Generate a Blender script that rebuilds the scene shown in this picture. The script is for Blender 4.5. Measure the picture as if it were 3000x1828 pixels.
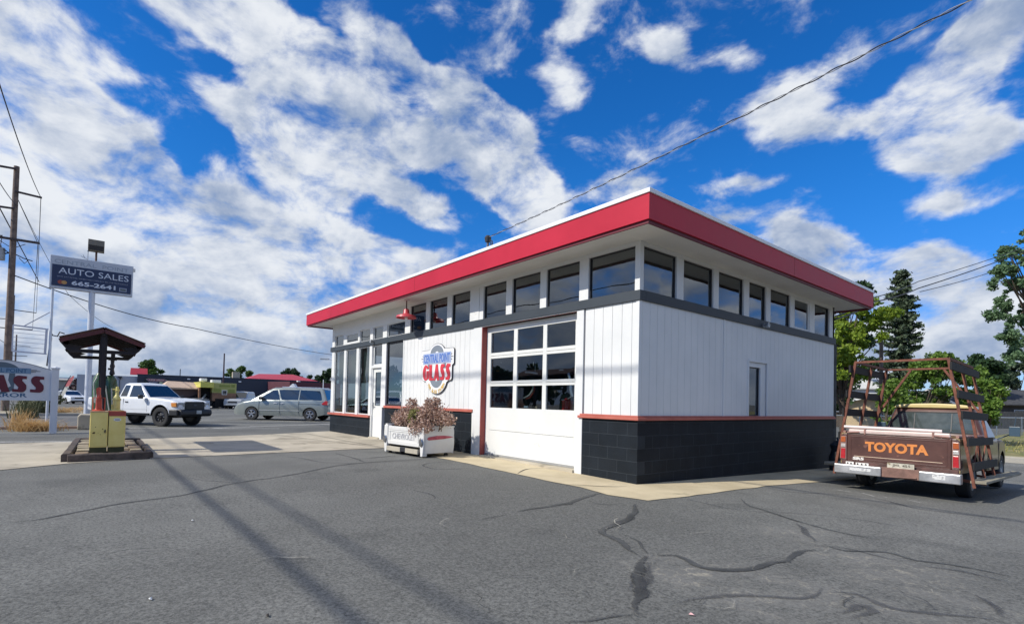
import bpy, bmesh, math, random
from mathutils import Vector, Matrix, noise
import numpy as np
R = math.radians
rnd = random.Random(7)
sc = bpy.context.scene
C = sc.collection
for o in list(bpy.data.objects): bpy.data.objects.remove(o)

# ------------------------------------------------------------ camera
CAM = Vector((5.1029, -6.743, 1.2)); YAW, PIT, ROL = R(39.1398), R(1.4867), R(1.2954)
FPX, CX, CY = 1511.62, 1500.0, 1139.04            # focal length and principal point in photo pixels
_d = Vector((-math.cos(YAW), math.sin(YAW), 0)); _r = Vector((math.sin(YAW), math.cos(YAW), 0)); _u = Vector((0, 0, 1))
_f = _d*math.cos(PIT)+_u*math.sin(PIT); _u2 = -_d*math.sin(PIT)+_u*math.cos(PIT)
CR = _r*math.cos(ROL)+_u2*math.sin(ROL); CU = -_r*math.sin(ROL)+_u2*math.cos(ROL)
cam = bpy.data.cameras.new('camera'); co = bpy.data.objects.new('camera', cam); C.objects.link(co)
m3 = Matrix((CR, CU, -_f)).transposed(); co.matrix_world = Matrix.Translation(CAM) @ m3.to_4x4()
cam.sensor_width = 36; cam.lens = FPX/3000*36; cam.shift_x = 0; cam.shift_y = (CY-914)/3000
cam.clip_start = .05; cam.clip_end = 9000; sc.camera = co
def ray(u, v): return _f+CR*((u-CX)/FPX)-CU*((v-CY)/FPX)
def P(u, v, D): return CAM+ray(u, v)*D            # a survey point: photo pixel and depth
def G(u, v, z=0.):
    d = ray(u, v); return CAM+d*((z-CAM.z)/d.z)

# ------------------------------------------------------------ sun, sky, exposure
SUNDIR = Vector((.2, 1, -.85)).normalized()
EL = math.asin(-SUNDIR.z)
sun = bpy.data.lights.new('sun', 'SUN'); sun.energy = 4.6; sun.angle = R(.53); sun.color = (1, .95, .86)
so = bpy.data.objects.new('sun', sun); C.objects.link(so); so.rotation_euler = SUNDIR.to_track_quat('-Z', 'Y').to_euler()
sc.view_settings.view_transform = 'Standard'; sc.view_settings.look = 'None'; sc.view_settings.exposure = 0.0; sc.view_settings.gamma = 1
w = bpy.data.worlds.new('World'); sc.world = w; w.use_nodes = True
nt = w.node_tree; N = nt.nodes; LK = nt.links
for n in list(N): N.remove(n)
def nd(t, **k):
    n = N.new(t)
    for a, b in k.items():
        if a.startswith('i_'): n.inputs[int(a[2:]) if a[2:].isdigit() else a[2:]].default_value = b
        else: setattr(n, a, b)
    return n
def mth(op, a, b=None, c=None, clamp=False):
    n = N.new('ShaderNodeMath'); n.operation = op; n.use_clamp = clamp
    for i, x in enumerate((a, b, c)):
        if x is None: continue
        if isinstance(x, (int, float)): n.inputs[i].default_value = x
        else: LK.new(x, n.inputs[i])
    return n.outputs[0]
def vm(op, a, b=None):
    n = N.new('ShaderNodeVectorMath'); n.operation = op
    for i, x in enumerate((a, b)):
        if x is None: continue
        if isinstance(x, (tuple, Vector)): n.inputs[i].default_value = tuple(x)
        else: LK.new(x, n.inputs[i])
    return n
def mapr(x, a, b, c=0., d=1., smooth=True):
    n = N.new('ShaderNodeMapRange'); n.interpolation_type = 'SMOOTHSTEP' if smooth else 'LINEAR'
    LK.new(x, n.inputs[0])
    for i, q in enumerate((a, b, c, d)): n.inputs[i+1].default_value = q
    return n.outputs[0]
sky = nd('ShaderNodeTexSky', sky_type='NISHITA', sun_disc=False, sun_elevation=EL, sun_rotation=math.atan2(-SUNDIR.x, -SUNDIR.y), altitude=400, air_density=1.0, dust_density=.2, ozone_density=4.0)
SKYK = .088
hs = nd('ShaderNodeHueSaturation'); hs.inputs['Saturation'].default_value = 1.28; hs.inputs['Value'].default_value = 1.0
LK.new(sky.outputs[0], hs.inputs['Color'])
tint = N.new('ShaderNodeMix'); tint.data_type = 'RGBA'; tint.blend_type = 'MULTIPLY'; tint.inputs[0].default_value = 1
LK.new(hs.outputs[0], tint.inputs[6]); geo = N.new('ShaderNodeTexCoord'); dirv = geo.outputs['Generated']
# heading frame of the sky: azimuth measured from the north-west, elevation up
F_ = vm('DOT_PRODUCT', dirv, _d).outputs['Value']; Rr = vm('DOT_PRODUCT', dirv, _r).outputs['Value']
az = mth('ARCTAN2', Rr, F_)
sep = N.new('ShaderNodeSeparateXYZ'); LK.new(dirv, sep.inputs[0])
el = mth('ARCSINE', sep.outputs[2])
tm = N.new('ShaderNodeMix'); tm.data_type = 'RGBA'; LK.new(mapr(el, .0, .42), tm.inputs[0]); tm.inputs[6].default_value = (.70, .92, 1.45, 1); tm.inputs[7].default_value = (.62, 1.40, 1.88, 1); LK.new(tm.outputs[2], tint.inputs[7])
comb = N.new('ShaderNodeCombineXYZ'); LK.new(az, comb.inputs[0]); LK.new(el, comb.inputs[1])
# domain warp so that cloud edges are ragged
nz1 = nd('ShaderNodeTexNoise', noise_dimensions='3D'); nz1.inputs['Scale'].default_value = 5.5; nz1.inputs['Detail'].default_value = 5; nz1.inputs['Roughness'].default_value = .55
sq = vm('MULTIPLY', dirv, (1, 1, 1.7)); LK.new(sq.outputs[0], nz1.inputs['Vector'])
wv = vm('SUBTRACT', nz1.outputs['Color'], (.5, .5, .5)); wv2 = vm('MULTIPLY', wv.outputs[0], (.13, .09, 0))
pos = vm('ADD', comb.outputs[0], wv2.outputs[0]).outputs[0]
def azel(px, py):
    v = ray(px*1.218, py*1.218).normalized()
    return math.atan2(v.dot(_r), v.dot(_d)), math.asin(v.z)
CL = [  # x, y (on the overview print), half width, half height, tilt deg, strength
 (70,40,220,90,8,1.0),(40,180,230,90,14,1.1),(200,250,220,62,24,1.1),(560,40,300,75,10,1.),(680,130,300,95,28,1.2),(860,200,140,75,12,.85),(900,310,150,55,12,1.),
 (690,300,120,60,30,.8),(660,510,130,50,20,.7),(860,380,110,55,20,.8),(900,100,110,70,20,.6),(250,330,200,50,22,.8),(1060,330,70,50,0,.6),
 (130,370,250,75,16,1.1),(330,440,280,65,20,1.1),(480,490,190,50,14,.9),(560,265,110,45,25,.8),(700,390,140,70,38,.95),(780,440,80,40,0,.7),
 (1150,270,110,60,20,.9),(1210,400,170,85,52,1.25),(1080,200,90,45,-15,.7),(965,160,70,60,30,.85),(1290,490,110,50,25,.9),
 (1365,85,60,34,-20,.66),(1360,205,60,42,20,.68),(1590,110,100,38,20,.62),(1765,130,70,30,15,.55),(1410,15,120,20,5,.4),(1240,50,50,60,0,.4),(1215,140,40,30,0,.4),
 (1900,235,170,45,-12,.48),(1890,300,120,55,20,.45),(2060,300,90,36,0,.6),(2270,190,190,70,-28,1.15),(2410,70,130,100,-35,1.1),(2250,330,160,50,10,.95),(2330,370,140,32,0,.8),(2290,470,120,28,0,.6),
 (760,590,290,62,6,1.1),(880,650,220,60,6,1.0),(600,690,330,70,4,1.1),(300,620,260,50,10,.8),(230,520,240,50,12,.85),(120,620,170,60,0,.95),(420,750,350,60,3,1.),(150,730,200,50,0,.9),(980,470,80,24,5,.7),(1000,500,80,20,20,.5),
 (300,850,560,58,2,.95),(650,820,300,40,2,.8),(1480,450,90,24,-4,.75),(1790,440,110,16,0,.55),(1740,520,140,20,0,.4),
 (1930,570,130,40,16,1.0),(2010,640,170,60,14,1.2),(2260,660,180,60,6,1.3),(2330,740,220,60,0,1.3),(2150,760,260,60,0,1.1),(2250,850,330,50,0,1.1),(1900,820,500,60,0,.8),(1350,820,500,70,0,.6)]
dens = None
for x, y, hw, hh, rot, st in CL:
    a, e = azel(x, y); a2, e2 = azel(x+hw, y); a3, e3 = azel(x, y-hh)
    mp = N.new('ShaderNodeMapping'); mp.vector_type = 'TEXTURE'
    mp.inputs['Location'].default_value = (a, e, 0); mp.inputs['Rotation'].default_value = (0, 0, -R(rot)); mp.inputs['Scale'].default_value = (abs(a2-a)*1.25+.01, abs(e3-e)*1.25+.01, 1)
    LK.new(pos, mp.inputs['Vector'])
    g = N.new('ShaderNodeTexGradient'); g.gradient_type = 'SPHERICAL'; LK.new(mp.outputs[0], g.inputs[0])
    v = mth('MULTIPLY', g.outputs['Fac'], st*1.35, clamp=True)
    dens = v if dens is None else mth('MAXIMUM', dens, v) if rnd.random() < .0 else mth('ADD', dens, v)
dens = mth('MINIMUM', dens, .62)
# away from the photographed part of the sky: broken cloud too
back = mth('SUBTRACT', mapr(mth('ABSOLUTE', az), .85, 1.15, 0, .62), mapr(mth('ABSOLUTE', az), 2.1, 2.5, 0, .42)); dens = mth('ADD', dens, back)
nz2 = nd('ShaderNodeTexNoise', noise_dimensions='3D'); nz2.inputs['Scale'].default_value = 8.5; nz2.inputs['Detail'].default_value = 9; nz2.inputs['Roughness'].default_value = .62; nz2.inputs['Distortion'].default_value = .25
LK.new(sq.outputs[0], nz2.inputs['Vector'])
def puff(vec):   # rounded heaps: inverted cell distance over several octaves
    v = N.new('ShaderNodeTexVoronoi'); v.feature = 'F1'; v.inputs['Scale'].default_value = 9; v.inputs['Detail'].default_value = 2; v.inputs['Roughness'].default_value = .55; v.inputs['Lacunarity'].default_value = 2.2; v.normalize = True
    LK.new(vec, v.inputs['Vector']); return v.outputs['Distance']
wp = vm('MULTIPLY', vm('SUBTRACT', nz1.outputs['Color'], (.5, .5, .5)).outputs[0], (.16, .16, .16)); vsq = vm('ADD', sq.outputs[0], wp.outputs[0]); pf = puff(vsq.outputs[0])
dens = mth('ADD', dens, mapr(el, .0, .16, .45, 0))
shp = mth('ADD', dens, mth('MULTIPLY', mth('SUBTRACT', nz2.outputs['Fac'], .5), 2.2))
shp = mth('ADD', shp, mth('MULTIPLY', mth('SUBTRACT', .42, pf), 1.0))
cover = mth('MULTIPLY', mth('POWER', mapr(shp, .12, .84), 1.25), .97)
# lumps inside the clouds: bright heads, blue-grey bases
nz3 = nd('ShaderNodeTexNoise', noise_dimensions='3D'); nz3.inputs['Scale'].default_value = 4.5; nz3.inputs['Detail'].default_value = 6; nz3.inputs['Roughness'].default_value = .55
of = vm('ADD', sq.outputs[0], (3.1, 1.7, .4)); LK.new(of.outputs[0], nz3.inputs['Vector'])
nz4 = nd('ShaderNodeTexNoise', noise_dimensions='3D'); nz4.inputs['Scale'].default_value = 8.5; nz4.inputs['Detail'].default_value = 7; nz4.inputs['Roughness'].default_value = .6; nz4.inputs['Distortion'].default_value = .25
up = vm('ADD', sq.outputs[0], (0, 0, .055)); LK.new(up.outputs[0], nz4.inputs['Vector'])
relief = mth('SUBTRACT', nz2.outputs['Fac'], nz4.outputs['Fac'])
vup = vm('ADD', vsq.outputs[0], (0, -.01, .035)); pf2 = puff(vup.outputs[0]); relief = mth('ADD', relief, mth('MULTIPLY', mth('SUBTRACT', pf2, pf), .55))
lit = mth('ADD', mth('MULTIPLY', relief, 2.2), mth('MULTIPLY', mth('SUBTRACT', nz3.outputs['Fac'], .47), 2.6))
lit = mth('SUBTRACT', lit, mth('MULTIPLY', mth('SUBTRACT', shp, .62), .5))
lowd = mapr(el, .02, .35, .18, 0)
lit = mth('SUBTRACT', lit, lowd)
fine = nd('ShaderNodeTexNoise', noise_dimensions='3D'); fine.inputs['Scale'].default_value = 22; fine.inputs['Detail'].default_value = 7; fine.inputs['Roughness'].default_value = .6; LK.new(sq.outputs[0], fine.inputs['Vector'])
lit = mth('ADD', lit, mth('MULTIPLY', mth('SUBTRACT', fine.outputs['Fac'], .5), .55))
litf = mapr(lit, -.85, .62)
cc = N.new('ShaderNodeMix'); cc.data_type = 'RGBA'; LK.new(litf, cc.inputs[0])
K = 1/SKYK
cc.inputs[6].default_value = (.27*K, .36*K, .54*K, 1); cc.inputs[7].default_value = (.85*K, .88*K, .92*K, 1)
fin = N.new('ShaderNodeMix'); fin.data_type = 'RGBA'; LK.new(cover, fin.inputs[0]); LK.new(tint.outputs[2], fin.inputs[6]); LK.new(cc.outputs[2], fin.inputs[7])
bg = N.new('ShaderNodeBackground'); bg.inputs['Strength'].default_value = SKYK; LK.new(fin.outputs[2], bg.inputs[0])
wo = N.new('ShaderNodeOutputWorld'); LK.new(bg.outputs[0], wo.inputs[0])
w.cycles.sampling_method = 'MANUAL'; w.cycles.sample_map_resolution = 512

# ------------------------------------------------------------ materials
MATS = {}
def mat(name, col, rough=.7, var=.12, vs=3., bump=0., bs=40., metal=0., coat=0., spec=.5, emit=None, col2=None, alpha=1., detail=5, bdist=.01, blot=None):
    if name in MATS: return MATS[name]
    m = bpy.data.materials.new(name); m.use_nodes = True; t = m.node_tree; b = t.nodes['Principled BSDF']
    b.inputs['Roughness'].default_value = rough; b.inputs['Metallic'].default_value = metal; b.inputs['Coat Weight'].default_value = coat; b.inputs['Specular IOR Level'].default_value = spec
    tc = t.nodes.new('ShaderNodeTexCoord')
    if var > 0 or col2:
        n = t.nodes.new('ShaderNodeTexNoise'); n.inputs['Scale'].default_value = vs; n.inputs['Detail'].default_value = detail; n.inputs['Roughness'].default_value = .6; t.links.new(tc.outputs['Object'], n.inputs[0])
        mx = t.nodes.new('ShaderNodeMix'); mx.data_type = 'RGBA'; mr = t.nodes.new('ShaderNodeMapRange'); mr.inputs[1].default_value = .3; mr.inputs[2].default_value = .7
        t.links.new(n.outputs['Fac'], mr.inputs[0]); t.links.new(mr.outputs[0], mx.inputs[0])
        c2 = col2 or tuple(min(1, c*(1+var)) for c in col)
        c1 = tuple(c*(1-var) for c in col)
        mx.inputs[6].default_value = (*c1, 1); mx.inputs[7].default_value = (*c2, 1); last = mx.outputs[2]
        if blot:   # blotches of wear: (colour, scale, threshold)
            n2 = t.nodes.new('ShaderNodeTexNoise'); n2.inputs['Scale'].default_value = blot[1]; n2.inputs['Detail'].default_value = 8; n2.inputs['Roughness'].default_value = .65; t.links.new(tc.outputs['Object'], n2.inputs[0])
            r2 = t.nodes.new('ShaderNodeMapRange'); r2.inputs[1].default_value = blot[2]; r2.inputs[2].default_value = blot[2]+.06; t.links.new(n2.outputs['Fac'], r2.inputs[0])
            m2 = t.nodes.new('ShaderNodeMix'); m2.data_type = 'RGBA'; t.links.new(r2.outputs[0], m2.inputs[0]); t.links.new(last, m2.inputs[6]); m2.inputs[7].default_value = (*blot[0], 1); last = m2.outputs[2]
        t.links.new(last, b.inputs['Base Color'])
        rr = t.nodes.new('ShaderNodeMapRange'); rr.inputs[3].default_value = max(0.02, rough-.08); rr.inputs[4].default_value = min(1, rough+.08); t.links.new(n.outputs['Fac'], rr.inputs[0]); t.links.new(rr.outputs[0], b.inputs['Roughness'])
    else: b.inputs['Base Color'].default_value = (*col, 1)
    if bump > 0:
        n = t.nodes.new('ShaderNodeTexNoise'); n.inputs['Scale'].default_value = bs; n.inputs['Detail'].default_value = 6; t.links.new(tc.outputs['Object'], n.inputs[0])
        bp = t.nodes.new('ShaderNodeBump'); bp.inputs['Strength'].default_value = bump; bp.inputs['Distance'].default_value = bdist; t.links.new(n.outputs['Fac'], bp.inputs['Height']); t.links.new(bp.outputs[0], b.inputs['Normal'])
    if emit: b.inputs['Emission Color'].default_value = (*emit, 1); b.inputs['Emission Strength'].default_value = 1
    MATS[name] = m; return m
def leafmat(name, c1, c2, trans=.3, rough=.55):
    m = bpy.data.materials.new(name); m.use_nodes = True; t = m.node_tree; b = t.nodes['Principled BSDF']; b.inputs['Roughness'].default_value = rough; b.inputs['Specular IOR Level'].default_value = .35
    a = t.nodes.new('ShaderNodeAttribute'); a.attribute_name = 'tint'
    mx = t.nodes.new('ShaderNodeMix'); mx.data_type = 'RGBA'; t.links.new(a.outputs['Fac'], mx.inputs[0]); mx.inputs[6].default_value = (*c1, 1); mx.inputs[7].default_value = (*c2, 1)
    t.links.new(mx.outputs[2], b.inputs['Base Color'])
    tr = t.nodes.new('ShaderNodeBsdfTranslucent'); t.links.new(mx.outputs[2], tr.inputs[0]); ms = t.nodes.new('ShaderNodeMixShader'); ms.inputs[0].default_value = trans
    t.links.new(b.outputs[0], ms.inputs[1]); t.links.new(tr.outputs[0], ms.inputs[2]); t.links.new(ms.outputs[0], t.nodes['Material Output'].inputs[0]); return m
def glassmat(name, tint=(.35, .42, .42), ior=1.75, rough=.01, wav=0.):
    m = bpy.data.materials.new(name); m.use_nodes = True; t = m.node_tree; t.nodes.remove(t.nodes['Principled BSDF'])
    g = t.nodes.new('ShaderNodeBsdfGlossy'); g.inputs['Roughness'].default_value = rough; g.inputs[0].default_value = (.92, .96, 1, 1)
    tr = t.nodes.new('ShaderNodeBsdfTransparent'); tr.inputs[0].default_value = (*tint, 1)
    fr = t.nodes.new('ShaderNodeFresnel'); fr.inputs[0].default_value = ior; ms = t.nodes.new('ShaderNodeMixShader')
    if wav:
        tc = t.nodes.new('ShaderNodeTexCoord'); n = t.nodes.new('ShaderNodeTexNoise'); n.inputs['Scale'].default_value = 1.3; n.inputs['Detail'].default_value = 1; t.links.new(tc.outputs['Object'], n.inputs[0])
        bp = t.nodes.new('ShaderNodeBump'); bp.inputs['Strength'].default_value = wav; bp.inputs['Distance'].default_value = .02; t.links.new(n.outputs['Fac'], bp.inputs['Height']); t.links.new(bp.outputs[0], g.inputs['Normal'])
    gm = t.nodes.new('ShaderNodeNewGeometry'); sb = t.nodes.new('ShaderNodeMath'); sb.operation = 'SUBTRACT'; sb.use_clamp = True; t.links.new(fr.outputs[0], sb.inputs[0]); t.links.new(gm.outputs['Backfacing'], sb.inputs[1])
    t.links.new(sb.outputs[0], ms.inputs[0]); t.links.new(tr.outputs[0], ms.inputs[1]); t.links.new(g.outputs[0], ms.inputs[2]); t.links.new(ms.outputs[0], t.nodes['Material Output'].inputs[0]); return m

# ------------------------------------------------------------ mesh helpers
class MB:
    def __init__(s): s.v = []; s.f = []; s.m = []; s.mi = 0
    def add(s, vs, fs):
        o = len(s.v); s.v += [tuple(v) for v in vs]; s.f += [tuple(i+o for i in f) for f in fs]; s.m += [s.mi]*len(fs); return s
    def box(s, x0, x1, y0, y1, z0, z1):
        v = [(x, y, z) for z in (z0, z1) for y in (y0, y1) for x in (x0, x1)]
        return s.add(v, [(0, 2, 3, 1), (4, 5, 7, 6), (0, 1, 5, 4), (2, 6, 7, 3), (0, 4, 6, 2), (1, 3, 7, 5)])
    def obox(s, c, ax, ay, az):   # centre and three half-axis vectors
        c = Vector(c); v = [c+Vector(ax)*i+Vector(ay)*j+Vector(az)*k for k in (-1, 1) for j in (-1, 1) for i in (-1, 1)]
        return s.add(v, [(0, 2, 3, 1), (4, 5, 7, 6), (0, 1, 5, 4), (2, 6, 7, 3), (0, 4, 6, 2), (1, 3, 7, 5)])
    def bar(s, a, b, w, h=None, up=(0, 0, 1)):
        a = Vector(a); b = Vector(b); h = h or w; d = (b-a); L = d.length; d.normalize(); u = Vector(up)
        if abs(d.dot(u)) > .98: u = Vector((0, 1, 0))
        sd = d.cross(u).normalized(); u = sd.cross(d).normalized()
        return s.obox((a+b)/2, sd*w/2, d*L/2, u*h/2)
    def tube(s, pts, r, n=8, cap=True):
        pts = [Vector(p) for p in pts]; rs = r if isinstance(r, (list, tuple)) else [r]*len(pts); vs = []; fs = []
        u = None
        for i, p in enumerate(pts):
            d = (pts[min(i+1, len(pts)-1)]-pts[max(i-1, 0)]).normalized()
            if u is None: u = d.orthogonal().normalized()
            u = (u-d*u.dot(d)).normalized(); q = d.cross(u)
            for k in range(n):
                a = 2*math.pi*k/n; vs.append(p+(u*math.cos(a)+q*math.sin(a))*rs[i])
        for i in range(len(pts)-1):
            for k in range(n): fs.append((i*n+k, i*n+(k+1) % n, (i+1)*n+(k+1) % n, (i+1)*n+k))
        if cap: fs.append(tuple(range(n))[::-1]); fs.append(tuple((len(pts)-1)*n+k for k in range(n)))
        return s.add(vs, fs)
    def lathe(s, prof, n=20, c=(0, 0, 0), axis='z'):   # prof: (r, h)
        vs = []; fs = []
        for r, h in prof:
            for k in range(n):
                a = 2*math.pi*k/n; x, y = r*math.cos(a), r*math.sin(a)
                p = (x, y, h) if axis == 'z' else (x, h, y) if axis == 'y' else (h, x, y)
                vs.append((p[0]+c[0], p[1]+c[1], p[2]+c[2]))
        for i in range(len(prof)-1):
            for k in range(n): fs.append((i*n+k, i*n+(k+1) % n, (i+1)*n+(k+1) % n, (i+1)*n+k))
        fs.append(tuple(range(n))); fs.append(tuple((len(prof)-1)*n+k for k in range(n)))
        return s.add(vs, fs)
    def prism(s, poly, fn, d0, d1):   # polygon (a,b) placed by fn(a,b,d) and extruded d0..d1
        n = len(poly); vs = [fn(a, b, d0) for a, b in poly]+[fn(a, b, d1) for a, b in poly]
        fs = [tuple(range(n))[::-1], tuple(range(n, 2*n))]+[(i, (i+1) % n, n+(i+1) % n, n+i) for i in range(n)]
        return s.add(vs, fs)
    def quad(s, a, b, c, d): return s.add([a, b, c, d], [(0, 1, 2, 3)])
    def build(s, name, mats, parent=None, smooth=False, bevel=0, label=None, tri=False):
        me = bpy.data.meshes.new(name); me.from_pydata(s.v, [], s.f); me.validate()
        for m_ in (mats if isinstance(mats, (list, tuple)) else [mats]): me.materials.append(m_)
        if len(me.polygons) == len(s.m): me.polygons.foreach_set('material_index', s.m)
        bm = bmesh.new(); bm.from_mesh(me); bmesh.ops.recalc_face_normals(bm, faces=bm.faces); bm.to_mesh(me); bm.free()
        o = bpy.data.objects.new(name, me); C.objects.link(o)
        if smooth:
            me.polygons.foreach_set('use_smooth', [True]*len(me.polygons)); 
            try: me.set_sharp_from_angle(angle=R(38))
            except Exception: pass
        if bevel:
            bv = o.modifiers.new('bevel', 'BEVEL'); bv.width = bevel; bv.segments = 2; bv.limit_method = 'ANGLE'; bv.angle_limit = R(40); bv.harden_normals = False
        if parent is not None: o.parent = parent
        if label: o['label'] = label
        return o
def thing(name, label, cat, loc=(0, 0, 0), rz=0., group=None):
    o = bpy.data.objects.new(name, None); C.objects.link(o); o.location = loc; o.rotation_euler = (0, 0, rz); o.empty_display_size = .1
    o['label'] = label; o['category'] = cat
    if group: o['group'] = group
    return o
def tag(o, label, cat, group=None, kind=None):
    o['label'] = label; o['category'] = cat
    if group: o['group'] = group
    if kind: o['kind'] = kind
    return o
def struct(o, kind='structure', label=None, cat=None):
    o['kind'] = kind
    if label: o['label'] = label
    if cat: o['category'] = cat
    return o
def text_mesh(s, bold=0.0, extrude=.004, spacing=1.0):
    cu = bpy.data.curves.new('txt', 'FONT'); cu.body = s; cu.offset = bold; cu.extrude = extrude; cu.space_character = spacing; cu.resolution_u = 3
    o = bpy.data.objects.new('txt', cu); C.objects.link(o)
    dg = bpy.context.evaluated_depsgraph_get(); dg.update(); me = bpy.data.meshes.new_from_object(o.evaluated_get(dg))
    bpy.data.objects.remove(o); return me
def lettering(s, m, parent, origin, xd, yd, width, height, bold=0., depth=.006, spacing=1., name='lettering', serif=False, label=None):
    """text fitted in width x height; origin = lower left; xd,yd unit directions"""
    me = text_mesh(s, bold, .05, spacing); xd = Vector(xd).normalized(); yd = Vector(yd).normalized(); zd = xd.cross(yd)
    co_ = np.array([v.co[:] for v in me.vertices]); mn = co_.min(0); mx = co_.max(0)
    for v in me.vertices:
        a = (v.co.x-mn[0])/(mx[0]-mn[0])*width; b = (v.co.y-mn[1])/(mx[1]-mn[1])*height; c = (v.co.z-mn[2])/max(1e-6, mx[2]-mn[2])*depth
        v.co = Vector(origin)+xd*a+yd*b+zd*c
    me.materials.clear(); me.materials.append(m); o = bpy.data.objects.new(name, me); C.objects.link(o); o.parent = parent
    if label: o['label'] = label
    return o
def leaves(pos, size, m, name, parent=None, spread=.35, aspect=1.6, up=0.0, seed=1, smooth=False):
    """pos: (n,3) array -> one mesh of leaf quads"""
    rg = np.random.default_rng(seed); n = len(pos); a = rg.normal(size=(n, 3)); a[:, 2] *= (1-up); a /= np.linalg.norm(a, axis=1)[:, None]
    b = rg.normal(size=(n, 3)); b -= (b*a).sum(1)[:, None]*a; b /= np.linalg.norm(b, axis=1)[:, None]
    sz = size*(1-spread+2*spread*rg.random(n))[:, None]; la = a*sz*aspect*.5; lb = b*sz*.5; nn = np.cross(a, b)*sz*.12
    v = np.stack([pos-la, pos-lb+nn, pos+la, pos+lb+nn], 1).reshape(-1, 3)
    me = bpy.data.meshes.new(name); me.vertices.add(4*n); me.vertices.foreach_set('co', v.ravel()); me.loops.add(4*n); me.loops.foreach_set('vertex_index', np.arange(4*n)); me.polygons.add(n)
    me.polygons.foreach_set('loop_start', np.arange(n)*4); me.polygons.foreach_set('loop_total', np.full(n, 4)); me.update()
    at = me.attributes.new('tint', 'FLOAT', 'FACE'); at.data.foreach_set('value', np.clip(rg.random(n)*.8+.1+.1*rg.normal(size=n), 0, 1))
    me.materials.append(m); o = bpy.data.objects.new(name, me); C.objects.link(o)
    if parent is not None: o.parent = parent
    return o
def clumps(cs, n, seed, shell=.55):
    """cs: list of (cx,cy,cz,rx,ry,rz): leaf points gathered near clump surfaces"""
    rg = np.random.default_rng(seed); vol = np.array([c[3]*c[4]*c[5] for c in cs])**(2/3); k = rg.choice(len(cs), n, p=vol/vol.sum()); c = np.array(cs)[k]
    d = rg.normal(size=(n, 3)); d /= np.linalg.norm(d, axis=1)[:, None]; r = shell+(1-shell)*rg.random(n)**.6; r *= 1+.12*rg.normal(size=n)
    return c[:, :3]+d*r[:, None]*c[:, 3:]
def subclumps(e, m, r, seed, flat=.8):
    """m clumps of radius ~r spread through the ellipsoid e"""
    rg = np.random.default_rng(seed); out = []
    for i in range(m):
        d = rg.normal(size=3); d /= np.linalg.norm(d); q = (.35+.65*rg.random()**.5); rr = r*(.6+.8*rg.random())
        out.append((e[0]+d[0]*q*e[3], e[1]+d[1]*q*e[4], e[2]+d[2]*q*e[5], rr, rr, rr*flat))
    return out
# ------------------------------------------------------------ ground
def clamp(a, lo=0., hi=1.): return max(lo, min(hi, a))
def gz(x, y): return -.063*clamp((x+4)/4)-.029*clamp(y, 0, 9)*clamp((x+3)/3)
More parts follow.
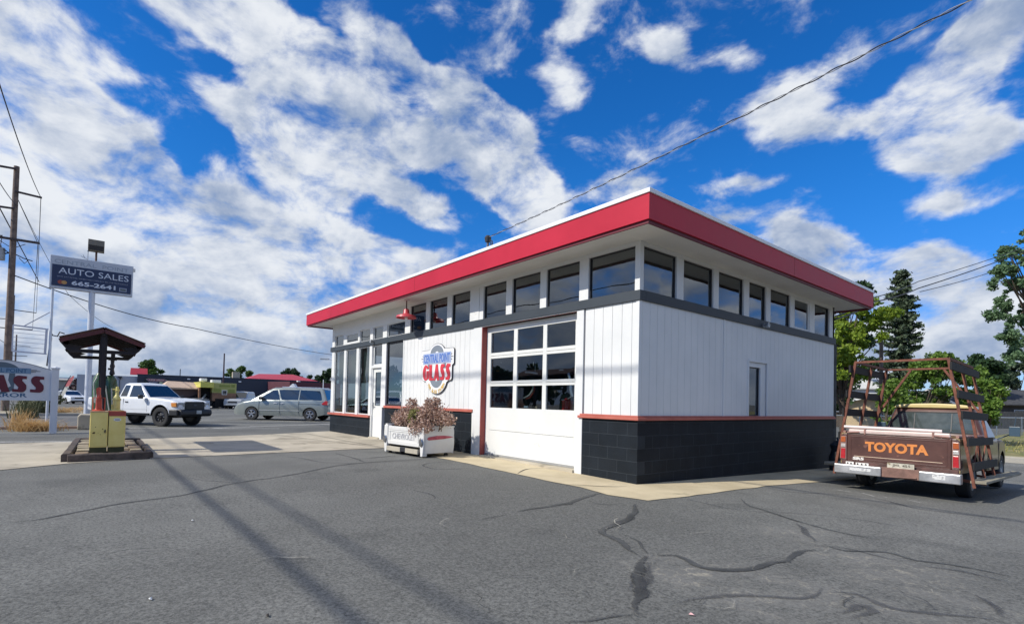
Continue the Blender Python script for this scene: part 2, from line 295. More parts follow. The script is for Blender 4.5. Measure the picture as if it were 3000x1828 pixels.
# asphalt: worn grey surface, aggregate grain, an alligator-cracked area and faint stains at their own places
def asphalt(name, base, light, crack=True):
    m = bpy.data.materials.new(name); m.use_nodes = True; t = m.node_tree; b = t.nodes['Principled BSDF']; b.inputs['Roughness'].default_value = .85; b.inputs['Specular IOR Level'].default_value = .3
    tc = t.nodes.new('ShaderNodeTexCoord'); L = t.links.new; X = tc.outputs['Object']
    def noi(s, d=6, r=.6, v=X):
        n = t.nodes.new('ShaderNodeTexNoise'); n.inputs['Scale'].default_value = s; n.inputs['Detail'].default_value = d; n.inputs['Roughness'].default_value = r; L(v, n.inputs[0]); return n.outputs['Fac']
    def mr(v, a, c, o0=0., o1=1.):
        n = t.nodes.new('ShaderNodeMapRange'); L(v, n.inputs[0]); n.inputs[1].default_value = a; n.inputs[2].default_value = c; n.inputs[3].default_value = o0; n.inputs[4].default_value = o1; return n.outputs[0]
    def mix(f, a, c, mode='MIX'):
        n = t.nodes.new('ShaderNodeMix'); n.data_type = 'RGBA'; n.blend_type = mode
        if isinstance(f, float): n.inputs[0].default_value = f
        else: L(f, n.inputs[0])
        for i, q in ((6, a), (7, c)):
            if isinstance(q, tuple): n.inputs[i].default_value = (*q, 1)
            else: L(q, n.inputs[i])
        return n.outputs[2]
    def mt(op, a, c):
        n = t.nodes.new('ShaderNodeMath'); n.operation = op; n.use_clamp = True
        for i, q in enumerate((a, c)):
            if isinstance(q, (int, float)): n.inputs[i].default_value = q
            else: L(q, n.inputs[i])
        return n.outputs[0]
    col = mix(mr(noi(.35, 4), .35, .65), base, light)
    col = mix(mr(noi(.16, 3), .42, .60, 0, .75), col, tuple(q*.70 for q in base))
    col = mix(mr(noi(1.7, 5), .45, .75, 0, .5), col, tuple(q*.72 for q in base))
    col = mix(mr(noi(.8, 2), .60, .68, 0, .32), col, (.07, .072, .07)); col = mix(mr(noi(5, 3), .66, .74, 0, .35), col, (.075, .076, .075))
    g1 = noi(42, 5, .85); g2 = noi(110, 2, .8)
    col = mix(mr(g1, .36, .64), mix(1., col, (.42, .42, .42), 'MULTIPLY'), mix(1., col, (1.6, 1.59, 1.56), 'MULTIPLY'))
    col = mix(mr(g2, .62, .72, 0, .6), col, (.26, .255, .24))
    col = mix(mr(g2, .34, .26, 0, .7), col, (.035, .036, .04))
    if crack:
        vo = t.nodes.new('ShaderNodeTexVoronoi'); vo.feature = 'DISTANCE_TO_EDGE'; vo.inputs['Scale'].default_value = 7.5
        wn = t.nodes.new('ShaderNodeTexNoise'); wn.inputs['Scale'].default_value = 9; wn.inputs['Detail'].default_value = 6; wn.inputs['Roughness'].default_value = .7; L(X, wn.inputs[0]); ad = t.nodes.new('ShaderNodeVectorMath'); ad.operation = 'MULTIPLY_ADD'; L(wn.outputs['Color'], ad.inputs[0]); ad.inputs[1].default_value = (.34, .34, 0); L(X, ad.inputs[2]); L(ad.outputs[0], vo.inputs['Vector'])
        line = mt('MULTIPLY', mr(vo.outputs['Distance'], .0, .055, 1, 0), mr(noi(9, 5), .40, .58))
        tot = None
        for (x, y, sx, sy, st) in CRACKED:
            mp = t.nodes.new('ShaderNodeMapping'); mp.vector_type = 'TEXTURE'; mp.inputs['Location'].default_value = (x, y, 0); mp.inputs['Scale'].default_value = (sx, sy, 50); L(X, mp.inputs[0])
            g = t.nodes.new('ShaderNodeTexGradient'); g.gradient_type = 'SPHERICAL'; L(mp.outputs[0], g.inputs[0]); q = mt('MULTIPLY', g.outputs['Fac'], st); tot = q if tot is None else mt('ADD', tot, q)
        zone = mt('MULTIPLY', tot, mr(noi(3.2, 4), .36, .55))
        col = mix(mt('MULTIPLY', zone, .45), col, (.20, .195, .18))
        col = mix(mt('MULTIPLY', mt('MULTIPLY', line, zone), .9), col, (.36, .33, .26))
    L(col, b.inputs['Base Color'])
    bp = t.nodes.new('ShaderNodeBump'); bp.inputs['Strength'].default_value = .55; bp.inputs['Distance'].default_value = .012; L(mt('ADD', mt('MULTIPLY', g1, .7), mt('MULTIPLY', g2, .3)), bp.inputs['Height']); L(bp.outputs[0], b.inputs['Normal'])
    return m
def gp(u, v, zz=-.063):   # surveyed ground point in photo pixels
    q = G(u, v, zz); 
    for _ in range(4): q = G(u, v, gz(q.x, q.y))
    return q
def cz(u, v, sx, sy, st): q = gp(u, v); return (q.x, q.y, sx, sy, st)
CRACKED = [cz(2180, 1705, .95, .55, 1.6), cz(2000, 1690, .8, .35, 1.2), cz(2560, 1650, .9, .5, 1.3), cz(2750, 1740, .8, .35, 1.2), cz(2330, 1560, .5, .5, 1.2), cz(2220, 1790, .7, .2, 1.2), cz(2600, 1780, .8, .2, 1.1)]
M_ASPH = asphalt('asphalt', (.147, .148, .138), (.198, .198, .184))
M_ROAD = asphalt('road_asphalt', (.15, .15, .15), (.20, .198, .19), crack=False)
def axis_vals(lo, hi, fine0, fine1, step, grow=1.35):
    a = [fine0+i*step for i in range(int(round((fine1-fine0)/step))+1)]
    s = step; x = a[-1]
    while x < hi: s *= grow; x += s; a.append(x)
    s = step; x = a[0]
    while x > lo: s *= grow; x -= s; a.insert(0, x)
    return a
def sheet(name, xs, ys, m, dz=0., zf=None, inside=None, kind='structure'):
    mb = MB(); zf = zf or gz; idx = {}
    for i, x in enumerate(xs):
        for j, y in enumerate(ys): mb.v.append((x, y, zf(x, y)+dz))
    ny = len(ys)
    for i in range(len(xs)-1):
        for j in range(ny-1):
            if inside and not inside((xs[i]+xs[i+1])/2, (ys[j]+ys[j+1])/2): continue
            mb.f.append((i*ny+j, (i+1)*ny+j, (i+1)*ny+j+1, i*ny+j+1)); mb.m.append(0)
    o = mb.build(name, m); o['kind'] = kind; return o
sheet('ground', axis_vals(-2600, 1500, -17, 9, .5), axis_vals(-1500, 2600, -11, 17, .5), M_ASPH)
def patch(name, poly, m, dz, step=.35, kind='structure', thick=0, wob=0, seed=0):
    """flat sheet that follows the ground inside a polygon"""
    bm = bmesh.new(); pts = []
    rr = random.Random(seed); n = len(poly)
    for i in range(n):
        a = Vector(poly[i]); b = Vector(poly[(i+1) % n]); k = max(1, int((b-a).length/(.12 if wob else 1.0)))
        for q in range(k):
            p = a.lerp(b, q/k)
            if wob: p = p+Vector((noise.noise((p.x*1.7, p.y*1.7, seed)), noise.noise((p.x*1.7, p.y*1.7, seed+9))))*wob
            pts.append(p)
    vs = [bm.verts.new((p.x, p.y, 0)) for p in pts]; f = bm.faces.new(vs); bmesh.ops.triangulate(bm, faces=[f])
    x0, x1 = min(p.x for p in pts), max(p.x for p in pts); y0, y1 = min(p.y for p in pts), max(p.y for p in pts)
    lim = max(step, (x1-x0)/60)
    x = math.floor(x0/lim)*lim+lim
    while x < x1: bmesh.ops.bisect_plane(bm, geom=bm.verts[:]+bm.edges[:]+bm.faces[:], plane_co=(x, 0, 0), plane_no=(1, 0, 0)); x += lim
    y = math.floor(y0/lim)*lim+lim
    while y < y1: bmesh.ops.bisect_plane(bm, geom=bm.verts[:]+bm.edges[:]+bm.faces[:], plane_co=(0, y, 0), plane_no=(0, 1, 0)); y += lim
    for v in bm.verts: v.co.z = gz(v.co.x, v.co.y)+dz
    if thick:
        ex = bmesh.ops.extrude_face_region(bm, geom=bm.faces[:])
        for v in [g for g in ex['geom'] if isinstance(g, bmesh.types.BMVert)]: v.co.z -= thick
    bmesh.ops.recalc_face_normals(bm, faces=bm.faces)
    me = bpy.data.meshes.new(name); bm.to_mesh(me); bm.free(); me.materials.append(m); o = bpy.data.objects.new(name, me); C.objects.link(o)
    if kind: o['kind'] = kind
    return o
M_CONC = mat('concrete', (.52, .43, .27), .85, .14, 1.1, bump=.35, bs=45, col2=(.64, .54, .36), blot=((.40, .34, .22), 1.6, .6), bdist=.006)
M_CONC2 = mat('old_concrete', (.42, .37, .28), .85, .16, .9, bump=.35, bs=40, col2=(.55, .49, .38), blot=((.30, .265, .20), 1.1, .56), bdist=.006)
patch('concrete_apron', [(-6.75, -1.1), (-1.9, -1.03), (-.3, -1.0), (.35, -1.12), (.95, -1.0), (1.06, -.2), (1.03, 2.3), (1.3, 5.1), (1.5, 9.2), (-.1, 9.2), (-.1, .1), (-6.75, .1)], M_CONC, .008, wob=.05, seed=3)
patch('concrete_forecourt', [(-6.55, -6), (-6.72, -3.3), (-6.78, -.9), (-6.75, .1), (-13.7, .1), (-12.45, -2.45), (-11.7, -5.7), (-11.2, -8.2), (-10.9, -14), (-4.6, -14), (-5.8, -7.8), (-6.37, -7)], M_CONC2, .008, wob=.03, seed=5)
# joints and saw cuts in the concrete
M_JOINT = mat('joint_tar', (.07, .065, .06), .8, .3, 8)
def ribbon(name, pts, wd, m, dz=.012, wob=.3, kind='structure', seed=0, z0=None):
    """a wandering strip on the ground: tar seam, crack, painted line"""
    P2 = [Vector((p[0], p[1])) for p in pts]; out = []
    for i in range(len(P2)-1):
        k = max(1, int((P2[i+1]-P2[i]).length/.07)); k = min(k, 60)
        for q in range(k):
            t_ = q/k; p0 = P2[max(0, i-1)]; p1 = P2[i]; p2 = P2[i+1]; p3 = P2[min(len(P2)-1, i+2)]
            out.append(.5*((2*p1)+(-p0+p2)*t_+(2*p0-5*p1+4*p2-p3)*t_**2+(-p0+3*p1-3*p2+p3)*t_**3))
    out.append(P2[-1]); mb = MB(); n = len(out); K5 = (-1, -.5, 0, .5, 1); ed = []
    for i, p in enumerate(out):
        d = (out[min(n-1, i+1)]-out[max(0, i-1)]).normalized(); s = Vector((-d.y, d.x)); ww = wd*(1+wob*1.1*noise.noise((p.x*2.3, p.y*2.3, seed))+wob*.8*noise.noise((p.x*9, p.y*9, seed+5)))
        fade = clamp(i/5)*clamp((n-1-i)/5) if wob > .1 else 1
        if wob: ww *= .35+.65*fade
        j = noise.noise((p.x*5, p.y*5, seed+3))*wd*wob*.7
        for sg in K5: q = p+s*(sg*ww/2+j); mb.v.append((q.x, q.y, gz(q.x, q.y)+dz)); ed.append((1-abs(sg))*fade)
    for i in range(n-1):
        for k in range(4): mb.f.append((5*i+k, 5*i+k+1, 5*i+6+k, 5*i+5+k)); mb.m.append(0)
    o = mb.build(name, m); at = o.data.attributes.new('edge', 'FLOAT', 'POINT'); at.data.foreach_set('value', ed); o['kind'] = kind; return o
def feather(m, strength=1., ns=22., lo=.25, hi=.75):
    """ragged, thinning edges for tar and worn paint"""
    t = m.node_tree; b = t.nodes['Principled BSDF']; a = t.nodes.new('ShaderNodeAttribute'); a.attribute_name = 'edge'; tc = t.nodes.new('ShaderNodeTexCoord')
    n = t.nodes.new('ShaderNodeTexNoise'); n.inputs['Scale'].default_value = ns; n.inputs['Detail'].default_value = 6; n.inputs['Roughness'].default_value = .7; t.links.new(tc.outputs['Object'], n.inputs[0])
    ad = t.nodes.new('ShaderNodeMath'); ad.operation = 'MULTIPLY_ADD'; t.links.new(n.outputs['Fac'], ad.inputs[0]); ad.inputs[1].default_value = 1.3; t.links.new(a.outputs['Fac'], ad.inputs[2])
    mr = t.nodes.new('ShaderNodeMapRange'); t.links.new(ad.outputs[0], mr.inputs[0]); mr.inputs[1].default_value = lo+.5; mr.inputs[2].default_value = hi+.6; mr.inputs[4].default_value = strength; t.links.new(mr.outputs[0], b.inputs['Alpha'])
for i, pts in enumerate([[(-6.4, -1.0), (-6.3, .1)], [(-4.3, -1.05), (-3.9, -.02)], [(-1.75, -1.0), (-2.1, -.45), (-1.9, -.02)], [(-.55, -1.02), (-.1, -.6), (.05, -.3)], [(-13, -2.4), (-6.8, -1.15)], [(-9.6, -2.9), (-8.9, -.1)], [(-12.6, -1.2), (-6.8, -1.1)]]):
    ribbon('concrete_joint', pts, .022, M_JOINT, .014, seed=i)
# tar seams on the lot, surveyed from the photo
M_TAR = mat('tar', (.055, .057, .055), .75, .35, 3, bump=.4, bs=60, col2=(.11, .112, .108), bdist=.006)
M_TAR2 = mat('worn_tar', (.07, .072, .078), .8, .35, 3, bump=.4, bs=60, col2=(.11, .11, .112), bdist=.006)
feather(M_TAR, .8, 45, .25, .42); feather(M_TAR2, .5, 45, .25, .42)
def dz_(x, y, ox, oy, s): return gp(ox+x/s, oy+y/s)
ZA = (0, 1300, 1.6427); ZB = (1500, 1350, 1.6427)
SEAMS = [(ZA, [(0, 385), (180, 365), (400, 322), (600, 285), (850, 252), (1000, 220), (1130, 190), (1400, 150), (1680, 98), (2050, 72)], .045, 1), (ZA, [(880, 160), (1000, 178), (1170, 190)], .03, 0), (ZA, [(1340, 60), (1450, 70), (1560, 90), (1740, 92), (2060, 78)], .04, 0), (ZA, [(1610, 45), (1700, 68), (1760, 90)], .05, 1), (ZA, [(1740, 72), (1930, 55)], .05, 1),
 (ZA, [(0, 578), (180, 570), (380, 545)], .05, 0), (ZA, [(2170, 85), (2060, 95), (2040, 108), (2110, 122), (2300, 118)], .04, 0), (ZA, [(1950, 218), (2060, 240), (2095, 262), (2060, 278)], .035, 0), (ZA, [(2290, 378), (2350, 358), (2464, 338)], .05, 1),
 (ZB, [(0, 248), (120, 228), (270, 205), (330, 180), (430, 155)], .09, 1), (ZB, [(350, 185), (420, 208), (560, 208)], .035, 1), (ZB, [(590, 205), (592, 240), (560, 280), (500, 305), (450, 325), (440, 350), (480, 370), (530, 400), (580, 440), (620, 465)], .085, 1), (ZB, [(500, 340), (560, 365), (610, 390), (640, 430), (660, 460)], .06, 1),
 (ZB, [(640, 450), (620, 500), (600, 560), (625, 610), (590, 690), (600, 760)], .10, 1), (ZB, [(650, 480), (655, 540), (640, 600), (610, 650)], .09, 0), (ZB, [(600, 480), (640, 520), (610, 590), (650, 640)], .06, 1), (ZB, [(575, 530), (560, 570), (580, 640)], .10, 0), (ZB, [(660, 455), (790, 455), (850, 485), (910, 515), (1050, 528), (1180, 515), (1260, 490), (1380, 488)], .08, 1), (ZB, [(1230, 490), (1330, 480), (1380, 440), (1490, 425)], .09, 1),
 (ZB, [(1100, 180), (1130, 210), (1220, 240), (1370, 290), (1480, 320), (1650, 360), (1830, 385)], .04, 1), (ZB, [(1370, 300), (1430, 360), (1470, 400)], .08, 0), (ZB, [(1470, 390), (1600, 432), (1800, 440), (1950, 480), (2150, 505), (2464, 570)], .05, 1), (ZB, [(1470, 410), (1620, 425), (1850, 478), (1980, 480)], .035, 0), (ZB, [(1900, 500), (2150, 530), (2464, 602)], .05, 0),
 (ZB, [(1490, 630), (1650, 640), (1760, 690), (1900, 725), (2150, 745), (2390, 775)], .06, 0), (ZB, [(2120, 610), (2230, 650), (2310, 690), (2390, 770)], .09, 0), (ZB, [(1500, 600), (1470, 640), (1390, 665), (1200, 650), (1000, 655), (850, 672), (740, 700)], .055, 0), (ZB, [(1180, 120), (1350, 150), (1560, 160), (1770, 185), (1980, 235), (2464, 285)], .05, 0), (ZB, [(800, 175), (950, 210), (1110, 240), (1300, 250), (1600, 275), (1950, 330)], .025, 0),
 (ZB, [(1500, 745), (1600, 725), (1700, 700), (1730, 725), (1640, 760), (1610, 785)], .09, 0), (ZB, [(900, 784), (960, 740), (1030, 700)], .05, 0), (ZB, [(230, 775), (400, 765), (560, 745), (640, 750)], .07, 1), (ZB, [(1320, 500), (1345, 550)], .09, 0), (ZB, [(910, 510), (925, 485), (965, 490)], .10, 1), (ZB, [(2120, 620), (2230, 608)], .05, 0)]
for i, (Z_, pts, wd, dk) in enumerate(SEAMS):
    q = [dz_(x, y, *Z_) for x, y in pts]; ribbon('tar_seam', q, wd*1.0, M_TAR if dk else M_TAR2, .006+.0012*(i % 3), wob=.55, seed=i)
# fine open cracks wandering through the tired part of the lot
M_CRK = mat('fine_crack', (.045, .045, .043), .9, .3, 8); feather(M_CRK, .8, 30, .1, .5); M_CRL = mat('pale_crack', (.38, .36, .30), .95, .3, 12); feather(M_CRL, .75, 30, .15, .6)
rc_ = random.Random(12)
for i in range(46):
    u, v = rc_.choice([(2180, 1700), (2000, 1690), (2560, 1650), (2750, 1740), (2330, 1560), (2220, 1790), (1860, 1640), (2600, 1780), (1500, 1700), (900, 1650)] if i < 40 else [(700, 1600), (400, 1700), (1200, 1500), (1700, 1500)]); q = gp(u+rc_.gauss(0, 130), min(1815, v+rc_.gauss(0, 40))); a = rc_.uniform(0, 6.3); pts = [(q.x, q.y)]
    for k in range(rc_.randint(3, 7)): a += rc_.gauss(0, .8); pts.append((pts[-1][0]+math.cos(a)*rc_.uniform(.06, .16), pts[-1][1]+math.sin(a)*rc_.uniform(.06, .16)))
    ribbon('fine_crack', pts, rc_.uniform(.010, .022), M_CRK if i % 3 == 0 else M_CRL, .011+.0004*i, wob=.5, seed=i+60)
M_STAINX = mat('pale_stain', (.25, .25, .235), .9, .2, 5, bump=.3, bs=60)
# painted lines
M_PAINT = mat('line_paint', (.62, .61, .57), .7, .2, 12, blot=((.2, .2, .2), 14, .57)); feather(M_PAINT, .9, 15, -.2, .3)
for i, pts in enumerate([[(2452, 1436), (2492, 1443)], [(2526, 1446), (2563, 1456)], [(2665, 1467), (2697, 1474)], [(2588, 1457), (2600, 1459)]]):
    ribbon('painted_line', [gp(*p) for p in pts], .07, M_PAINT, .012, wob=.25, seed=i)
for i, (a, b, wd) in enumerate([((-22.9, -3.0), (-21.0, 3.2), .11), ((-17.3, -6.6), (-15.6, -1.2), .11), ((-16.2, -3.6), (-18.6, 1.8), .11), ((-17.5, -1.8), (-19.4, 3.6), .11), ((-12.1, -9.4), (-11.3, -7.0), .16)]):
    ribbon('painted_line', [a, ((a[0]+b[0])/2, (a[1]+b[1])/2), b], wd, M_PAINT, .010, wob=.06, seed=i+20)
# street, verge and pavements to the west
M_VERGE = mat('dry_verge', (.36, .31, .22), .95, .25, .8, bump=.6, bs=20, col2=(.46, .41, .30), blot=((.20, .20, .10), .9, .6), bdist=.03)
M_SIDE = mat('side_concrete', (.36, .34, .30), .9, .12, .8, bump=.3, bs=20)
def strip(name, x0, x1, y0, y1, m, dz, thick=0): 
    mb = MB(); mb.box(x0, x1, y0, y1, dz-.2, dz); o = mb.build(name, m); o['kind'] = 'structure'; return o
strip('verge', -36, -29.5, -60, -5.6, M_VERGE, .05); strip('verge', -36, -29.5, -5.6, -1.5, M_SIDE, .045)
strip('kerb', -29.5, -29.35, -60, -1.5, M_SIDE, .12)
strip('pavement', -62, -47.5, -1.0, 40, M_SIDE, .03); strip('lot', -130, -62, -60, 60, M_ROAD, .012)
strip('kerb', -17.35, -17.15, -40, -5.9, mat('red_kerb', (.34, .24, .20), .9, .2, 2), .09)
strip('road', -29.3, -17.4, -60, -6.0, M_ROAD, .008)
# kerb, pavement and lawn to the north
M_LAWN = mat('dry_lawn', (.20, .19, .07), .95, .3, 1.5, bump=.8, bs=25, col2=(.34, .29, .13), blot=((.12, .16, .04), 1.2, .52), bdist=.05)
ZN = -.32
def nstrip(name, a, b, c, d, m, z, th=.2):
    mb = MB(); v = [(p[0], p[1], z) for p in (a, b, c, d)]+[(p[0], p[1], z-th) for p in (a, b, c, d)]
    mb.add(v, [(0, 1, 2, 3), (7, 6, 5, 4), (0, 4, 5, 1), (1, 5, 6, 2), (2, 6, 7, 3), (3, 7, 4, 0)]); o = mb.build(name, m); o['kind'] = 'structure'; return o
nstrip('kerb', (-14, 14.6), (40, 17.5), (40, 17.68), (-14, 14.78), M_SIDE, ZN+.13)
nstrip('pavement', (-14, 14.8), (40, 17.7), (40, 18.9), (-14, 16.0), mat('north_pavement', (.44, .39, .29), .9, .15, 1.0, bump=.3, bs=20), ZN+.115)
nstrip('lawn', (-40, 14.6), (60, 20.0), (60, 140), (-60, 140), M_LAWN, ZN+.10)

# ------------------------------------------------------------ building materials
M_WHITE = mat('white_paint', (.68, .69, .68), .55, .035, 1.2, bump=.12, bs=30, col2=(.745, .745, .73), bdist=.004, blot=((.60, .60, .57), 2.3, .66))
M_DOORW = mat('door_white', (.69, .70, .67), .45, .03, 1.0, bump=.08, bs=8, col2=(.76, .76, .73), bdist=.005, blot=((.62, .62, .58), 3.1, .66))
M_SOFF = mat('soffit_paint', (.74, .73, .70), .7, .05, 1.5, bump=.05, bs=20)
M_RED = mat('red_fascia', (.45, .012, .036), .5, .06, .7, bump=.12, bs=3, col2=(.52, .018, .046), spec=.3, blot=((.40, .02, .045), 2.2, .64))
M_CAP = mat('white_cap', (.80, .80, .80), .4, .04, 2)
M_BAND = mat('slate_band', (.036, .047, .060), .6, .1, 2, bump=.1, bs=30)
M_TRIM = mat('salmon_trim', (.44, .105, .075), .55, .1, 3, bump=.08, bs=30, col2=(.52, .15, .11))
M_JAMB = mat('red_jamb', (.30, .06, .05), .6, .1, 3, bump=.1, bs=20)
M_FRAME = mat('dark_frame', (.03, .03, .035), .5, .05, 3)
M_BLK = mat('black_rubber', (.015, .015, .016), .7, .15, 8)
M_INT = mat('interior_wall', (.22, .25, .28), .8, .15, .8)
M_INTF = mat('interior_floor', (.16, .16, .16), .7, .2, 1)
GL = glassmat('window_glass', (.55, .59, .60), 2.3, .008, .12)
GLG = glassmat('garage_glass', (.72, .78, .80), 2.0, .01, .12)
GLD = glassmat('office_glass', (.42, .50, .50), 2.1, .008, .12)
def block_mat(name, swap):
    m = bpy.data.materials.new(name); m.use_nodes = True; t = m.node_tree; b = t.nodes['Principled BSDF']; b.inputs['Roughness'].default_value = .6; b.inputs['Specular IOR Level'].default_value = .2; L = t.links.new
    tc = t.nodes.new('ShaderNodeTexCoord'); sp = t.nodes.new('ShaderNodeSeparateXYZ'); L(tc.outputs['Object'], sp.inputs[0]); cb = t.nodes.new('ShaderNodeCombineXYZ'); L(sp.outputs['Y' if swap else 'X'], cb.inputs[0])
    ad = t.nodes.new('ShaderNodeMath'); ad.inputs[1].default_value = .116; L(sp.outputs['Z'], ad.inputs[0]); L(ad.outputs[0], cb.inputs[1])
    br = t.nodes.new('ShaderNodeTexBrick'); L(cb.outputs[0], br.inputs[0]); br.inputs['Scale'].default_value = 1; br.inputs['Brick Width'].default_value = .406; br.inputs['Row Height'].default_value = .206; br.inputs['Mortar Size'].default_value = .006; br.inputs['Mortar Smooth'].default_value = .4
    br.inputs['Color1'].default_value = (.0085, .0125, .018, 1); br.inputs['Color2'].default_value = (.0105, .0145, .020, 1); br.inputs['Mortar'].default_value = (.026, .033, .041, 1)
    n = t.nodes.new('ShaderNodeTexNoise'); n.inputs['Scale'].default_value = 3; n.inputs['Detail'].default_value = 8; L(tc.outputs['Object'], n.inputs[0])
    mx = t.nodes.new('ShaderNodeMix'); mx.data_type = 'RGBA'; mx.blend_type = 'MULTIPLY'; mx.inputs[0].default_value = 1; L(br.outputs[0], mx.inputs[6]); mr = t.nodes.new('ShaderNodeMapRange'); mr.inputs[1].default_value = .3; mr.inputs[2].default_value = .7; mr.inputs[3].default_value = .8; mr.inputs[4].default_value = 1.25; L(n.outputs['Fac'], mr.inputs[0]); L(mr.outputs[0], mx.inputs[7])
    L(mx.outputs[2], b.inputs['Base Color'])
    n2 = t.nodes.new('ShaderNodeTexNoise'); n2.inputs['Scale'].default_value = 60; L(tc.outputs['Object'], n2.inputs[0])
    s = t.nodes.new('ShaderNodeMath'); s.operation = 'MULTIPLY_ADD'; L(br.outputs['Fac'], s.inputs[0]); s.inputs[1].default_value = -.8; L(n2.outputs['Fac'], s.inputs[2])
    bp = t.nodes.new('ShaderNodeBump'); bp.inputs['Strength'].default_value = .5; bp.inputs['Distance'].default_value = .006; L(s.outputs[0], bp.inputs['Height']); L(bp.outputs[0], b.inputs['Normal']); return m
M_BLKX = block_mat('painted_block_x', False); M_BLKY = block_mat('painted_block_y', True)

# ------------------------------------------------------------ the glass shop
SH = thing('glass_shop', 'low white shop building with red flat roof fascia, clerestory windows and navy block base', 'building')
XL, YR = -13.62, 8.17
def part(name, boxes, m, parent=SH, bevel=.0, **k):
    mb = MB()
    for b in boxes: mb.box(*b)
    return mb.build(name, m, parent, bevel=bevel, **k)
# block base
for b_ in [(-1.21, 0, 0, .2, -.6, .955), (-9.14, -4.55, 0, .2, -.4, .955), (XL, -10.15, 0, .2, -.4, .62)]: part('block_base', [b_], M_BLKX)
part('block_base', [(-.2, -.003, .2, YR, -.8, .955)], M_BLKY)
part('block_base', [(XL, XL+.2, .2, YR, -.4, .955), (XL, 0, YR-.02, YR+.18, -.8, 2.9)], M_BLKX)
# salmon sill trim
part('sill_trim', [(-1.27, .045, -.05, .16, .955, 1.0), (-1.24, .02, -.025, .16, 1.0, 1.03)], M_TRIM, bevel=.006)
part('sill_trim', [(-.15, .045, .162, YR+.03, .955, 1.0), (-.15, .02, .162, YR+.02, 1.0, 1.03)], M_TRIM, bevel=.006)
part('sill_trim', [(-9.16, -4.56, -.04, .16, .955, 1.02)], M_TRIM, bevel=.006); part('sill_trim', [(XL-.1, -10.17, -.07, .16, .62, .69)], M_TRIM, bevel=.008)
# siding: boards 0.2 wide with open joints
def boards_x(x0, x1, z0, z1, y=-.0, sw=.2035, first=None):
    mb = MB(); mb.box(x0, x1, y+.012, y+.12, z0, z1); x = x0 if first is None else first
    while x < x1-.001:
        e = min(x+sw, x1)
        if e-x > .02: mb.box(x+.0035, e-.0035, y, y+.0125, z0+.001, z1-.001)
        x += sw
    return mb
boards_x(-1.16, -.06, 1.03, 2.9).build('siding', M_WHITE, SH, bevel=.002); boards_x(-8.02, -4.6, 1.02, 2.9).build('siding', M_WHITE, SH, bevel=.002)
mb = MB(); mb.box(-.12, -.012, 0.08, 3.62, 1.03, 2.9); mb.box(-.12, -.012, 4.41, YR, 1.03, 2.9); mb.box(-.12, -.012, 3.62, 4.41, 2.14, 2.9); y = .08; k = 0
while y < YR:
    e = min(y+.2035, YR); 
    def seg(a, b, z0, z1):
        if b-a > .01: mb.box(-.012, 0, a+.0025, b-.0025, z0, z1)
    if e <= 3.62 or y >= 4.41: seg(y, e, 1.031, 2.899)
    else:
        seg(y, e, 2.141, 2.899)
        if y < 3.62: seg(y, 3.62, 1.031, 2.14)
        if e > 4.41: seg(4.41, e, 1.031, 2.14)
    y = e
mb.build('siding', M_WHITE, SH, bevel=.0015)
part('corner_board', [(-.058, .008, -.012, .07, 1.03, 2.9)], M_WHITE, bevel=.004)
part('batten', [(.0005, .014, 2.60, 2.645, 1.03, 2.9)], M_WHITE)
# slate band
part('slate_band', [(XL-.08, .035, -.035, .12, 2.88, 3.04)], M_BAND, bevel=.004); part('slate_band', [(-.12, .035, .121, YR+.02, 2.88, 3.04)], M_BAND, bevel=.004)
part('slate_band', [(XL-.08, XL+.12, .121, YR, 2.88, 3.04)], M_BAND)
# clerestory: mullions leave real openings
def clere(lo, hi, wins, top, front=True, y0=0., z0=3.04, parent=SH):
    mb = MB(); e = lo
    f = (lambda a, b, c, d, dd=.1: mb.box(a, b, y0, y0+dd, c, d)) if front else (lambda a, b, c, d, dd=.1: mb.box(y0-dd, y0, a, b, c, d))
    for a, b in wins: 
        if a-e > .01: f(e, a, z0, top)
        e = b
    if hi-e > .01: f(e, hi, z0, top)
    if top < 3.85: f(lo, hi, top, 3.85)
    return mb
WL = [(-13.38, -12.54), (-12.30, -11.23), (-11.14, -10.33), (-10.12, -9.41), (-9.13, -8.0)]
WM = [(-7.69, -6.84), (-6.64, -5.79), (-5.58, -4.79)]
WR = [(-4.27, -3.45), (-3.25, -2.38), (-2.2, -1.33), (-1.11, -.1)]
WS = [(.11, 1.03), (1.24, 2.23), (2.42, 3.39), (3.61, 4.36), (4.56, 5.54), (5.75, 6.61), (6.91, 7.85)]
clere(XL, -8.0, WL, 3.43).build('clerestory_wall', M_WHITE, SH, bevel=.004)
mb = clere(-8.0, -4.42, WM, 3.78); mb.build('clerestory_wall', M_WHITE, SH, bevel=.004)
mb = clere(-4.42, 0, WR, 3.78); mb.build('clerestory_wall', M_WHITE, SH, bevel=.004)
mb = clere(.101, YR, WS, 3.78, front=False, y0=0.); mb.build('clerestory_wall', M_WHITE, SH, bevel=.004)
part('clerestory_wall', [(XL, XL+.1, .101, YR, 3.04, 3.85), (XL, 0, YR-.1, YR, 3.04, 3.85)], M_WHITE)
part('post', [(-4.78, -4.42, -.012, 0.0, 3.04, 3.78)], M_WHITE, bevel=.003)
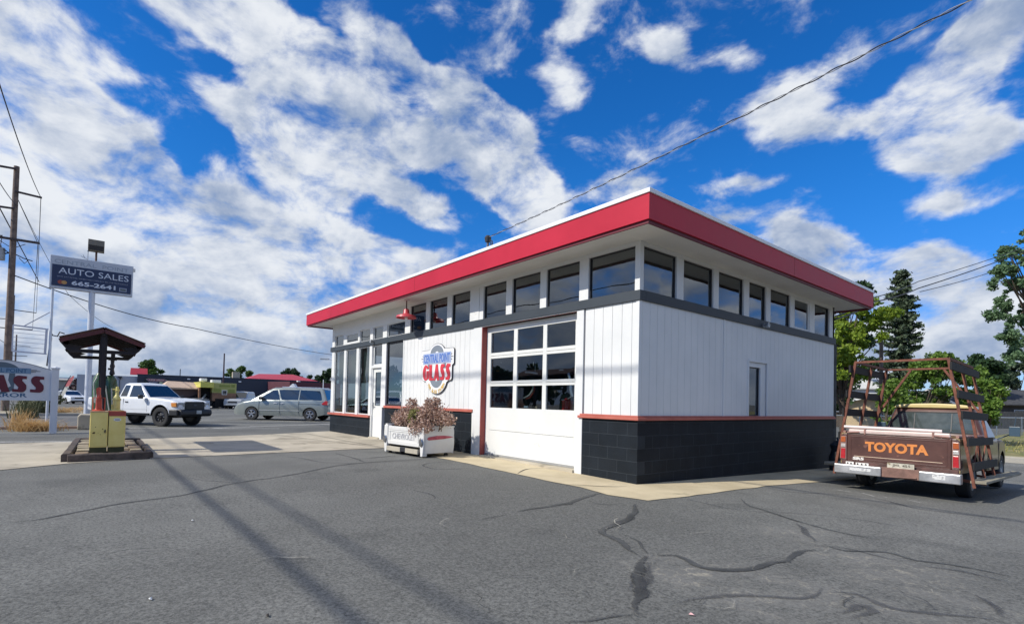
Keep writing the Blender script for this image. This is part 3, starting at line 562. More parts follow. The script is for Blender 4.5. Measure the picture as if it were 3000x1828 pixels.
def window(a, b, z0, z1, front=True, y=0., d=.05, fr=.03, m=M_WHITE, g=GL, parent=SH, name='window', fm=None, pane_t=.008):
    mb = MB()
    def bx(p, q, c, e, dd0=d-.015, dd1=d+.03):
        if front: mb.box(p, q, y+dd0, y+dd1, c, e)
        else: mb.box(y-dd1, y-dd0, p, q, c, e)
    bx(a, a+fr, z0, z1); bx(b-fr, b, z0, z1); bx(a+fr, b-fr, z1-fr, z1); bx(a+fr, b-fr, z0, z0+fr)
    fo = mb.build(name, fm or m, parent, bevel=.002); p = MB()
    if front: p.box(a+fr-.004, b-fr+.004, y+d+.004, y+d+.004+pane_t, z0+fr-.004, z1-fr+.004)
    else: p.box(y-d-.004-pane_t, y-d-.004, a+fr-.004, b-fr+.004, z0+fr-.004, z1-fr+.004)
    j = [rnd.uniform(-.0035, .0035) for _ in range(3)]; x_m = (a+b)/2; z_m = (z0+z1)/2; w_p = (b-a); h_p = (z1-z0)
    p.v = [(v[0], v[1]+j[0]*2*(v[0]-x_m)/w_p+j[1]*2*(v[2]-z_m)/h_p, v[2]) if front else (v[0]+j[0]*2*(v[1]-x_m)/w_p+j[1]*2*(v[2]-z_m)/h_p, v[1], v[2]) for v in p.v]
    p.build('pane', g, fo); return fo
for a, b in WL: window(a, b, 3.045, 3.43, fr=.07 if a == -12.30 else .022, d=.02 if a == -12.30 else .05)
for a, b in WM+WR: window(a, b, 3.045, 3.78, fr=.02, fm=M_FRAME)
for a, b in WS: window(a, b, 3.045, 3.78, False, fr=.055 if a == 5.75 else .022, d=.03 if a == 5.75 else .05, fm=M_FRAME if a != 5.75 else None)
# small side window
mb = MB(); mb.box(-.12, .012, 3.575, 3.62, 1.03, 2.19); mb.box(-.12, .012, 4.41, 4.455, 1.03, 2.19); mb.box(-.12, .012, 3.62, 4.41, 2.14, 2.19); mb.build('window_casing', M_WHITE, SH, bevel=.003)
mb = MB(); mb.box(-.12, -.02, 4.17, 4.41, 1.03, 2.14); mb.box(-.115, -.02, 3.62, 4.17, 2.04, 2.14); mb.build('window_casing', M_WHITE, SH)
window(3.62, 4.17, 1.035, 2.04, False, d=.07, fr=.018, g=GLD, fm=M_FRAME)
# office front
mb = MB()
for a, b in [(XL, -13.36), (-12.45, -12.27), (-11.37, -11.17), (-10.33, -10.15)]: mb.box(a, b, 0, .12, .69, 2.88)
mb.box(-9.43, -9.14, 0, .12, .955 if False else 1.02, 2.88); mb.box(-9.45, -9.33, .0, .12, .0, 1.02); mb.box(-9.33, -9.14, -.0, .001, .96, 1.02); mb.build('post', M_WHITE, SH, bevel=.004)
part('post', [(-10.152, -10.10, .0, .12, 0, .69)], M_WHITE)
for a, b in [(-13.36, -12.45), (-12.27, -11.37), (-11.17, -10.33)]: window(a, b, .70, 2.87, fr=.03, d=.04, g=GLD)
window(-9.14, -8.05, 1.03, 2.87, fr=.045, d=.05, fm=M_FRAME, g=GL)
window(-10.13, -9.45, 2.24, 2.87, fr=.04, d=.07); part('door_frame', [(-10.15, -9.43, .0, .12, 2.16, 2.24), (-10.15, -10.10, .02, .14, .69, 2.16), (-9.46, -9.43, .02, .14, .02, 2.16)], M_WHITE, bevel=.003)
dr = part('door', [(-10.10, -9.97, .06, .10, .04, 2.15), (-9.58, -9.46, .06, .10, .04, 2.15), (-9.97, -9.58, .06, .10, .04, 1.0), (-9.97, -9.58, .06, .10, 2.03, 2.15)], M_DOORW, bevel=.004)
part('pane', [(-9.975, -9.575, .075, .085, .995, 2.035)], GL, dr)
mb = MB(); mb.tube([(-10.04, .055, 1.0), (-10.04, .0, 1.0)], .012); mb.tube([(-10.04, .005, 1.0), (-9.93, .005, 1.0)], .011); mb.box(-10.06, -10.02, .05, .058, .9, 1.1); mb.build('handle', mat('steel', (.5, .5, .5), .3, .1, 5, metal=1), dr)
part('post', [(-8.05, -8.0, -.01, .12, .96, 2.88)], M_WHITE); part('threshold', [(-10.15, -9.45, -.05, .15, -.1, .035)], M_CONC2)
# garage opening
part('post', [(-4.6, -4.28, -.015, .12, -.1, 2.88)], M_WHITE, bevel=.004); part('post', [(-1.36, -1.19, -.015, .12, -.2, 2.88)], M_WHITE, bevel=.004)
part('jamb', [(-4.28, -4.26, -.005, .16, .02, 2.87), (-4.26, -1.36, .0, .03, 2.86, 2.88)], M_JAMB); part('lintel', [(-4.28, -1.36, -.016, .0, 2.865, 2.88)], M_WHITE)
gd = part('garage_door', [(-4.26, -4.11, .125, .17, .06, 2.86), (-3.31, -3.19, .125, .17, 1.04, 2.86), (-2.40, -2.29, .125, .17, 1.04, 2.86), (-1.52, -1.37, .125, .17, .06, 2.86),
   (-4.11, -3.31, .125, .17, 2.73, 2.86), (-3.19, -2.40, .125, .17, 2.73, 2.86), (-2.29, -1.52, .125, .17, 2.73, 2.86)]+
   [(a, b, .1255, .17, z0, z1) for a, b in ((-4.11, -3.31), (-3.19, -2.40), (-2.29, -1.52)) for z0, z1 in ((2.216, 2.28), (2.155, 2.209), (1.606, 1.66), (1.545, 1.599))], M_DOORW, bevel=.004)
part('door_panel', [(-4.11, -1.52, .126, .17, .585, 1.075), (-4.11, -1.52, .126, .17, .06, .578)], M_DOORW, gd, bevel=.004)
for a, b in ((-4.11, -3.31), (-3.19, -2.40), (-2.29, -1.52)):
    for z0, z1 in ((2.28, 2.73), (1.66, 2.155), (1.075, 1.545)): part('pane', [(a-.003, b+.003, .15, .156, z0-.003, z1+.003)], GLG, gd)
part('weather_strip', [(-4.26, -1.37, .12, .17, .022, .06)], mat('grey_rubber', (.3, .3, .29), .8, .1, 5), gd); part('threshold', [(-4.3, -1.36, -.06, .3, -.2, .018)], M_CONC2)
# roof
RX0, RX1, RY0, RY1 = -14.41, .67, -.70, 8.85
part('soffit', [(RX0+.05, RX1-.05, RY0+.05, RY1-.05, 3.85, 3.90)], M_SOFF)
part('roof_deck', [(RX0+.03, RX1-.03, RY0+.03, RY1-.03, 3.901, 4.20)], mat('roofing', (.3, .3, .3), .9, .2, 1))
part('fascia', [(RX0, RX1, RY0, RY0+.03, 3.852, 4.225), (RX0, RX1, RY1-.03, RY1, 3.852, 4.225), (RX0, RX0+.03, RY0+.03, RY1-.03, 3.852, 4.225), (RX1-.03, RX1, RY0+.03, RY1-.03, 3.852, 4.225)], M_RED)
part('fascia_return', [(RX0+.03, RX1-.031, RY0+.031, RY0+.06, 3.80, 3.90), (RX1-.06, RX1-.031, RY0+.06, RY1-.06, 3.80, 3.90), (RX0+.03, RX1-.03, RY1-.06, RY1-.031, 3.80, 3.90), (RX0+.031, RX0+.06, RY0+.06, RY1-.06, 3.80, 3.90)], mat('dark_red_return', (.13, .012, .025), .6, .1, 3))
part('fascia_joint', [(RX1, RX1+.002, 4.1, 4.106, 3.86, 4.22), (-11.9, -11.894, RY0-.002, RY0, 3.86, 4.22), (-6.2, -6.194, RY0-.002, RY0, 3.86, 4.22)], mat('joint_red', (.2, .01, .02), .6, 0))
part('roof_cap', [(RX0-.02, RX1+.02, RY0-.02, RY0+.12, 4.225, 4.29), (RX0-.02, RX1+.02, RY1-.12, RY1+.02, 4.225, 4.29), (RX1-.12, RX1+.02, RY0+.12, RY1-.12, 4.225, 4.29), (RX0-.02, RX0+.12, RY0+.12, RY1-.12, 4.225, 4.29)], M_CAP, bevel=.006)
# interior
part('interior_wall', [(XL+.2, -.2, 7.9, 7.98, 0, 3.85), (-8.0, -7.9, .2, 7.9, 0, 3.85), (-8.0, -7.95, .12, .2, 0, 3.0)], M_INT); part('interior_floor', [(XL+.2, -.2, .18, 8.0, -.05, .02)], M_INTF)
part('interior_wall', [(XL+.2, -8, 4.2, 4.3, 0, 3.85)], mat('office_wall', (.30, .33, .30), .8, .1, 1))
part('office_counter', [(-12.9, -10.6, 1.6, 2.2, .02, 1.0)], mat('counter', (.25, .28, .27), .6, .1, 2)); part('window_shade', [(-13.3, -10.4, .16, .165, 1.72, 2.86)], mat('pale_shade', (.30, .36, .33), .8, .1, 2))
# things inside the workshop
def PY(u, v, y): d = ray(u, v); return CAM+d*((y-CAM.y)/d.y)
def Z4(a, b, y): return PY(1400+a/4.55, 920+b/4.55, y)
PS_ = mat('pale_steel', (.5, .48, .44), .5, .1, 3)
def hung(name, label, cat, pts, r, m, y=.62):
    mb = MB(); q = [Z4(a, b, y) for a, b in pts]; c0 = q[0].copy(); mb.tube([p-c0 for p in q], r, 6); o = mb.build(name, m, smooth=True); o.location = c0; return tag(o, label, cat, 'parts hanging inside the garage door')
hung('bent_pipe', 'pale curved pipe seen through the lower middle garage pane', 'pipe', [(745, 900), (740, 1000), (690, 1080), (615, 1120)], .022, PS_); hung('bent_pipe', 'rusty curved pipe just beside the pale one in the lower middle pane', 'pipe', [(760, 930), (750, 1030), (700, 1110), (640, 1130)], .016, mat('rusty_red', (.40, .07, .05), .6, .2, 6))
hung('hanging_rod', 'thin pale rod above the white bar in the centre garage pane', 'rod', [(742, 640), (742, 690)], .008, PS_); hung('hanging_rod', 'longer thin pale rod hanging at the right of the centre garage pane', 'rod', [(768, 650), (762, 765)], .007, PS_)
hung('white_bar', 'bright white bar across the centre garage pane', 'bar', [(635, 772), (720, 778), (790, 792)], .022, M_CAP); hung('chrome_strip', 'slanted chrome strip behind the right garage panes', 'strip', [(1210, 790), (1235, 900), (1240, 1010), (1262, 1100)], .028, mat('bright_strip', (.7, .7, .7), .3, .1, 5, metal=.6)); hung('chrome_strip', 'short chrome strip lying below the slanted one', 'strip', [(1262, 1090), (1200, 1130)], .014, mat('bright_strip', (.7, .7, .7)))
for (a, b, w_, h_, cc_, lab) in ((258, 757, .09, .035, (.62, .35, .18), 'orange and white tag in the left middle garage pane'), (355, 748, .05, .035, (.6, .6, .55), 'small white tag right of the orange one in the left middle pane'), (303, 645, .035, .025, (.6, .6, .6), 'tiny white tag high in the left middle garage pane'), (1110, 745, .12, .022, (.6, .6, .58), 'narrow white label in the right middle garage pane'), (1130, 1142, .07, .025, (.6, .62, .55), 'narrow white label low in the right bottom garage pane'), (640, 1235, .13, .035, (.30, .38, .45), 'blue grey block on the sill of the middle bottom pane'), (755, 1240, .15, .035, (.55, .38, .25), 'wooden block on the sill of the middle bottom pane')):
    q = Z4(a, b, .58); mb = MB(); mb.box(-w_/2, w_/2, 0, .02, -h_/2, h_/2); o = mb.build('tag', mat('tag%g%g' % (cc_[0], cc_[2]), cc_, .6, .1, 9)); o.location = q; tag(o, lab, 'tag', 'small tags and blocks inside the garage door')
t = thing('workbench', 'dark workbench seen through the garage door panes', 'workbench', (-2.6, 4.6, .02)); mb = MB(); mb.box(-1.3, 1.3, -.35, .35, .86, .92); mb.build('bench_top', mat('bench_wood', (.35, .22, .12), .6, .2, 4), t)
for sx in (-1.2, 1.2):
    for sy in (-.28, .28): mb = MB(); mb.box(sx-.04, sx+.04, sy-.04, sy+.04, 0, .86); mb.build('leg', M_FRAME, t)
mb = MB(); mb.lathe([(.0, 0), (.11, 0), (.11, .2), (.07, .24), (.03, .26), (0, .26)], 16); mb.tube([(.02, 0, .24), (.12, 0, .30)], .015); fc = mb.build('fuel_can', mat('red_plastic', (.65, .02, .03), .4, .05, 3), smooth=True); fc.location = PY(1662, 1204, .75); tag(fc, 'red fuel can behind the lower right pane of the garage door', 'can')
t = thing('tool_cabinet', 'low dark tool cabinet just inside the garage door', 'cabinet', (-2.2, .75, .02)); mb = MB(); mb.box(-.6, .6, -.25, .25, 0, .97); mb.build('carcass', M_FRAME, t, bevel=.01); mb = MB(); mb.box(-.62, .62, -.27, .27, .97, 1.0); mb.build('top', mat('bench_wood', (.35, .22, .12), .6, .2, 4), t)
t = thing('glass_rack', 'pale A-frame glass rack standing inside the workshop', 'rack', (-3.4, 3.2, .02))
for s in (-.5, .5):
    mb = MB(); mb.bar((s, -.4, 0), (s, 0, 1.9), .06); mb.bar((s, .4, 0), (s, 0, 1.9), .06); mb.build('upright', mat('pale_steel', (.5, .48, .44), .5, .1, 3), t)
mb = MB(); mb.bar((-.5, -.2, .95), (.5, -.2, .95), .05); mb.bar((-.5, .2, .95), (.5, .2, .95), .05); mb.bar((-.5, 0, 1.9), (.5, 0, 1.9), .05); mb.build('crossbar', mat('pale_steel', (.5, .48, .44), .5, .1, 3), t)

# fixtures on the shop
def barn_light(loc):
    t = thing('barn_light', 'red barn light hanging from the soffit over the office end of the shop', 'lamp', loc)
    mb = MB(); mb.lathe([(0, .46), (.075, .46), (.075, .50), (0, .50)], 20); mb.build('ceiling_plate', M_SOFF, t, smooth=True)
    mb = MB(); mb.tube([(0, 0, .2), (0, 0, .47)], .016, 10); mb.build('stem', mat('dark_red_stem', (.10, .02, .02), .5, .1, 5), t, smooth=True)
    mb = MB(); mb.lathe([(.055, .24), (.075, .20), (.08, .13), (.10, .10), (.17, .085), (.25, .055), (.275, .0), (.262, .0), (.24, .045), (.16, .07), (.06, .08), (0, .08)], 32); mb.build('lamp_shade', mat('red_enamel', (.55, .06, .075), .35, .08, 6, coat=.4), t, smooth=True)
    mb = MB(); mb.lathe([(0, -.045), (.03, -.04), (.045, -.01), (.03, .05), (0, .05)], 14); mb.build('bulb', mat('bulb_glass', (.8, .8, .78), .2, 0), t, smooth=True)
barn_light((-7.22, -.37, 3.36))
def flood(loc, rz, label):
    t = thing('security_light', label, 'lamp', loc, rz); mb = MB(); mb.lathe([(0, 0), (.04, 0), (.04, -.03), (0, -.03)], 14, axis='y'); mb.build('base', mat('grey_metal', (.35, .37, .4), .4, .05, 5, metal=.6), t, smooth=True)
    mb = MB(); mb.lathe([(0, -.03), (.03, -.035), (.05, -.07), (.058, -.12), (.05, -.125), (0, -.11)], 16, axis='y'); mb.build('lamp_head', mat('grey_metal', (.35, .37, .4), .4, .05, 5, metal=.6), t, smooth=True)
flood((-9.95, -.036, 2.98), 0, 'small round grey light on the slate band above the office door'); flood((.036, 4.15, 2.93), R(90), 'small round grey light on the slate band of the shaded side wall')
t = thing('service_mast', 'dark service mast with drooping cable loops on the red roof', 'mast', (-6.9, 2.0, 4.2)); mb = MB(); mb.tube([(0, 0, 0), (0, 0, 1.6)], .035, 10); mb.build('pole', mat('mast_grey', (.12, .12, .14), .5, .1, 4), t, smooth=True)
mb = MB(); mb.lathe([(0, 1.82), (.06, 1.8), (.1, 1.74), (.08, 1.62), (0, 1.6)], 14); mb.build('weatherhead', M_FRAME, t, smooth=True)
mb = MB(); mb.tube([(.05, 0, 1.7), (.2, 0, 1.6), (.27, 0, 1.2), (.35, 0, .6), (.4, 0, .1)], .018, 6); mb.tube([(.05, 0, 1.7), (.16, 0, 1.5), (.2, 0, 1.1), (.25, 0, .5)], .015, 6); mb.build('cable_loop', M_BLK, t, smooth=True)
t = thing('roof_vent', 'small dark cap vent poking above the shaded roof edge', 'vent', (-.9, 5.95, 4.2)); mb = MB(); mb.lathe([(0, 0), (.07, 0), (.07, .62), (0, .62)], 16); mb.build('pipe', mat('grey_metal', (.35, .37, .4), .4, .05, 5, metal=.6), t, smooth=True); mb = MB(); mb.lathe([(0, .72), (.13, .68), (.14, .6), (0, .6)], 16); mb.build('cap', M_FRAME, t, smooth=True)

# wall sign: shield outline, ring, plate, lettering
sg = thing('shop_sign', 'white shield-shaped sign reading CENTRAL POINT GLASS in blue, red and yellow on the front wall', 'sign', (-6.155, -.03, 2.0))
def sgf(a, b, d): return (a, -d, b)      # sign plane faces -y
SX = .84; 
def outline(g=0.):
    g *= .6
    o = []
    def arc(cx, cz, rx, rz, a0, a1, n=14):
        for i in range(n+1): a = R(a0+(a1-a0)*i/n); o.append((cx+rx*math.cos(a), cz+rz*math.sin(a)))
    o.append((-.82-g, .12)); o.append((-.82-g, .43)); arc(-.76, .44, .06+g, .05+g, 180, 90, 4); o.append((-.44, .49+g)); arc(0, .40, .38+g, .24+g, 155, 25, 16); o.append((.44, .49+g)); arc(.76, .44, .06+g, .05+g, 90, 0, 4)
    o.append((.82+g, .12)); arc(.80, .12, .02+g, .02+g, 0, -90, 2); o.append((.74+g, .07)); o.append((.74+g, -.22)); arc(.66, -.24, .08+g, .06+g, 0, -80, 3); o.append((.58+g, -.31)); arc(0, -.22, .52+g, .42+g, -18, -162, 22); o.append((-.58-g, -.31)); arc(-.66, -.24, .08+g, .06+g, 260, 180, 3); o.append((-.74-g, .07)); o.append((-.80, .10-g))
    return o
def sc2(p): return [(a, b*.98) for a, b in p]
mb = MB(); mb.prism(sc2(outline(.018)), sgf, -.008, .008); mb.build('sign_border', M_FRAME, sg)
mb = MB(); mb.prism(sc2(outline(0)), sgf, -.006, .012); mb.build('sign_board', M_CAP, sg)
def ringp(r0x, r0z, r1x, r1z, cz_, a0, a1, n=30):
    return [(r1x*math.cos(R(a0+(a1-a0)*i/n)), cz_+r1z*math.sin(R(a0+(a1-a0)*i/n))) for i in range(n+1)]+[(r0x*math.cos(R(a1+(a0-a1)*i/n)), cz_+r0z*math.sin(R(a1+(a0-a1)*i/n))) for i in range(n+1)]
M_SGREY = mat('sign_grey', (.20, .23, .27), .5, .05, 5); M_SRED = mat('sign_red', (.62, .04, .06), .5, .05, 5)
mb = MB(); mb.prism([(-.33, .38)]+[(.33*math.cos(R(180-i*7.5)), .38+.21*math.sin(R(180-i*7.5))) for i in range(25)]+[(.33, .38), (.09, .38)]+[(.09*math.cos(R(i*20)), .38+.06*math.sin(R(i*20))) for i in range(10)], sgf, .012, .015); mb.build('tyre_arc', M_SGREY, sg)
mb = MB(); mb.prism(ringp(.15, .14, .34, .31, -.17, 188, 352), sgf, .012, .015); mb.box(-.46, -.34, -.0155, -.012, .0, .12); mb.box(.34, .46, -.0155, -.012, .0, .15); mb.build('tyre_arc', M_SGREY, sg)
mb = MB(); mb.box(-.70, .70, -.020, -.012, .13, .40); mb.build('name_plate', mat('plate_blue_grey', (.33, .40, .58), .5, .05, 5), sg)
mb = MB()
for s in (-1, 1):
    for z, l in ((.20, .05), (.265, .10), (.33, .05)): mb.box(min(s*.70, s*(.70+l)), max(s*.70, s*(.70+l)), -.016, -.012, z, z+.018)
mb.build('speed_lines', M_FRAME, sg)
lettering('CENTRAL POINT', mat('sign_blue', (.06, .16, .52), .5, .05, 5), sg, (-.65, -.0205, .155), (1, 0, 0), (0, 0, 1), 1.30, .215, .012, .003)
# art-deco letters (unit box 0..1)
def deco(ch):
    A = []
    def arc(cx, cy, rx, ry, a0, a1, n=8): return [(cx+rx*math.cos(R(a0+(a1-a0)*i/n)), cy+ry*math.sin(R(a0+(a1-a0)*i/n))) for i in range(n+1)]
    if ch == 'S': return [[(.92, .80), (.92, .97)]+arc(.42, .74, .36, .26, 75, 185, 8)+[(.10, .56), (.26, .42), (.40, .30), (.36, .18), (.02, .19), (.02, .02)]+arc(.60, .26, .32, .26, -90, 10, 8)+[(.90, .44), (.76, .58), (.62, .70), (.66, .80)]]
    if ch == 'A': return [[(-.02, 0), (.30, 1), (.66, 1), (1.0, 0), (.56, 0), (.54, .14), (.32, .14), (.27, 0)]]
    if ch == 'L': return [[(0, 0), (0, 1), (.62, 1), (.62, .14), (1.0, .14), (1.0, 0)]]
    if ch == 'G': return [arc(.5, .5, .5, .5, 60, 300, 20)+[(1, .12), (1, .62), (.62, .62), (.62, .10), (.50, .12), (.46, .5), (.50, .86), (.62, .88), (.62, .74), (.95, .74), (.95, .86)]]
def deco_word(parent, word, m, org, xd, yd, ws, h, gap, depth, name='lettering', zoff=0.):
    mb = MB(); xd = Vector(xd); yd = Vector(yd); zd = xd.cross(yd); x = 0
    for i, ch in enumerate(word):
        for poly in deco(ch): mb.prism(poly, lambda a, b, d: Vector(org)+xd*(x+a*ws[i])+yd*(b*h)+zd*d, zoff, zoff+depth)
        x += ws[i]+gap
    return mb.build(name, m, parent)
deco_word(sg, 'GLASS', M_SRED, (-.70, -.016, -.29), (1, 0, 0), (0, 0, 1), [.31, .22, .27, .24, .24], .40, .030, .008)
M_YEL = mat('sign_yellow', (.68, .44, .08), .5, .1, 5)
for i, ch in enumerate('YOUR GLASS STATION'):
    if ch == ' ': continue
    a = R(-152+i*124/17); p = Vector((.44*math.cos(a), -.018, -.22+.36*math.sin(a))); xd = Vector((-math.sin(a)*.44, 0, math.cos(a)*.36)).normalized(); yd = Vector((-math.cos(a), 0, -math.sin(a))); yd = (yd-xd*yd.dot(xd)).normalized()
    lettering(ch, M_YEL, sg, p-xd*.022-yd*.04, xd, yd, .046, .085, .02, .003)
sg.scale = (.96, 1, 1.0)
# ------------------------------------------------------------ planter made from a pickup bed
PW = mat('old_white_enamel', (.70, .69, .66), .4, .06, 3, bump=.05, bs=10, blot=((.45, .36, .26), 5, .68), coat=.3)
pl = thing('planter', 'white pickup tailgate and bed side turned into a planter, by the front wall', 'planter', (-5.12, -1.44, -.035), R(6))
def rr(x0, x1, z0, z1, r, n=4):
    o = []
    for cx, cz, a in ((x1-r, z1-r, 0), (x0+r, z1-r, 90), (x0+r, z0+r, 180), (x1-r, z0+r, 270)):
        for i in range(n+1): o.append((cx+r*math.cos(R(a+90*i/n)), cz+r*math.sin(R(a+90*i/n))))
    return o
fr_ = lambda a, b, d: (a, -d, b)
mb = MB(); mb.prism(rr(-.62, .62, .24, .645, .03), fr_, -.06, 0); mb.prism(rr(-.60, .60, .565, .64, .02), fr_, 0, .012); mb.prism(rr(-.60, .60, .25, .325, .02), fr_, 0, .018); mb.box(-.60, .60, -.0135, 0, .53, .545); mb.box(-.56, -.53, -.012, 0, .33, .53); mb.box(.53, .56, -.012, 0, .33, .53); mb.build('tailgate', PW, pl, bevel=.005)
lettering('CHEVROLET', mat('pale_grey_letters', (.42, .42, .43), .5, .1, 5), pl, (-.44, -.001, .375), (1, 0, 0), (0, 0, 1), .88, .125, .012, .006)
for s in (-1, 1):
    mb = MB(); mb.prism([(s*.62, .66), (s*.755, .665), (s*.77, .5), (s*.765, .30), (s*.735, .06), (s*.66, .055), (s*.64, .25), (s*.62, .35)], fr_, -.10, .02); mb.build('corner_post', PW, pl, bevel=.012)
    mb = MB(); mb.lathe([(0, .02), (.05, .02), (.06, .04), (.05, .055), (0, .055)], 16, axis='y', c=(0, 0, 0)); v = [(a, -b, c) for a, b, c in mb.v]; mb.v = [(a+s*.70, b, c*1.6+.36) for a, b, c in v]; mb.build('tail_light_socket', mat('steel', (.5, .5, .5)), pl, smooth=True)
sdm = lambda a, b, d: (.745+.035*math.sin(math.pi*clamp(b/.68))+d, a, b)
ny = 12; nz = 12
for sgn in (1, -1):
    mb = MB(); o = 0
    for i in range(ny+1):
        for j in range(nz+1):
            y = .02+.76*i/ny; z = .10+.57*j/nz+ (.02 if j == 0 and 0 < i < ny else 0); x = .735+.05*math.sin(math.pi*(z-.02)/.75)-.012*math.exp(-((z-.46)/.05)**2); mb.v.append((sgn*x, y, z))
    for i in range(ny):
        for j in range(nz): a = o+i*(nz+1)+j; mb.f.append((a, a+1, a+nz+2, a+nz+1)); mb.m.append(0)
    mb.box(min(sgn*.70, sgn*.77), max(sgn*.70, sgn*.77), .02, .79, .66, .69)
    mb.build('bed_side', PW, pl, smooth=True)
mb = MB(); mb.prism([(.06, .43), (.10, .465), (.30, .49), (.50, .49), (.64, .475), (.76, .455), (.64, .435), (.50, .42), (.30, .41), (.10, .40)], lambda a, b, d: (.735+.05*math.sin(math.pi*(b-.02)/.75)+d, a, b), -.003, .004); mb.build('red_flash', mat('flash_red', (.45, .03, .07), .45, .3, 9, col2=(.62, .10, .14)), pl)
mb = MB(); mb.box(-.70, .70, .06, .77, .12, .55); mb.build('soil_box', mat('soil', (.06, .045, .03), .95, .3, 8, bump=.6, bs=30), pl)
mb = MB(); mb.box(-.60, -.06, -.05, -.01, .10, .20); mb.box(.14, .60, -.05, -.01, .10, .20); mb.build('bumper_board', mat('bumper_tan', (.42, .38, .30), .7, .15, 6), pl, bevel=.006); mb = MB(); mb.box(-.09, .16, -.03, .03, .11, .21); mb.build('hitch_plate', M_FRAME, pl, bevel=.01)
for x in (-.6, .6):
    for y in (.05, .70): mb = MB(); mb.lathe([(0, -.02), (.045, -.02), (.045, .02), (0, .02)], 14, c=(x, y, .055), axis='x'); mb.build('caster', M_BLK, pl, smooth=True)
rg = np.random.default_rng(3)
LM1 = leafmat('purple_leaves', (.26, .14, .11), (.66, .49, .38), .25); LM2 = leafmat('olive_leaves', (.14, .16, .04), (.38, .34, .13), .25)
def shrub(name, label, loc, cl, n, size, lm, wood, seed, grp=None, stems=18):
    t = thing(name, label, 'shrub', loc, 0, grp)
    p = clumps(cl, n, seed, .25); leaves(p, size, lm, 'foliage', t, seed=seed, aspect=1.7)
    mb = MB(); r_ = random.Random(seed)
    for i in range(stems):
        c = cl[r_.randrange(len(cl))]; e = Vector((c[0]+r_.gauss(0, .6)*c[3], c[1]+r_.gauss(0, .6)*c[4], c[2]+r_.uniform(-.2, .95)*c[5])); b = Vector((c[0]*.55, c[1]*.55, 0)); m_ = b.lerp(e, .5)+Vector((r_.gauss(0, .03), r_.gauss(0, .03), .04)); mb.tube([b, m_, e], [.012, .008, .003], 5)
    mb.build('stem', wood, t); return t
WOOD = mat('twig', (.12, .08, .055), .9, .3, 9)
shrub('shrub', 'bronze leafed shrub at the door end of the white planter', (-5.62, -1.0, .55), [(-.05, 0, .34, .28, .28, .20), (-.38, 0, .25, .25, .22, .18), (-.62, -.05, .22, .17, .14, .14), (.22, 0, .32, .2, .25, .22), (-.05, .05, .58, .14, .14, .14), (-.45, -.05, .12, .14, .14, .12), (-.1, -.2, .15, .3, .15, .14)], 2600, .034, LM1, WOOD, 3, 'shrubs growing in the white planter')
shrub('shrub', 'taller rust brown shrub spilling over the red flash at the garage end of the planter', (-4.62, -1.02, .55), [(0, 0, .38, .33, .3, .22), (.34, .05, .28, .26, .2, .18), (.62, .02, .26, .18, .14, .13), (-.25, 0, .34, .2, .25, .2), (-.05, -.35, .08, .35, .14, .2), (.12, 0, .62, .12, .12, .12), (-.2, 0, .60, .09, .1, .12), (.48, 0, .35, .12, .12, .1), (.25, -.3, .1, .25, .12, .15)], 3400, .034, LM1, WOOD, 5, 'shrubs growing in the white planter')
shrub('shrub', 'small olive green plant between the two brown shrubs of the white planter', (-5.12, -1.18, .55), [(0, 0, .22, .2, .16, .2), (.1, -.05, .38, .14, .12, .1)], 800, .034, LM2, WOOD, 8, 'shrubs growing in the white planter', 8)

# ------------------------------------------------------------ pump island
isl = thing('pump_island', 'raised island of brown pavers in a dark timber edging under the small red canopy', 'island', (-6.58, -6.45, 0))
TB = mat('old_timber', (.055, .042, .036), .85, .35, 6, bump=.7, bs=30, col2=(.13, .10, .085))
r_ = random.Random(4)
def timber(a, b, w=.13, h=.14):
    mb = MB(); n = 10; a = Vector(a); b = Vector(b); d = (b-a)/n; s = Vector((-d.y, d.x, 0)).normalized()*w/2; vs = []
    for i in range(n+1):
        p = a+d*i; k = r_.uniform(.9, 1.05); q = r_.uniform(-.008, .008); vs += [p-s*k+Vector((0, 0, -.1)), p-s*k+Vector((0, 0, h-.02+q)), p-s*.7*k+Vector((0, 0, h+q)), p+s*.7*k+Vector((0, 0, h+q)), p+s*k+Vector((0, 0, h-.02+q)), p+s*k+Vector((0, 0, -.1))]
    fs = [tuple(range(6))[::-1], tuple(range(6*n, 6*n+6))]+[(6*i+j, 6*i+(j+1) % 6, 6*i+6+(j+1) % 6, 6*i+6+j) for i in range(n) for j in range(6)]
    mb.add(vs, fs); return mb.build('edging', TB, isl, smooth=False)
timber((.03, -.58, 0), (-.06, .58, 0)); timber((.0, -.60, 0), (-4.1, -.50, 0)); timber((-.13, .60, 0), (-3.5, .62, 0), .10, .12); timber((-4.1, -.5, 0), (-3.5, .62, 0))
mb = MB(); BR = [mat('paver_brown', (.20, .14, .10), .9, .3, 3, bump=.5, bs=30, col2=(.33, .26, .18)), mat('paver_tan', (.36, .30, .20), .9, .25, 3, bump=.5, bs=30, col2=(.48, .42, .30)), mat('paver_dark', (.08, .06, .05), .9, .3, 3, bump=.5, bs=30)]
x = -.10
while x > -3.9:
    y = -.50+.02*r_.random()
    while y < .5:
        w_ = .20; y1 = min(y+w_, .54); mb.mi = 0 if r_.random() < .55 else 1; hz = .115+r_.uniform(-.01, .012); dx = r_.uniform(-.006, .006)
        lim = .02 if -x < 3.4 else .02
        if y1-y > .05 and x-.22 > -4.0+max(0, (y+.5))*.5: mb.box(x-.22+dx+lim/2, x+dx-lim/2, y+.008, y1-.008, 0, hz)
        y += w_
    x -= .24
mb.mi = 2; mb.box(-3.4, -.02, -.52, .54, -.05, .07); mb.build('paver', BR, isl, bevel=.008)
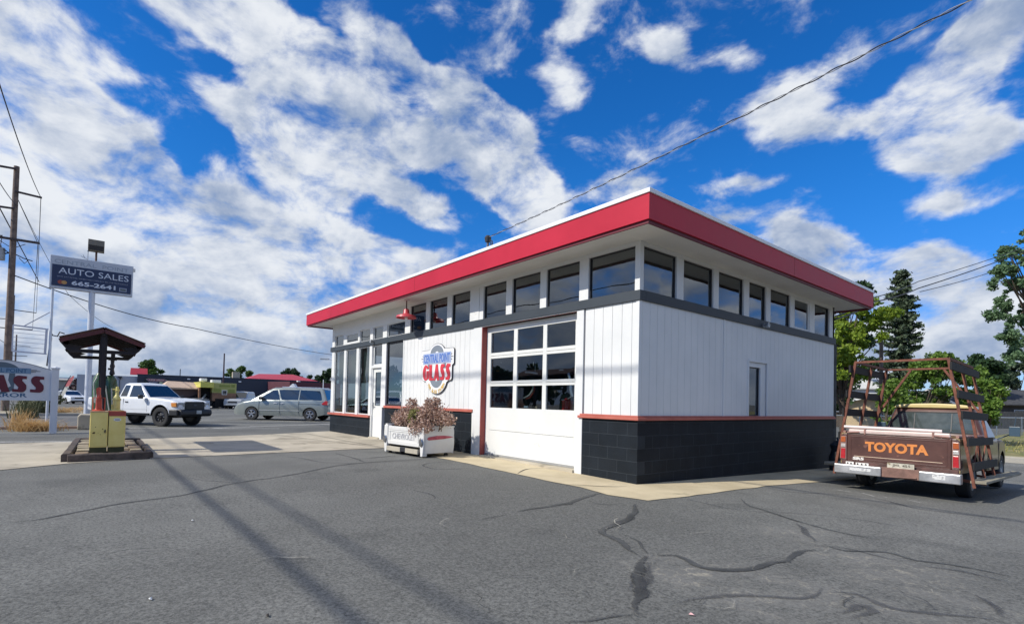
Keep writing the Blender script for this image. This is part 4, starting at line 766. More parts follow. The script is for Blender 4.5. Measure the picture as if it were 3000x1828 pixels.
YP = mat('yellow_enamel', (.84, .66, .19), .5, .08, 4, bump=.08, bs=20, col2=(.90, .74, .27), blot=((.16, .08, .03), 7, .70))
def cabinet(y0, y1, label, red=False):
    t = thing('oil_cabinet', label, 'cabinet', (-6.80, (y0+y1)/2, .12), 0, 'yellow oil cabinets on the pump island'); h = (y1-y0)/2
    mb = MB(); mb.box(-.5, 0, -h+.004, h-.004, .10, .735); mb.build('body', YP, t, bevel=.008); mb = MB(); mb.box(-.49, -.01, -h+.01, h-.01, 0, .10); mb.build('plinth', mat('grimy_base', (.05, .05, .02), .8, .3, 5), t)
    mb = MB(); mb.box(0, .006, -h+.012, h-.012, .12, .72 if not red else .655); mb.build('door', YP, t, bevel=.003)
    mb = MB(); mb.box(-.505, .008, -h, h, .735, .75); mb.build('top', mat('rusty_red', (.40, .07, .05), .6, .2, 6) if red else mat('top_cream', (.50, .34, .20), .6, .2, 6), t, bevel=.003)
    if red:
        mb = MB(); mb.box(.0, .0065, -h+.004, h-.004, .665, .734); mb.build('red_band', mat('rusty_red', (.40, .07, .05)), t)
        mb = MB(); mb.prism([(.075*math.cos(R(a))*.75, .60+.028*math.sin(R(a))) for a in range(0, 360, 20)], lambda a, b, d: (d, a, b), .006, .012); mb.build('badge', M_CAP, t); mb = MB(); mb.box(.0125, .015, -.035, .035, .593, .606); mb.build('badge_bar', M_FRAME, t)
    else:
        mb = MB(); mb.box(.006, .02, .085, .10, .36, .42); mb.build('latch', M_FRAME, t); 
        mb = MB()
        for a, b, c, d in ((-.09, -.055, .35, .365), (-.075, -.05, .36, .38), (-.05, -.04, .46, .475), (.075, .10, .375, .395), (.05, .062, .42, .44), (.02, .03, .33, .338), (-.01, 0, .36, .366)): mb.box(.0061, .0072, a, b, c, d)
        mb.build('rust_spots', mat('rust_spot', (.07, .045, .02), .9, .3, 20), t)
    return t
cabinet(-6.755, -6.492, 'left yellow oil cabinet with rust spots, below the red hand pump'); cabinet(-6.488, -6.235, 'right yellow oil cabinet with red top band and oval badge, below the yellow pump', True)
def handpump(loc, col, kind, label):
    t = thing('hand_pump', label, 'pump', loc, 0, 'hand pumps on the oil cabinets'); m_ = mat(kind, col, .45, .15, 8, bump=.1, bs=20, coat=.3, col2=tuple(min(1, c*1.35+.02) for c in col))
    if kind == 'pump_red':
        mb = MB(); mb.lathe([(0, 0), (.10, 0), (.10, .012), (.06, .03), (.05, .05), (.045, .22), (0, .24)], 12); mb.obox((0, 0, .13), (.06, 0, 0), (0, .035, 0), (0, 0, .10)); mb.build('base', m_, t, smooth=True)
        mb = MB(); mb.lathe([(.03, .22), (.034, .25), (.025, .30), (.022, .42), (0, .43)], 12, c=(0, .0, 0)); mb.obox((0, -.02, .33), (.02, 0, 0), (0, .02, .015), (0, -.01, .09)); mb.build('neck', m_, t, smooth=True)
        mb = MB(); mb.tube([(0, -.085, .0), (.0, -.085, .24), (0, .085, .24), (0, .085, .02)], .010, 8); mb.build('handle', m_, t, smooth=True)
    else:
        mb = MB(); mb.lathe([(0, 0), (.115, 0), (.115, .012), (.07, .022), (.055, .03), (.055, .21), (.05, .26), (.03, .29), (.024, .31), (.024, .36), (.034, .37), (.034, .385), (.024, .39), (.022, .45), (0, .455)], 16); mb.build('body', m_, t, smooth=True)
        mb = MB(); mb.tube([(0, -.07, .40), (0, .0, .40), (.0, .04, .385)], .012, 8); mb.tube([(0, -.065, .0), (0, -.065, .12)], .014, 8); mb.build('spout', m_, t, smooth=True)
        mb = MB(); mb.lathe([(.062, .2), (.066, .205), (.066, .225), (.06, .23)], 16); mb.obox((.055, 0, .12), (.01, 0, 0), (0, .008, 0), (0, 0, .10)); mb.build('collar', m_, t, smooth=True)
handpump((-7.0, -6.635, .872), (.45, .06, .03), 'pump_red', 'red hand pump with square handle on the left yellow cabinet'); handpump((-7.0, -6.375, .872), (.60, .52, .16), 'pump_yellow', 'yellow hand pump with short spout on the right yellow cabinet')
# green air tower
gt = thing('fuel_pump', 'tall dark green rounded fuel pump with pale hoses and black head behind the cabinets', 'pump', (-8.45, -6.55, .1))
GM = mat('green_enamel', (.03, .075, .028), .35, .2, 5, coat=.4, col2=(.06, .14, .05)); mb = MB()
for i, (cy, rr_, h) in enumerate(((-.07, .12, 1.50), (.10, .13, 1.46))): mb.lathe([(0, 0), (rr_, 0), (rr_*1.02, .5), (rr_, h-.22), (rr_*.85, h-.08), (rr_*.5, h), (0, h+.02)], 20, c=(0, cy, 0))
mb.build('body', GM, gt, smooth=True)
mb = MB(); mb.lathe([(0, 1.45), (.05, 1.5), (.03, 1.6), (.045, 1.66), (.03, 1.72), (.035, 1.78), (0, 1.78)], 12, c=(0, .12, 0)); mb.box(-.04, .04, .05, .19, 1.78, 1.80); mb.box(-.03, .03, .09, .16, 1.80, 1.92); mb.box(-.05, .05, .05, .20, 1.92, 1.935); mb.tube([(0, .05, 1.6), (0, .12, 1.6)], .02); mb.build('head', M_FRAME, gt, smooth=True)
HM = mat('hose_grey', (.45, .47, .44), .5, .1, 6)
for pts in ([(.13, -.12, 1.42), (.15, -.17, 1.3), (.15, -.14, .9)], [(.14, .02, 1.25), (.16, .10, .7), (.15, .12, .3)], [(.15, -.10, 1.15), (.17, -.12, 1.0), (.16, -.11, .7), (.16, -.05, .55)], [(.14, .12, 1.2), (.16, .14, .8)]): mb = MB(); mb.tube(pts, .012, 6); mb.build('hose', HM, gt, smooth=True)
# canopy
cn = thing('canopy', 'small gabled canopy with a red shingle roof on dark posts over the pump island', 'canopy', (-7.75, -6.59, 0))
DK = mat('dark_timber', (.022, .020, .024), .8, .3, 6, bump=.3, bs=20); SHG = mat('red_shingle', (.06, .026, .022), .85, .25, 7, bump=.8, bs=25, col2=(.12, .05, .042))
RZ, EZ, HW, LX = 2.47, 2.19, .66, -3.1
for s in (-1, 1):
    ez = EZ+(.02 if s > 0 else .035); n = (Vector((0, s*HW, ez))-Vector((0, 0, RZ))); L_ = n.length; n.normalize(); up = Vector((0, -n.z*s*s, abs(n.y)))if 0 else n.cross(Vector((1, 0, 0))); up = up if up.z > 0 else -up
    mb = MB(); v = []
    for x in (0, LX):
        for q in (0, 1):
            for hgt in (0, .022): v.append(Vector((x, 0, RZ))+n*(L_*q)+up*hgt)
    mb.add(v, [(0, 1, 3, 2), (4, 6, 7, 5), (1, 5, 7, 3), (0, 2, 6, 4), (2, 3, 7, 6), (0, 4, 5, 1)]); mb.build('roof', SHG, cn)
    for x in (-.02, -3.06): mb = MB(); mb.bar(Vector((x, 0, RZ-.055))+n*.0, Vector((x, 0, RZ-.055))+n*L_, .035, .07, up=up); mb.build('barge_board', mat('barge_red', (.09, .022, .024), .7, .2, 6), cn)
    for x in (-.5, -1.0, -1.5, -2.0, -2.5): mb = MB(); mb.bar(Vector((x, 0, RZ-.05))+n*.02, Vector((x, 0, RZ-.05))+n*(L_-.02), .04, .07, up=up); mb.build('rafter', DK, cn); mb = MB(); mb.box(LX+.05, -.05, s*HW*.86-.03, s*HW*.86+.03, EZ-.07, EZ+.0); mb.build('side_beam', DK, cn)
mb = MB(); mb.box(LX+.02, -.05, -.04, .04, RZ-.14, RZ-.03); mb.build('ridge_beam', DK, cn)
for x in (-.14, -2.45):
    mb = MB(); mb.box(x-.045, x+.045, -.055, .055, .1, RZ-.10); mb.box(x+.045, x+.055, -.03, .03, .1, RZ-.12); mb.build('post', DK, cn, bevel=.004)
    mb = MB(); mb.prism([(-.50, 1.97), (.50, 1.99), (.57, 2.06), (-.57, 2.04)], lambda a, b, d: (d, a, b), x-.09, x-.05); mb.prism([(-.57, 2.04), (-.40, 2.04), (-.28, 2.09), (-.66, 2.16)], lambda a, b, d: (d, a, b), x-.088, x-.052); mb.prism([(.57, 2.06), (.40, 2.06), (.28, 2.11), (.66, 2.18)], lambda a, b, d: (d, a, b), x-.088, x-.052); mb.build('cross_beam', DK, cn)
# concrete block and barrels beyond the island
t = thing('concrete_block', 'squat grey concrete block at the lot edge beside the yellow cabinets', 'block', (-16.6, -6.65, 0)); mb = MB(); mb.prism([(-.42, 0), (-.42, .42), (-.36, .50), (.40, .46), (.44, .40), (.44, 0)], lambda a, b, d: (d, a, b), -.9, 0); mb.build('body', M_CONC2, t, bevel=.03); mb = MB(); mb.box(0, .01, -.02, .40, .05, .40); mb.build('dark_face', mat('dark_face', (.04, .045, .06), .7, .1, 4), t, bevel=.004)

# ------------------------------------------------------------ glass sign by the street
SGW = mat('sign_white', (.62, .64, .67), .5, .05, 3); SX_ = -14.93
t = thing('street_sign', 'white arched street sign with large maroon GLASS lettering between square white posts', 'sign', (SX_, -8.72, 0))
for y in (-1.14, 1.14): mb = MB(); mb.box(-.08, .08, y-.08, y+.08, 0, 1.86); mb.box(-.10, .10, y-.10, y+.10, 1.86, 1.90); mb.lathe([(0, 1.94), (.12, 1.90), (.0, 1.90)], 4, c=(0, y, 0)); mb.build('post', SGW, t, bevel=.004)
sx_ = lambda a, b, d: (d, a, b)
def arch(w, zb, z0, z1, n=18): return [(-w, zb), (w, zb)]+[(w-2*w*i/n, z0+(z1-z0)*math.sin(math.pi*i/n)) for i in range(n+1)]
mb = MB(); mb.prism(arch(1.06, .94, 1.82, 2.05), sx_, -.02, .03); mb.build('sign_board', SGW, t)
mb = MB(); n = 18; mb.prism([(1.06-2.12*i/n, 1.82+.23*math.sin(math.pi*i/n)) for i in range(n+1)]+[(-1.06+2.12*i/n, 1.835+.23*math.sin(math.pi*i/n)) for i in range(n+1)], sx_, -.03, .04); mb.build('edge_trim', mat('trim_grey', (.2, .22, .26)), t)
mb = MB(); mb.prism([(-.42*math.cos(R(a)), 1.70+.30*math.sin(R(a))) for a in range(0, 181, 10)]+[(.14*math.cos(R(a)), 1.70+.14*math.sin(R(a))) for a in range(0, 181, 15)], sx_, .03, .034); mb.build('tyre_arc', mat('slate_paint', (.09, .13, .17), .5, .05, 4), t)
mb = MB(); mb.prism([(-.40, 1.16), (-.30, 1.16), (-.10, 1.55), (-.22, 1.62)], sx_, .03, .034); mb.prism([(-.02, 1.08), (.28, 1.22), (.30, 1.70), (.18, 1.70), (.16, 1.50), (.22, 1.34), (.0, 1.16)], sx_, .03, .0335); mb.build('tyre_arc', mat('slate_paint', (.09, .13, .17)), t)
mb = MB(); mb.box(.034, .038, -.62, .62, 1.695, 1.85); mb.build('name_plate', mat('plate_blue', (.16, .26, .38), .5, .05, 4), t)
mb = MB(); 
for i, (z, l) in enumerate(((1.74, .10), (1.77, .20), (1.80, .12))): mb.box(.033, .037, .62, .62+l, z, z+.012); mb.box(.033, .037, -.62-l, -.62, z, z+.012)
mb.build('speed_lines', M_FRAME, t)
lettering('CENTRAL POINT', mat('sign_teal', (.03, .11, .22), .5, .05, 4), t, (.038, -.56, 1.715), (0, 1, 0), (0, 0, 1), 1.10, .115, .015, .003)
deco_word(t, 'GLASS', mat('sign_maroon', (.11, .008, .022), .5, .05, 4), (.036, -.91, 1.17), (0, 1, 0), (0, 0, 1), [.36, .28, .38, .32, .32], .47, .045, .008)
lettering('& MIRROR', mat('sign_teal', (.03, .11, .22)), t, (.031, -.58, 1.03), (0, 1, 0), (0, 0, 1), 1.14, .115, .02, .004)

# ------------------------------------------------------------ auto sales sign
AX = -21.8
t = thing('pole_sign', 'tall blue and white AUTO SALES sign board on a white pole beside the street', 'sign', (AX, -6.87, 0))
mb = MB(); mb.box(-.14, .10, -1.30, 1.31, 5.25, 6.53); mb.build('cabinet', mat('sign_frame_white', (.50, .53, .58), .5, .05, 3), t, bevel=.02)
mb = MB(); mb.box(.10, .115, -1.23, 1.25, 5.345, 6.175); mb.build('sign_panel', mat('navy_panel', (.006, .012, .055), .3, .1, 3, coat=.3), t)
mb = MB(); mb.box(-.05, .05, 1.31, 1.38, 6.32, 6.45); mb.build('bracket', M_SOFF, t)
LT = mat('letter_white', (.62, .66, .74), .5, .03, 3)
lettering('AUTO SALES', LT, t, (.116, -1.04, 5.845), (0, 1, 0), (0, 0, 1), 2.20, .235, .0, .004)
lettering('WHY PAY RETAIL WHEN YOU CAN BUY BELOW WHOLESALE', mat('letter_dim', (.30, .32, .40)), t, (.116, -1.08, 5.695), (0, 1, 0), (0, 0, 1), 2.22, .05, .0, .003)
lettering('665-2641', LT, t, (.116, -.64, 5.44), (0, 1, 0), (0, 0, 1), 1.38, .17, .03, .004)
lettering('CENTRAL  POINT', mat('letter_faded', (.30, .34, .40)), t, (.101, -1.17, 6.235), (0, 1, 0), (0, 0, 1), 2.32, .15, .0, .002)
for dy, cc_ in ((-.97, (.35, .08, .05)), (-.86, (.50, .28, .10))): mb = MB(); mb.prism([(dy+.085*math.cos(R(a)), 5.50+.075*math.sin(R(a))) for a in range(0, 360, 20)], sx_, .115, .119 if dy < -.9 else .121); mb.build('card_disc', mat('disc%g' % cc_[0], cc_), t)
mb = MB(); mb.box(.115, .12, .86, 1.11, 5.41, 5.56); mb.build('card_plate', mat('letter_dim', (.30, .32, .40)), t); mb = MB(); mb.box(.12, .123, .89, 1.08, 5.445, 5.525); mb.build('card_plate', mat('plate_dark', (.10, .12, .12)), t)
PM = mat('pole_white', (.60, .63, .68), .4, .06, 3, coat=.2)
mb = MB(); mb.tube([(-.02, 0, 0), (-.02, 0, 5.25)], .105, 20); mb.build('pole', PM, t, smooth=True)
mb = MB(); mb.tube([(0, -1.19, 0), (0, -1.19, 5.25)], .045, 12); mb.build('side_pole', PM, t, smooth=True)
mb = MB(); mb.tube([(-.02, .08, 6.53), (-.02, .08, 6.95)], .035, 10); mb.build('lamp_stem', mat('rust_pipe', (.12, .06, .04), .7, .3, 8), t, smooth=True)
mb = MB(); mb.prism([(-.20, 6.93), (.14, 6.93), (.20, 7.14), (.12, 7.38), (-.16, 7.38), (-.24, 7.14)], lambda a, b, d: (a, d, b), -.19, .33); mb.build('floodlight', mat('bronze_box', (.13, .115, .09), .5, .1, 5), t, bevel=.01)
mb = MB(); mb.prism([(.142, 6.95), (.197, 7.13), (.202, 7.13), (.147, 6.95)], lambda a, b, d: (a, d, b), -.16, .30); mb.build('lamp_glass', M_FRAME, t)
mb = MB(); mb.tube([(0, -.18, 6.53), (0, -.18, 6.93)], .014, 6); mb.lathe([(0, 6.93), (.03, 6.92), (.03, 6.88), (0, 6.87)], 8, c=(0, -.18, 0)); mb.tube([(0, -.40, 6.66), (0, -.18, 6.56)], .012, 5); mb.tube([(0, -.33, 6.72), (0, -.27, 6.60)], .010, 5); mb.build('antenna', mat('grey_metal', (.35, .37, .4)), t)
# empty sign frame
fr = thing('sign_frame', 'empty white metal sign frame with thin cross bars hanging off the side pole', 'frame', (-21.82, -8.6, 0)); q = lambda y, z: (0, y, z); FM_ = mat('frame_white', (.55, .56, .62), .5, .1, 3)
mb = MB()
for a, b, w_ in ((q(-.52, 3.68), q(.47, 3.62), .05), (q(-.52, 2.70), q(.45, 2.66), .05), (q(-.52, 2.70), q(-.52, 3.68), .04), (q(.40, 2.66), q(.42, 3.62), .07)): mb.bar(a, b, w_)
mb.build('frame', FM_, fr)
mb = MB()
for z in (2.86, 3.04, 3.21, 3.38, 3.52): mb.bar(q(-.5, z+.02), q(.4, z), .016)
mb.build('cross_bar', FM_, fr); mb = MB(); mb.bar(q(-.22, 3.68), q(.50, 4.30), .03); mb.build('brace', FM_, fr)
mb = MB(); mb.tube([q(.52, 3.55), q(.60, 3.40), q(.74, 3.38), q(.80, 3.55), q(.95, 3.50)], .025, 6); mb.tube([q(.56, 3.3), q(.48, 2.2)], .035, 6); mb.build('conduit', M_FRAME, fr, smooth=True)

# ------------------------------------------------------------ utility poles and wires
UPM = mat('pole_wood', (.13, .095, .08), .9, .25, 3, bump=.6, bs=12, col2=(.24, .18, .15))
UPD = mat('arm_wood', (.07, .055, .055), .9, .2, 3)
def upole(base, h, r, label, arms, lean=(0, 0), tank=False, zt=None):
    t = thing('utility_pole', label, 'pole', base, 0, 'utility poles along the street')
    mb = MB(); top = Vector((lean[0], lean[1], h)); mb.tube([(0, 0, -.3), top*.5, top], [r*1.15, r, r*.8], 14); mb.build('pole', UPM, t, smooth=True)
    for y0, y1, z in arms: c_ = top*(z/h); mb = MB(); mb.bar((c_.x+r, c_.y+y0, z-.02*abs(y0) if y0*y1 == 0 else z), (c_.x+r, c_.y+y1, z-.06*abs(y1) if y0*y1 == 0 else z), .12 if y0*y1 else .13, .12 if y0*y1 else .09); mb.build('crossarm', UPD, t)
    if tank:
        mb = MB(); mb.lathe([(0, 8.75), (.22, 8.75), (.22, 9.4), (.2, 9.45), (.05, 9.48), (.05, 9.6), (0, 9.6)], 18, c=(.1, -.5, 0)); mb.build('transformer', mat('transformer_grey', (.36, .38, .40), .5, .1, 5), t, smooth=True)
        mb = MB(); mb.tube([(.1, -.5, 9.6), (.1, -.45, 10.2)], .02, 5); mb.bar((.15, .0, 9.3), (.15, -.35, 9.1), .06); mb.bar((.15, 0, 9.5), (.2, .55, 9.85), .03); mb.bar((.15, 0, 9.5), (.2, -.55, 9.85), .03); mb.tube([(.2, -.9, 9.9), (.25, -.4, 9.4), (.3, 0, 9.1)], .03, 5); mb.tube([(.2, .1, 9.2), (.25, .5, 9.0), (.3, .9, 8.9)], .03, 5); mb.tube([(.2, .3, 9.0), (.25, .55, 8.7), (.3, .7, 8.9)], .02, 5); mb.build('hardware', M_FRAME, t)
        mb = MB()
        for y, z in ((-1.0, 10.1), (-.5, 10.1), (.95, 10.05)): mb.lathe([(0, 0), (.05, 0), (.03, .05), (.05, .08), (0, .16)], 8, c=(.16, y, z-.05))
        mb.build('insulator', M_FRAME, t)
    return t
pb = Vector((-36.75, -10.62, 0))
upole(pb, 14.25, .16, 'tall brown wooden utility pole with a grey transformer left of the AUTO SALES sign', [(0, 1.15, 12.75), (0, -1.4, 14.05), (0, -1.4, 11.75), (-1.4, 1.15, 9.98)], (.45, .05), True)
p2 = P(26, 1170, 66); p3 = P(40, 1165, 108)
upole((p2.x, p2.y, 0), 13.5, .15, 'second utility pole down the street, mostly hidden behind the tall one with the transformer', [(0, 2.2, 11.6), (0, -1.8, 10.4), (-1.6, 1.9, 9.2)], (0, 0))
upole((p3.x, p3.y, 0), 13, .15, 'farthest utility pole down the street, seen low behind the other two', [(0, 2.2, 10.8), (-1.8, 1.8, 8.6)], (0, 0))
M_WIRE = mat('wire', (.03, .03, .035), .6, 0)
def wire(pts, r, label, name='power_line', sag=0., grp='overhead wires', cat='wire'):
    pts = [Vector(p) for p in pts]; out = []
    for i in range(len(pts)-1):
        for k in range(16): t_ = k/16; p = pts[i].lerp(pts[i+1], t_); p = p-Vector((0, 0, sag*4*t_*(1-t_))); out.append(p)
    out.append(pts[-1]); mb = MB(); mb.tube(out, r, 6); o = mb.build(name, M_WIRE, None, smooth=True); tag(o, label, cat, grp); return o
a1 = pb+Vector((.6, 1.15, 12.68)); a2 = Vector((p2.x, p2.y+2.2, 11.5))
wire([P(-60, 60, 11), a1], .018, 'wire running up out of the picture from the right arm of the tall pole', sag=.3)
wire([a1, a2], .018, 'wire dropping from the upper right arm of the tall pole to the second pole', sag=.8)
wire([P(-120, 300, 14), pb+Vector((.45, .1, 12.0))], .018, 'wire coming in from the left edge to just below the top of the tall pole', sag=.3)
wire([pb+Vector((.4, .16, 12.35)), pb+Vector((.4, 1.1, 9.98))], .016, 'short guy wire slanting from the tall pole down to its lower right arm')
wire([pb+Vector((.4, 1.1, 9.9)), Vector((p2.x, p2.y+1.9, 9.2))], .018, 'wire dropping from the lower right arm of the tall pole to the second pole', sag=.6)
wire([pb+Vector((.4, .15, 12.4)), P(200, 862, 36), P(330, 960, 44)], .014, 'thin wire slanting down from the tall pole behind the AUTO SALES sign', sag=.2)
wire([pb+Vector((.3, .2, 7.9)), P(560, 960, 50), P(1050, 1048, 95)], .035, 'long thin cable sloping from the tall pole down to the right behind the office corner', sag=.35)
wire([Vector((-110, -16.2, 7.5)), Vector((34, -13.9, 7.5))], .030, 'thick overhead cable passing behind the tall utility pole', sag=0, name='overhead_cable')
wire([Vector((-110, -18.5, 10.4)), Vector((34, -16.9, 10.4))], .024, 'upper overhead cable high over the left edge of the street', sag=0, name='overhead_cable')
wire([Vector((-60, -10.9, 11.4)), Vector((34, -11.6, 11.4))], .032, 'overhead cable crossing high in front of the shop front', sag=0, name='overhead_cable')
# service drop over the roof and lines to the north corner
ms = Vector((-6.82, 2.0, 5.95))
def twisted(a, b, sag, label):
    mb = MB(); n = 420
    for ph, r_c, mi in ((0, .0095, 0), (math.pi, .0065, 1)):
        pts = []
        for i in range(n+1):
            t_ = i/n; p = a.lerp(b, t_)-Vector((0, 0, sag*4*t_*(1-t_))); an = ph+t_*2*math.pi*(b-a).length/.55; pts.append(p+Vector((0, math.cos(an), math.sin(an)))*.013)
        mb.mi = mi; mb.tube(pts, r_c, 5)
    o = mb.build('service_cable', [M_WIRE, mat('bare_neutral', (.45, .46, .48), .4, 0, metal=.5)], None, smooth=True); return tag(o, label, 'wire', 'overhead wires')
twisted(ms, P(3300, -235, 5.6), .10, 'dark twisted service cable crossing the blue sky from the upper right down to the roof')
wc = Vector((.02, 8.15, 3.62))
wire([wc, P(2560, 872, 17.0), P(2690, 825, 22), P(3010, 722, 30)], .016, 'top cable of three leaving the shaded roof corner to the right', sag=.05, name='service_cable')
wire([wc-Vector((0, 0, .08)), P(2562, 884, 17.0), P(2690, 845, 22), P(3010, 733, 30)], .022, 'middle thicker cable of three leaving the shaded roof corner to the right', sag=.06, name='service_cable')
wire([P(2695, 855, 24), P(2912, 795, 30), P(3060, 740, 34)], .016, 'lowest cable of three crossing right of the spruce', sag=.05, name='service_cable')
t = thing('service_pole', 'slim wooden pole behind the pickup rack in front of the spruce', 'pole', tuple(P(2581, 1240, 27).xy)+(-.4,)); zt_ = P(2577, 995, 27).z+.4
mb = MB(); mb.tube([(0, 0, 0), (0, 0, zt_)], [.11, .085], 12); mb.build('pole', UPM, t, smooth=True); mb = MB(); mb.bar((0, -.02, zt_-.15), (.4, .35, zt_-.45), .03); mb.build('brace', UPD, t)
wire([P(2440, 1020, 26), P(2575, 998, 27)], .012, 'pale thin wire from behind the shop to the slim wooden pole', name='service_cable')
# ------------------------------------------------------------ vehicles: x forward, y left, z up, origin on the ground under the middle of the wheelbase
def lin(tab, x):
    if x <= tab[0][0]: return tab[0][1]
    for (a, p), (b, q) in zip(tab, tab[1:]):
        if x <= b: t_ = (x-a)/(b-a) if b > a else 0; return p+(q-p)*t_
    return tab[-1][1]
def car_paint(name, col, blot=None, var=.03, rough=.3, coat=.8): return mat(name, col, rough, var, 2.5, coat=coat, blot=blot)
def body_shell(top, W, sill, arches, x0, x1, crown=.03, sh=.07, taper=None, bulge=.035, n=90, midz=None, zmin=None):
    """lower body as one lofted shell: bottom edge follows sill and wheel arches, top follows the profile"""
    mb = MB(); xs = sorted(set([x0+(x1-x0)*i/n for i in range(n+1)]+[a+r*math.cos(R(k)) for a, z, r in arches for k in range(0, 181, 12) if x0 < a+r*math.cos(R(k)) < x1]+[p[0] for p in top if x0 < p[0] < x1]))
    rings = []
    for x in xs:
        zt = lin(top, x); zb = lin(sill, x)
        for a, z, r in arches:
            if abs(x-a) < r: zb = max(zb, z+math.sqrt(r*r-(x-a)**2))
        zb = min(zb, zt-.05); w_ = W*(lin(taper, x) if taper else 1); h = zt-zb; r = min(sh, h*.45, w_*.5); zm = midz or .62
        ring = []
        for k in range(7):
            z = zb+(h-r)*k/6; ring.append((w_*(1-bulge*((z-zm)/.42)**2), z))
        ws = ring[-1][0]
        for k in range(1, 5): a = R(90*k/4); ring.append((ws-r*(1-math.cos(a)), zt-r+r*math.sin(a)))
        we = ws-r
        for q in (.75, .5, .25, 0): ring.append((we*q, zt+crown*(1-q*q)*min(1, h)))
        full = [(x, y, z) for y, z in ring]+[(x, -y, z) for y, z in ring[-2::-1]]; rings.append(full)
    m_ = len(rings[0]); 
    for rg_ in rings: mb.v += rg_
    for i in range(len(rings)-1):
        for j in range(m_-1): mb.f.append((i*m_+j, i*m_+j+1, (i+1)*m_+j+1, (i+1)*m_+j)); mb.m.append(0)
    mb.f.append(tuple(range(m_))); mb.m.append(0); mb.f.append(tuple((len(rings)-1)*m_+j for j in range(m_))[::-1]); mb.m.append(0)
    return mb
class Green:
    """greenhouse: rear/front x at base and roof, heights, half widths"""
    def __init__(s, xr0, xr1, xf1, xf0, zb, zr, wb, wr, crown=.035): s.__dict__.update(locals())
    def xr(s, t): return s.xr0+(s.xr1-s.xr0)*t
    def xf(s, t): return s.xf0+(s.xf1-s.xf0)*t
    def w(s, t): return s.wb+(s.wr-s.wb)*t
    def z(s, t): return s.zb+(s.zr-s.zb)*t
    def shell(s, mb=None):
        mb = mb or MB(); rings = []
        for t in (0, .25, .5, .75, .9, .97, 1.0):
            tt = t; ins = 0 if t <= .9 else (.025 if t < 1 else .07); zz = s.z(t) if t < 1 else s.z(1)+.012
            x0, x1, w_ = s.xr(tt)+ins, s.xf(tt)-ins, s.w(tt)-ins; pts = []
            for sx, sy in ((1, 1), (-1, 1), (-1, -1), (1, -1)):
                r = .10
                for k in range(4):
                    a = R(90*k/3)+{(1, 1): 0, (-1, 1): math.pi/2, (-1, -1): math.pi, (1, -1): 1.5*math.pi}[(sx, sy)]
                    cx = (x1-r) if sx > 0 else (x0+r); cy = sy*(w_-r*.6); pts.append((cx+r*math.cos(a), cy+r*.6*math.sin(a), zz))
            rings.append(pts)
        o = len(mb.v); m_ = 16
        for p in rings: mb.v += p
        for i in range(len(rings)-1):
            for j in range(m_): mb.f.append((o+i*m_+j, o+i*m_+(j+1) % m_, o+(i+1)*m_+(j+1) % m_, o+(i+1)*m_+j)); mb.m.append(mb.mi)
        c = len(mb.v); t_ = o+(len(rings)-1)*m_; cx = (s.xr1+s.xf1)/2; mb.v.append((cx, 0, s.z(1)+.012+s.crown))
        for j in range(m_): mb.f.append((t_+j, t_+(j+1) % m_, c)); mb.m.append(mb.mi)
        return mb
    def side(s, poly, sy, off=.004, th=.006):     # poly of (x, t)
        mb = MB(); n = len(poly); a = [(x, sy*(s.w(t)+off), s.z(t)) for x, t in poly]; b = [(x, sy*(s.w(t)+off-th), s.z(t)) for x, t in poly]
        mb.add(a+b, [tuple(range(n)), tuple(range(n, 2*n))[::-1]]+[(i, (i+1) % n, n+(i+1) % n, n+i) for i in range(n)]); return mb
    def end(s, poly, front=True, off=.006, th=.006):   # poly of (yfrac, t)
        mb = MB(); n = len(poly); f = (lambda t: s.xf(t)+off) if front else (lambda t: s.xr(t)-off); dd = -th if front else th
        cv = lambda y: (-.05 if front else .05)*abs(y)**3 * 0
        a = [(f(t)+cv(y), y*s.w(t), s.z(t)) for y, t in poly]; b = [(f(t)+cv(y)+dd, y*s.w(t), s.z(t)) for y, t in poly]
        mb.add(a+b, [tuple(range(n)), tuple(range(n, 2*n))[::-1]]+[(i, (i+1) % n, n+(i+1) % n, n+i) for i in range(n)]); return mb
CG = mat('car_glass', (.010, .014, .018), .04, 0, coat=1.0, spec=.8)
CGV = mat('van_glass', (.02, .028, .036), .05, 0, coat=1.0, spec=.9)
TYRE = mat('tyre', (.028, .028, .029), .8, .2, 10, bump=.3, bs=60)
WELL = mat('wheel_well', (.006, .006, .007), .9, 0)
ALLOY = mat('alloy', (.62, .62, .63), .28, .05, 6, metal=.85)
BSTEEL = mat('black_steel_rim', (.03, .03, .032), .35, .1, 6, metal=.5)
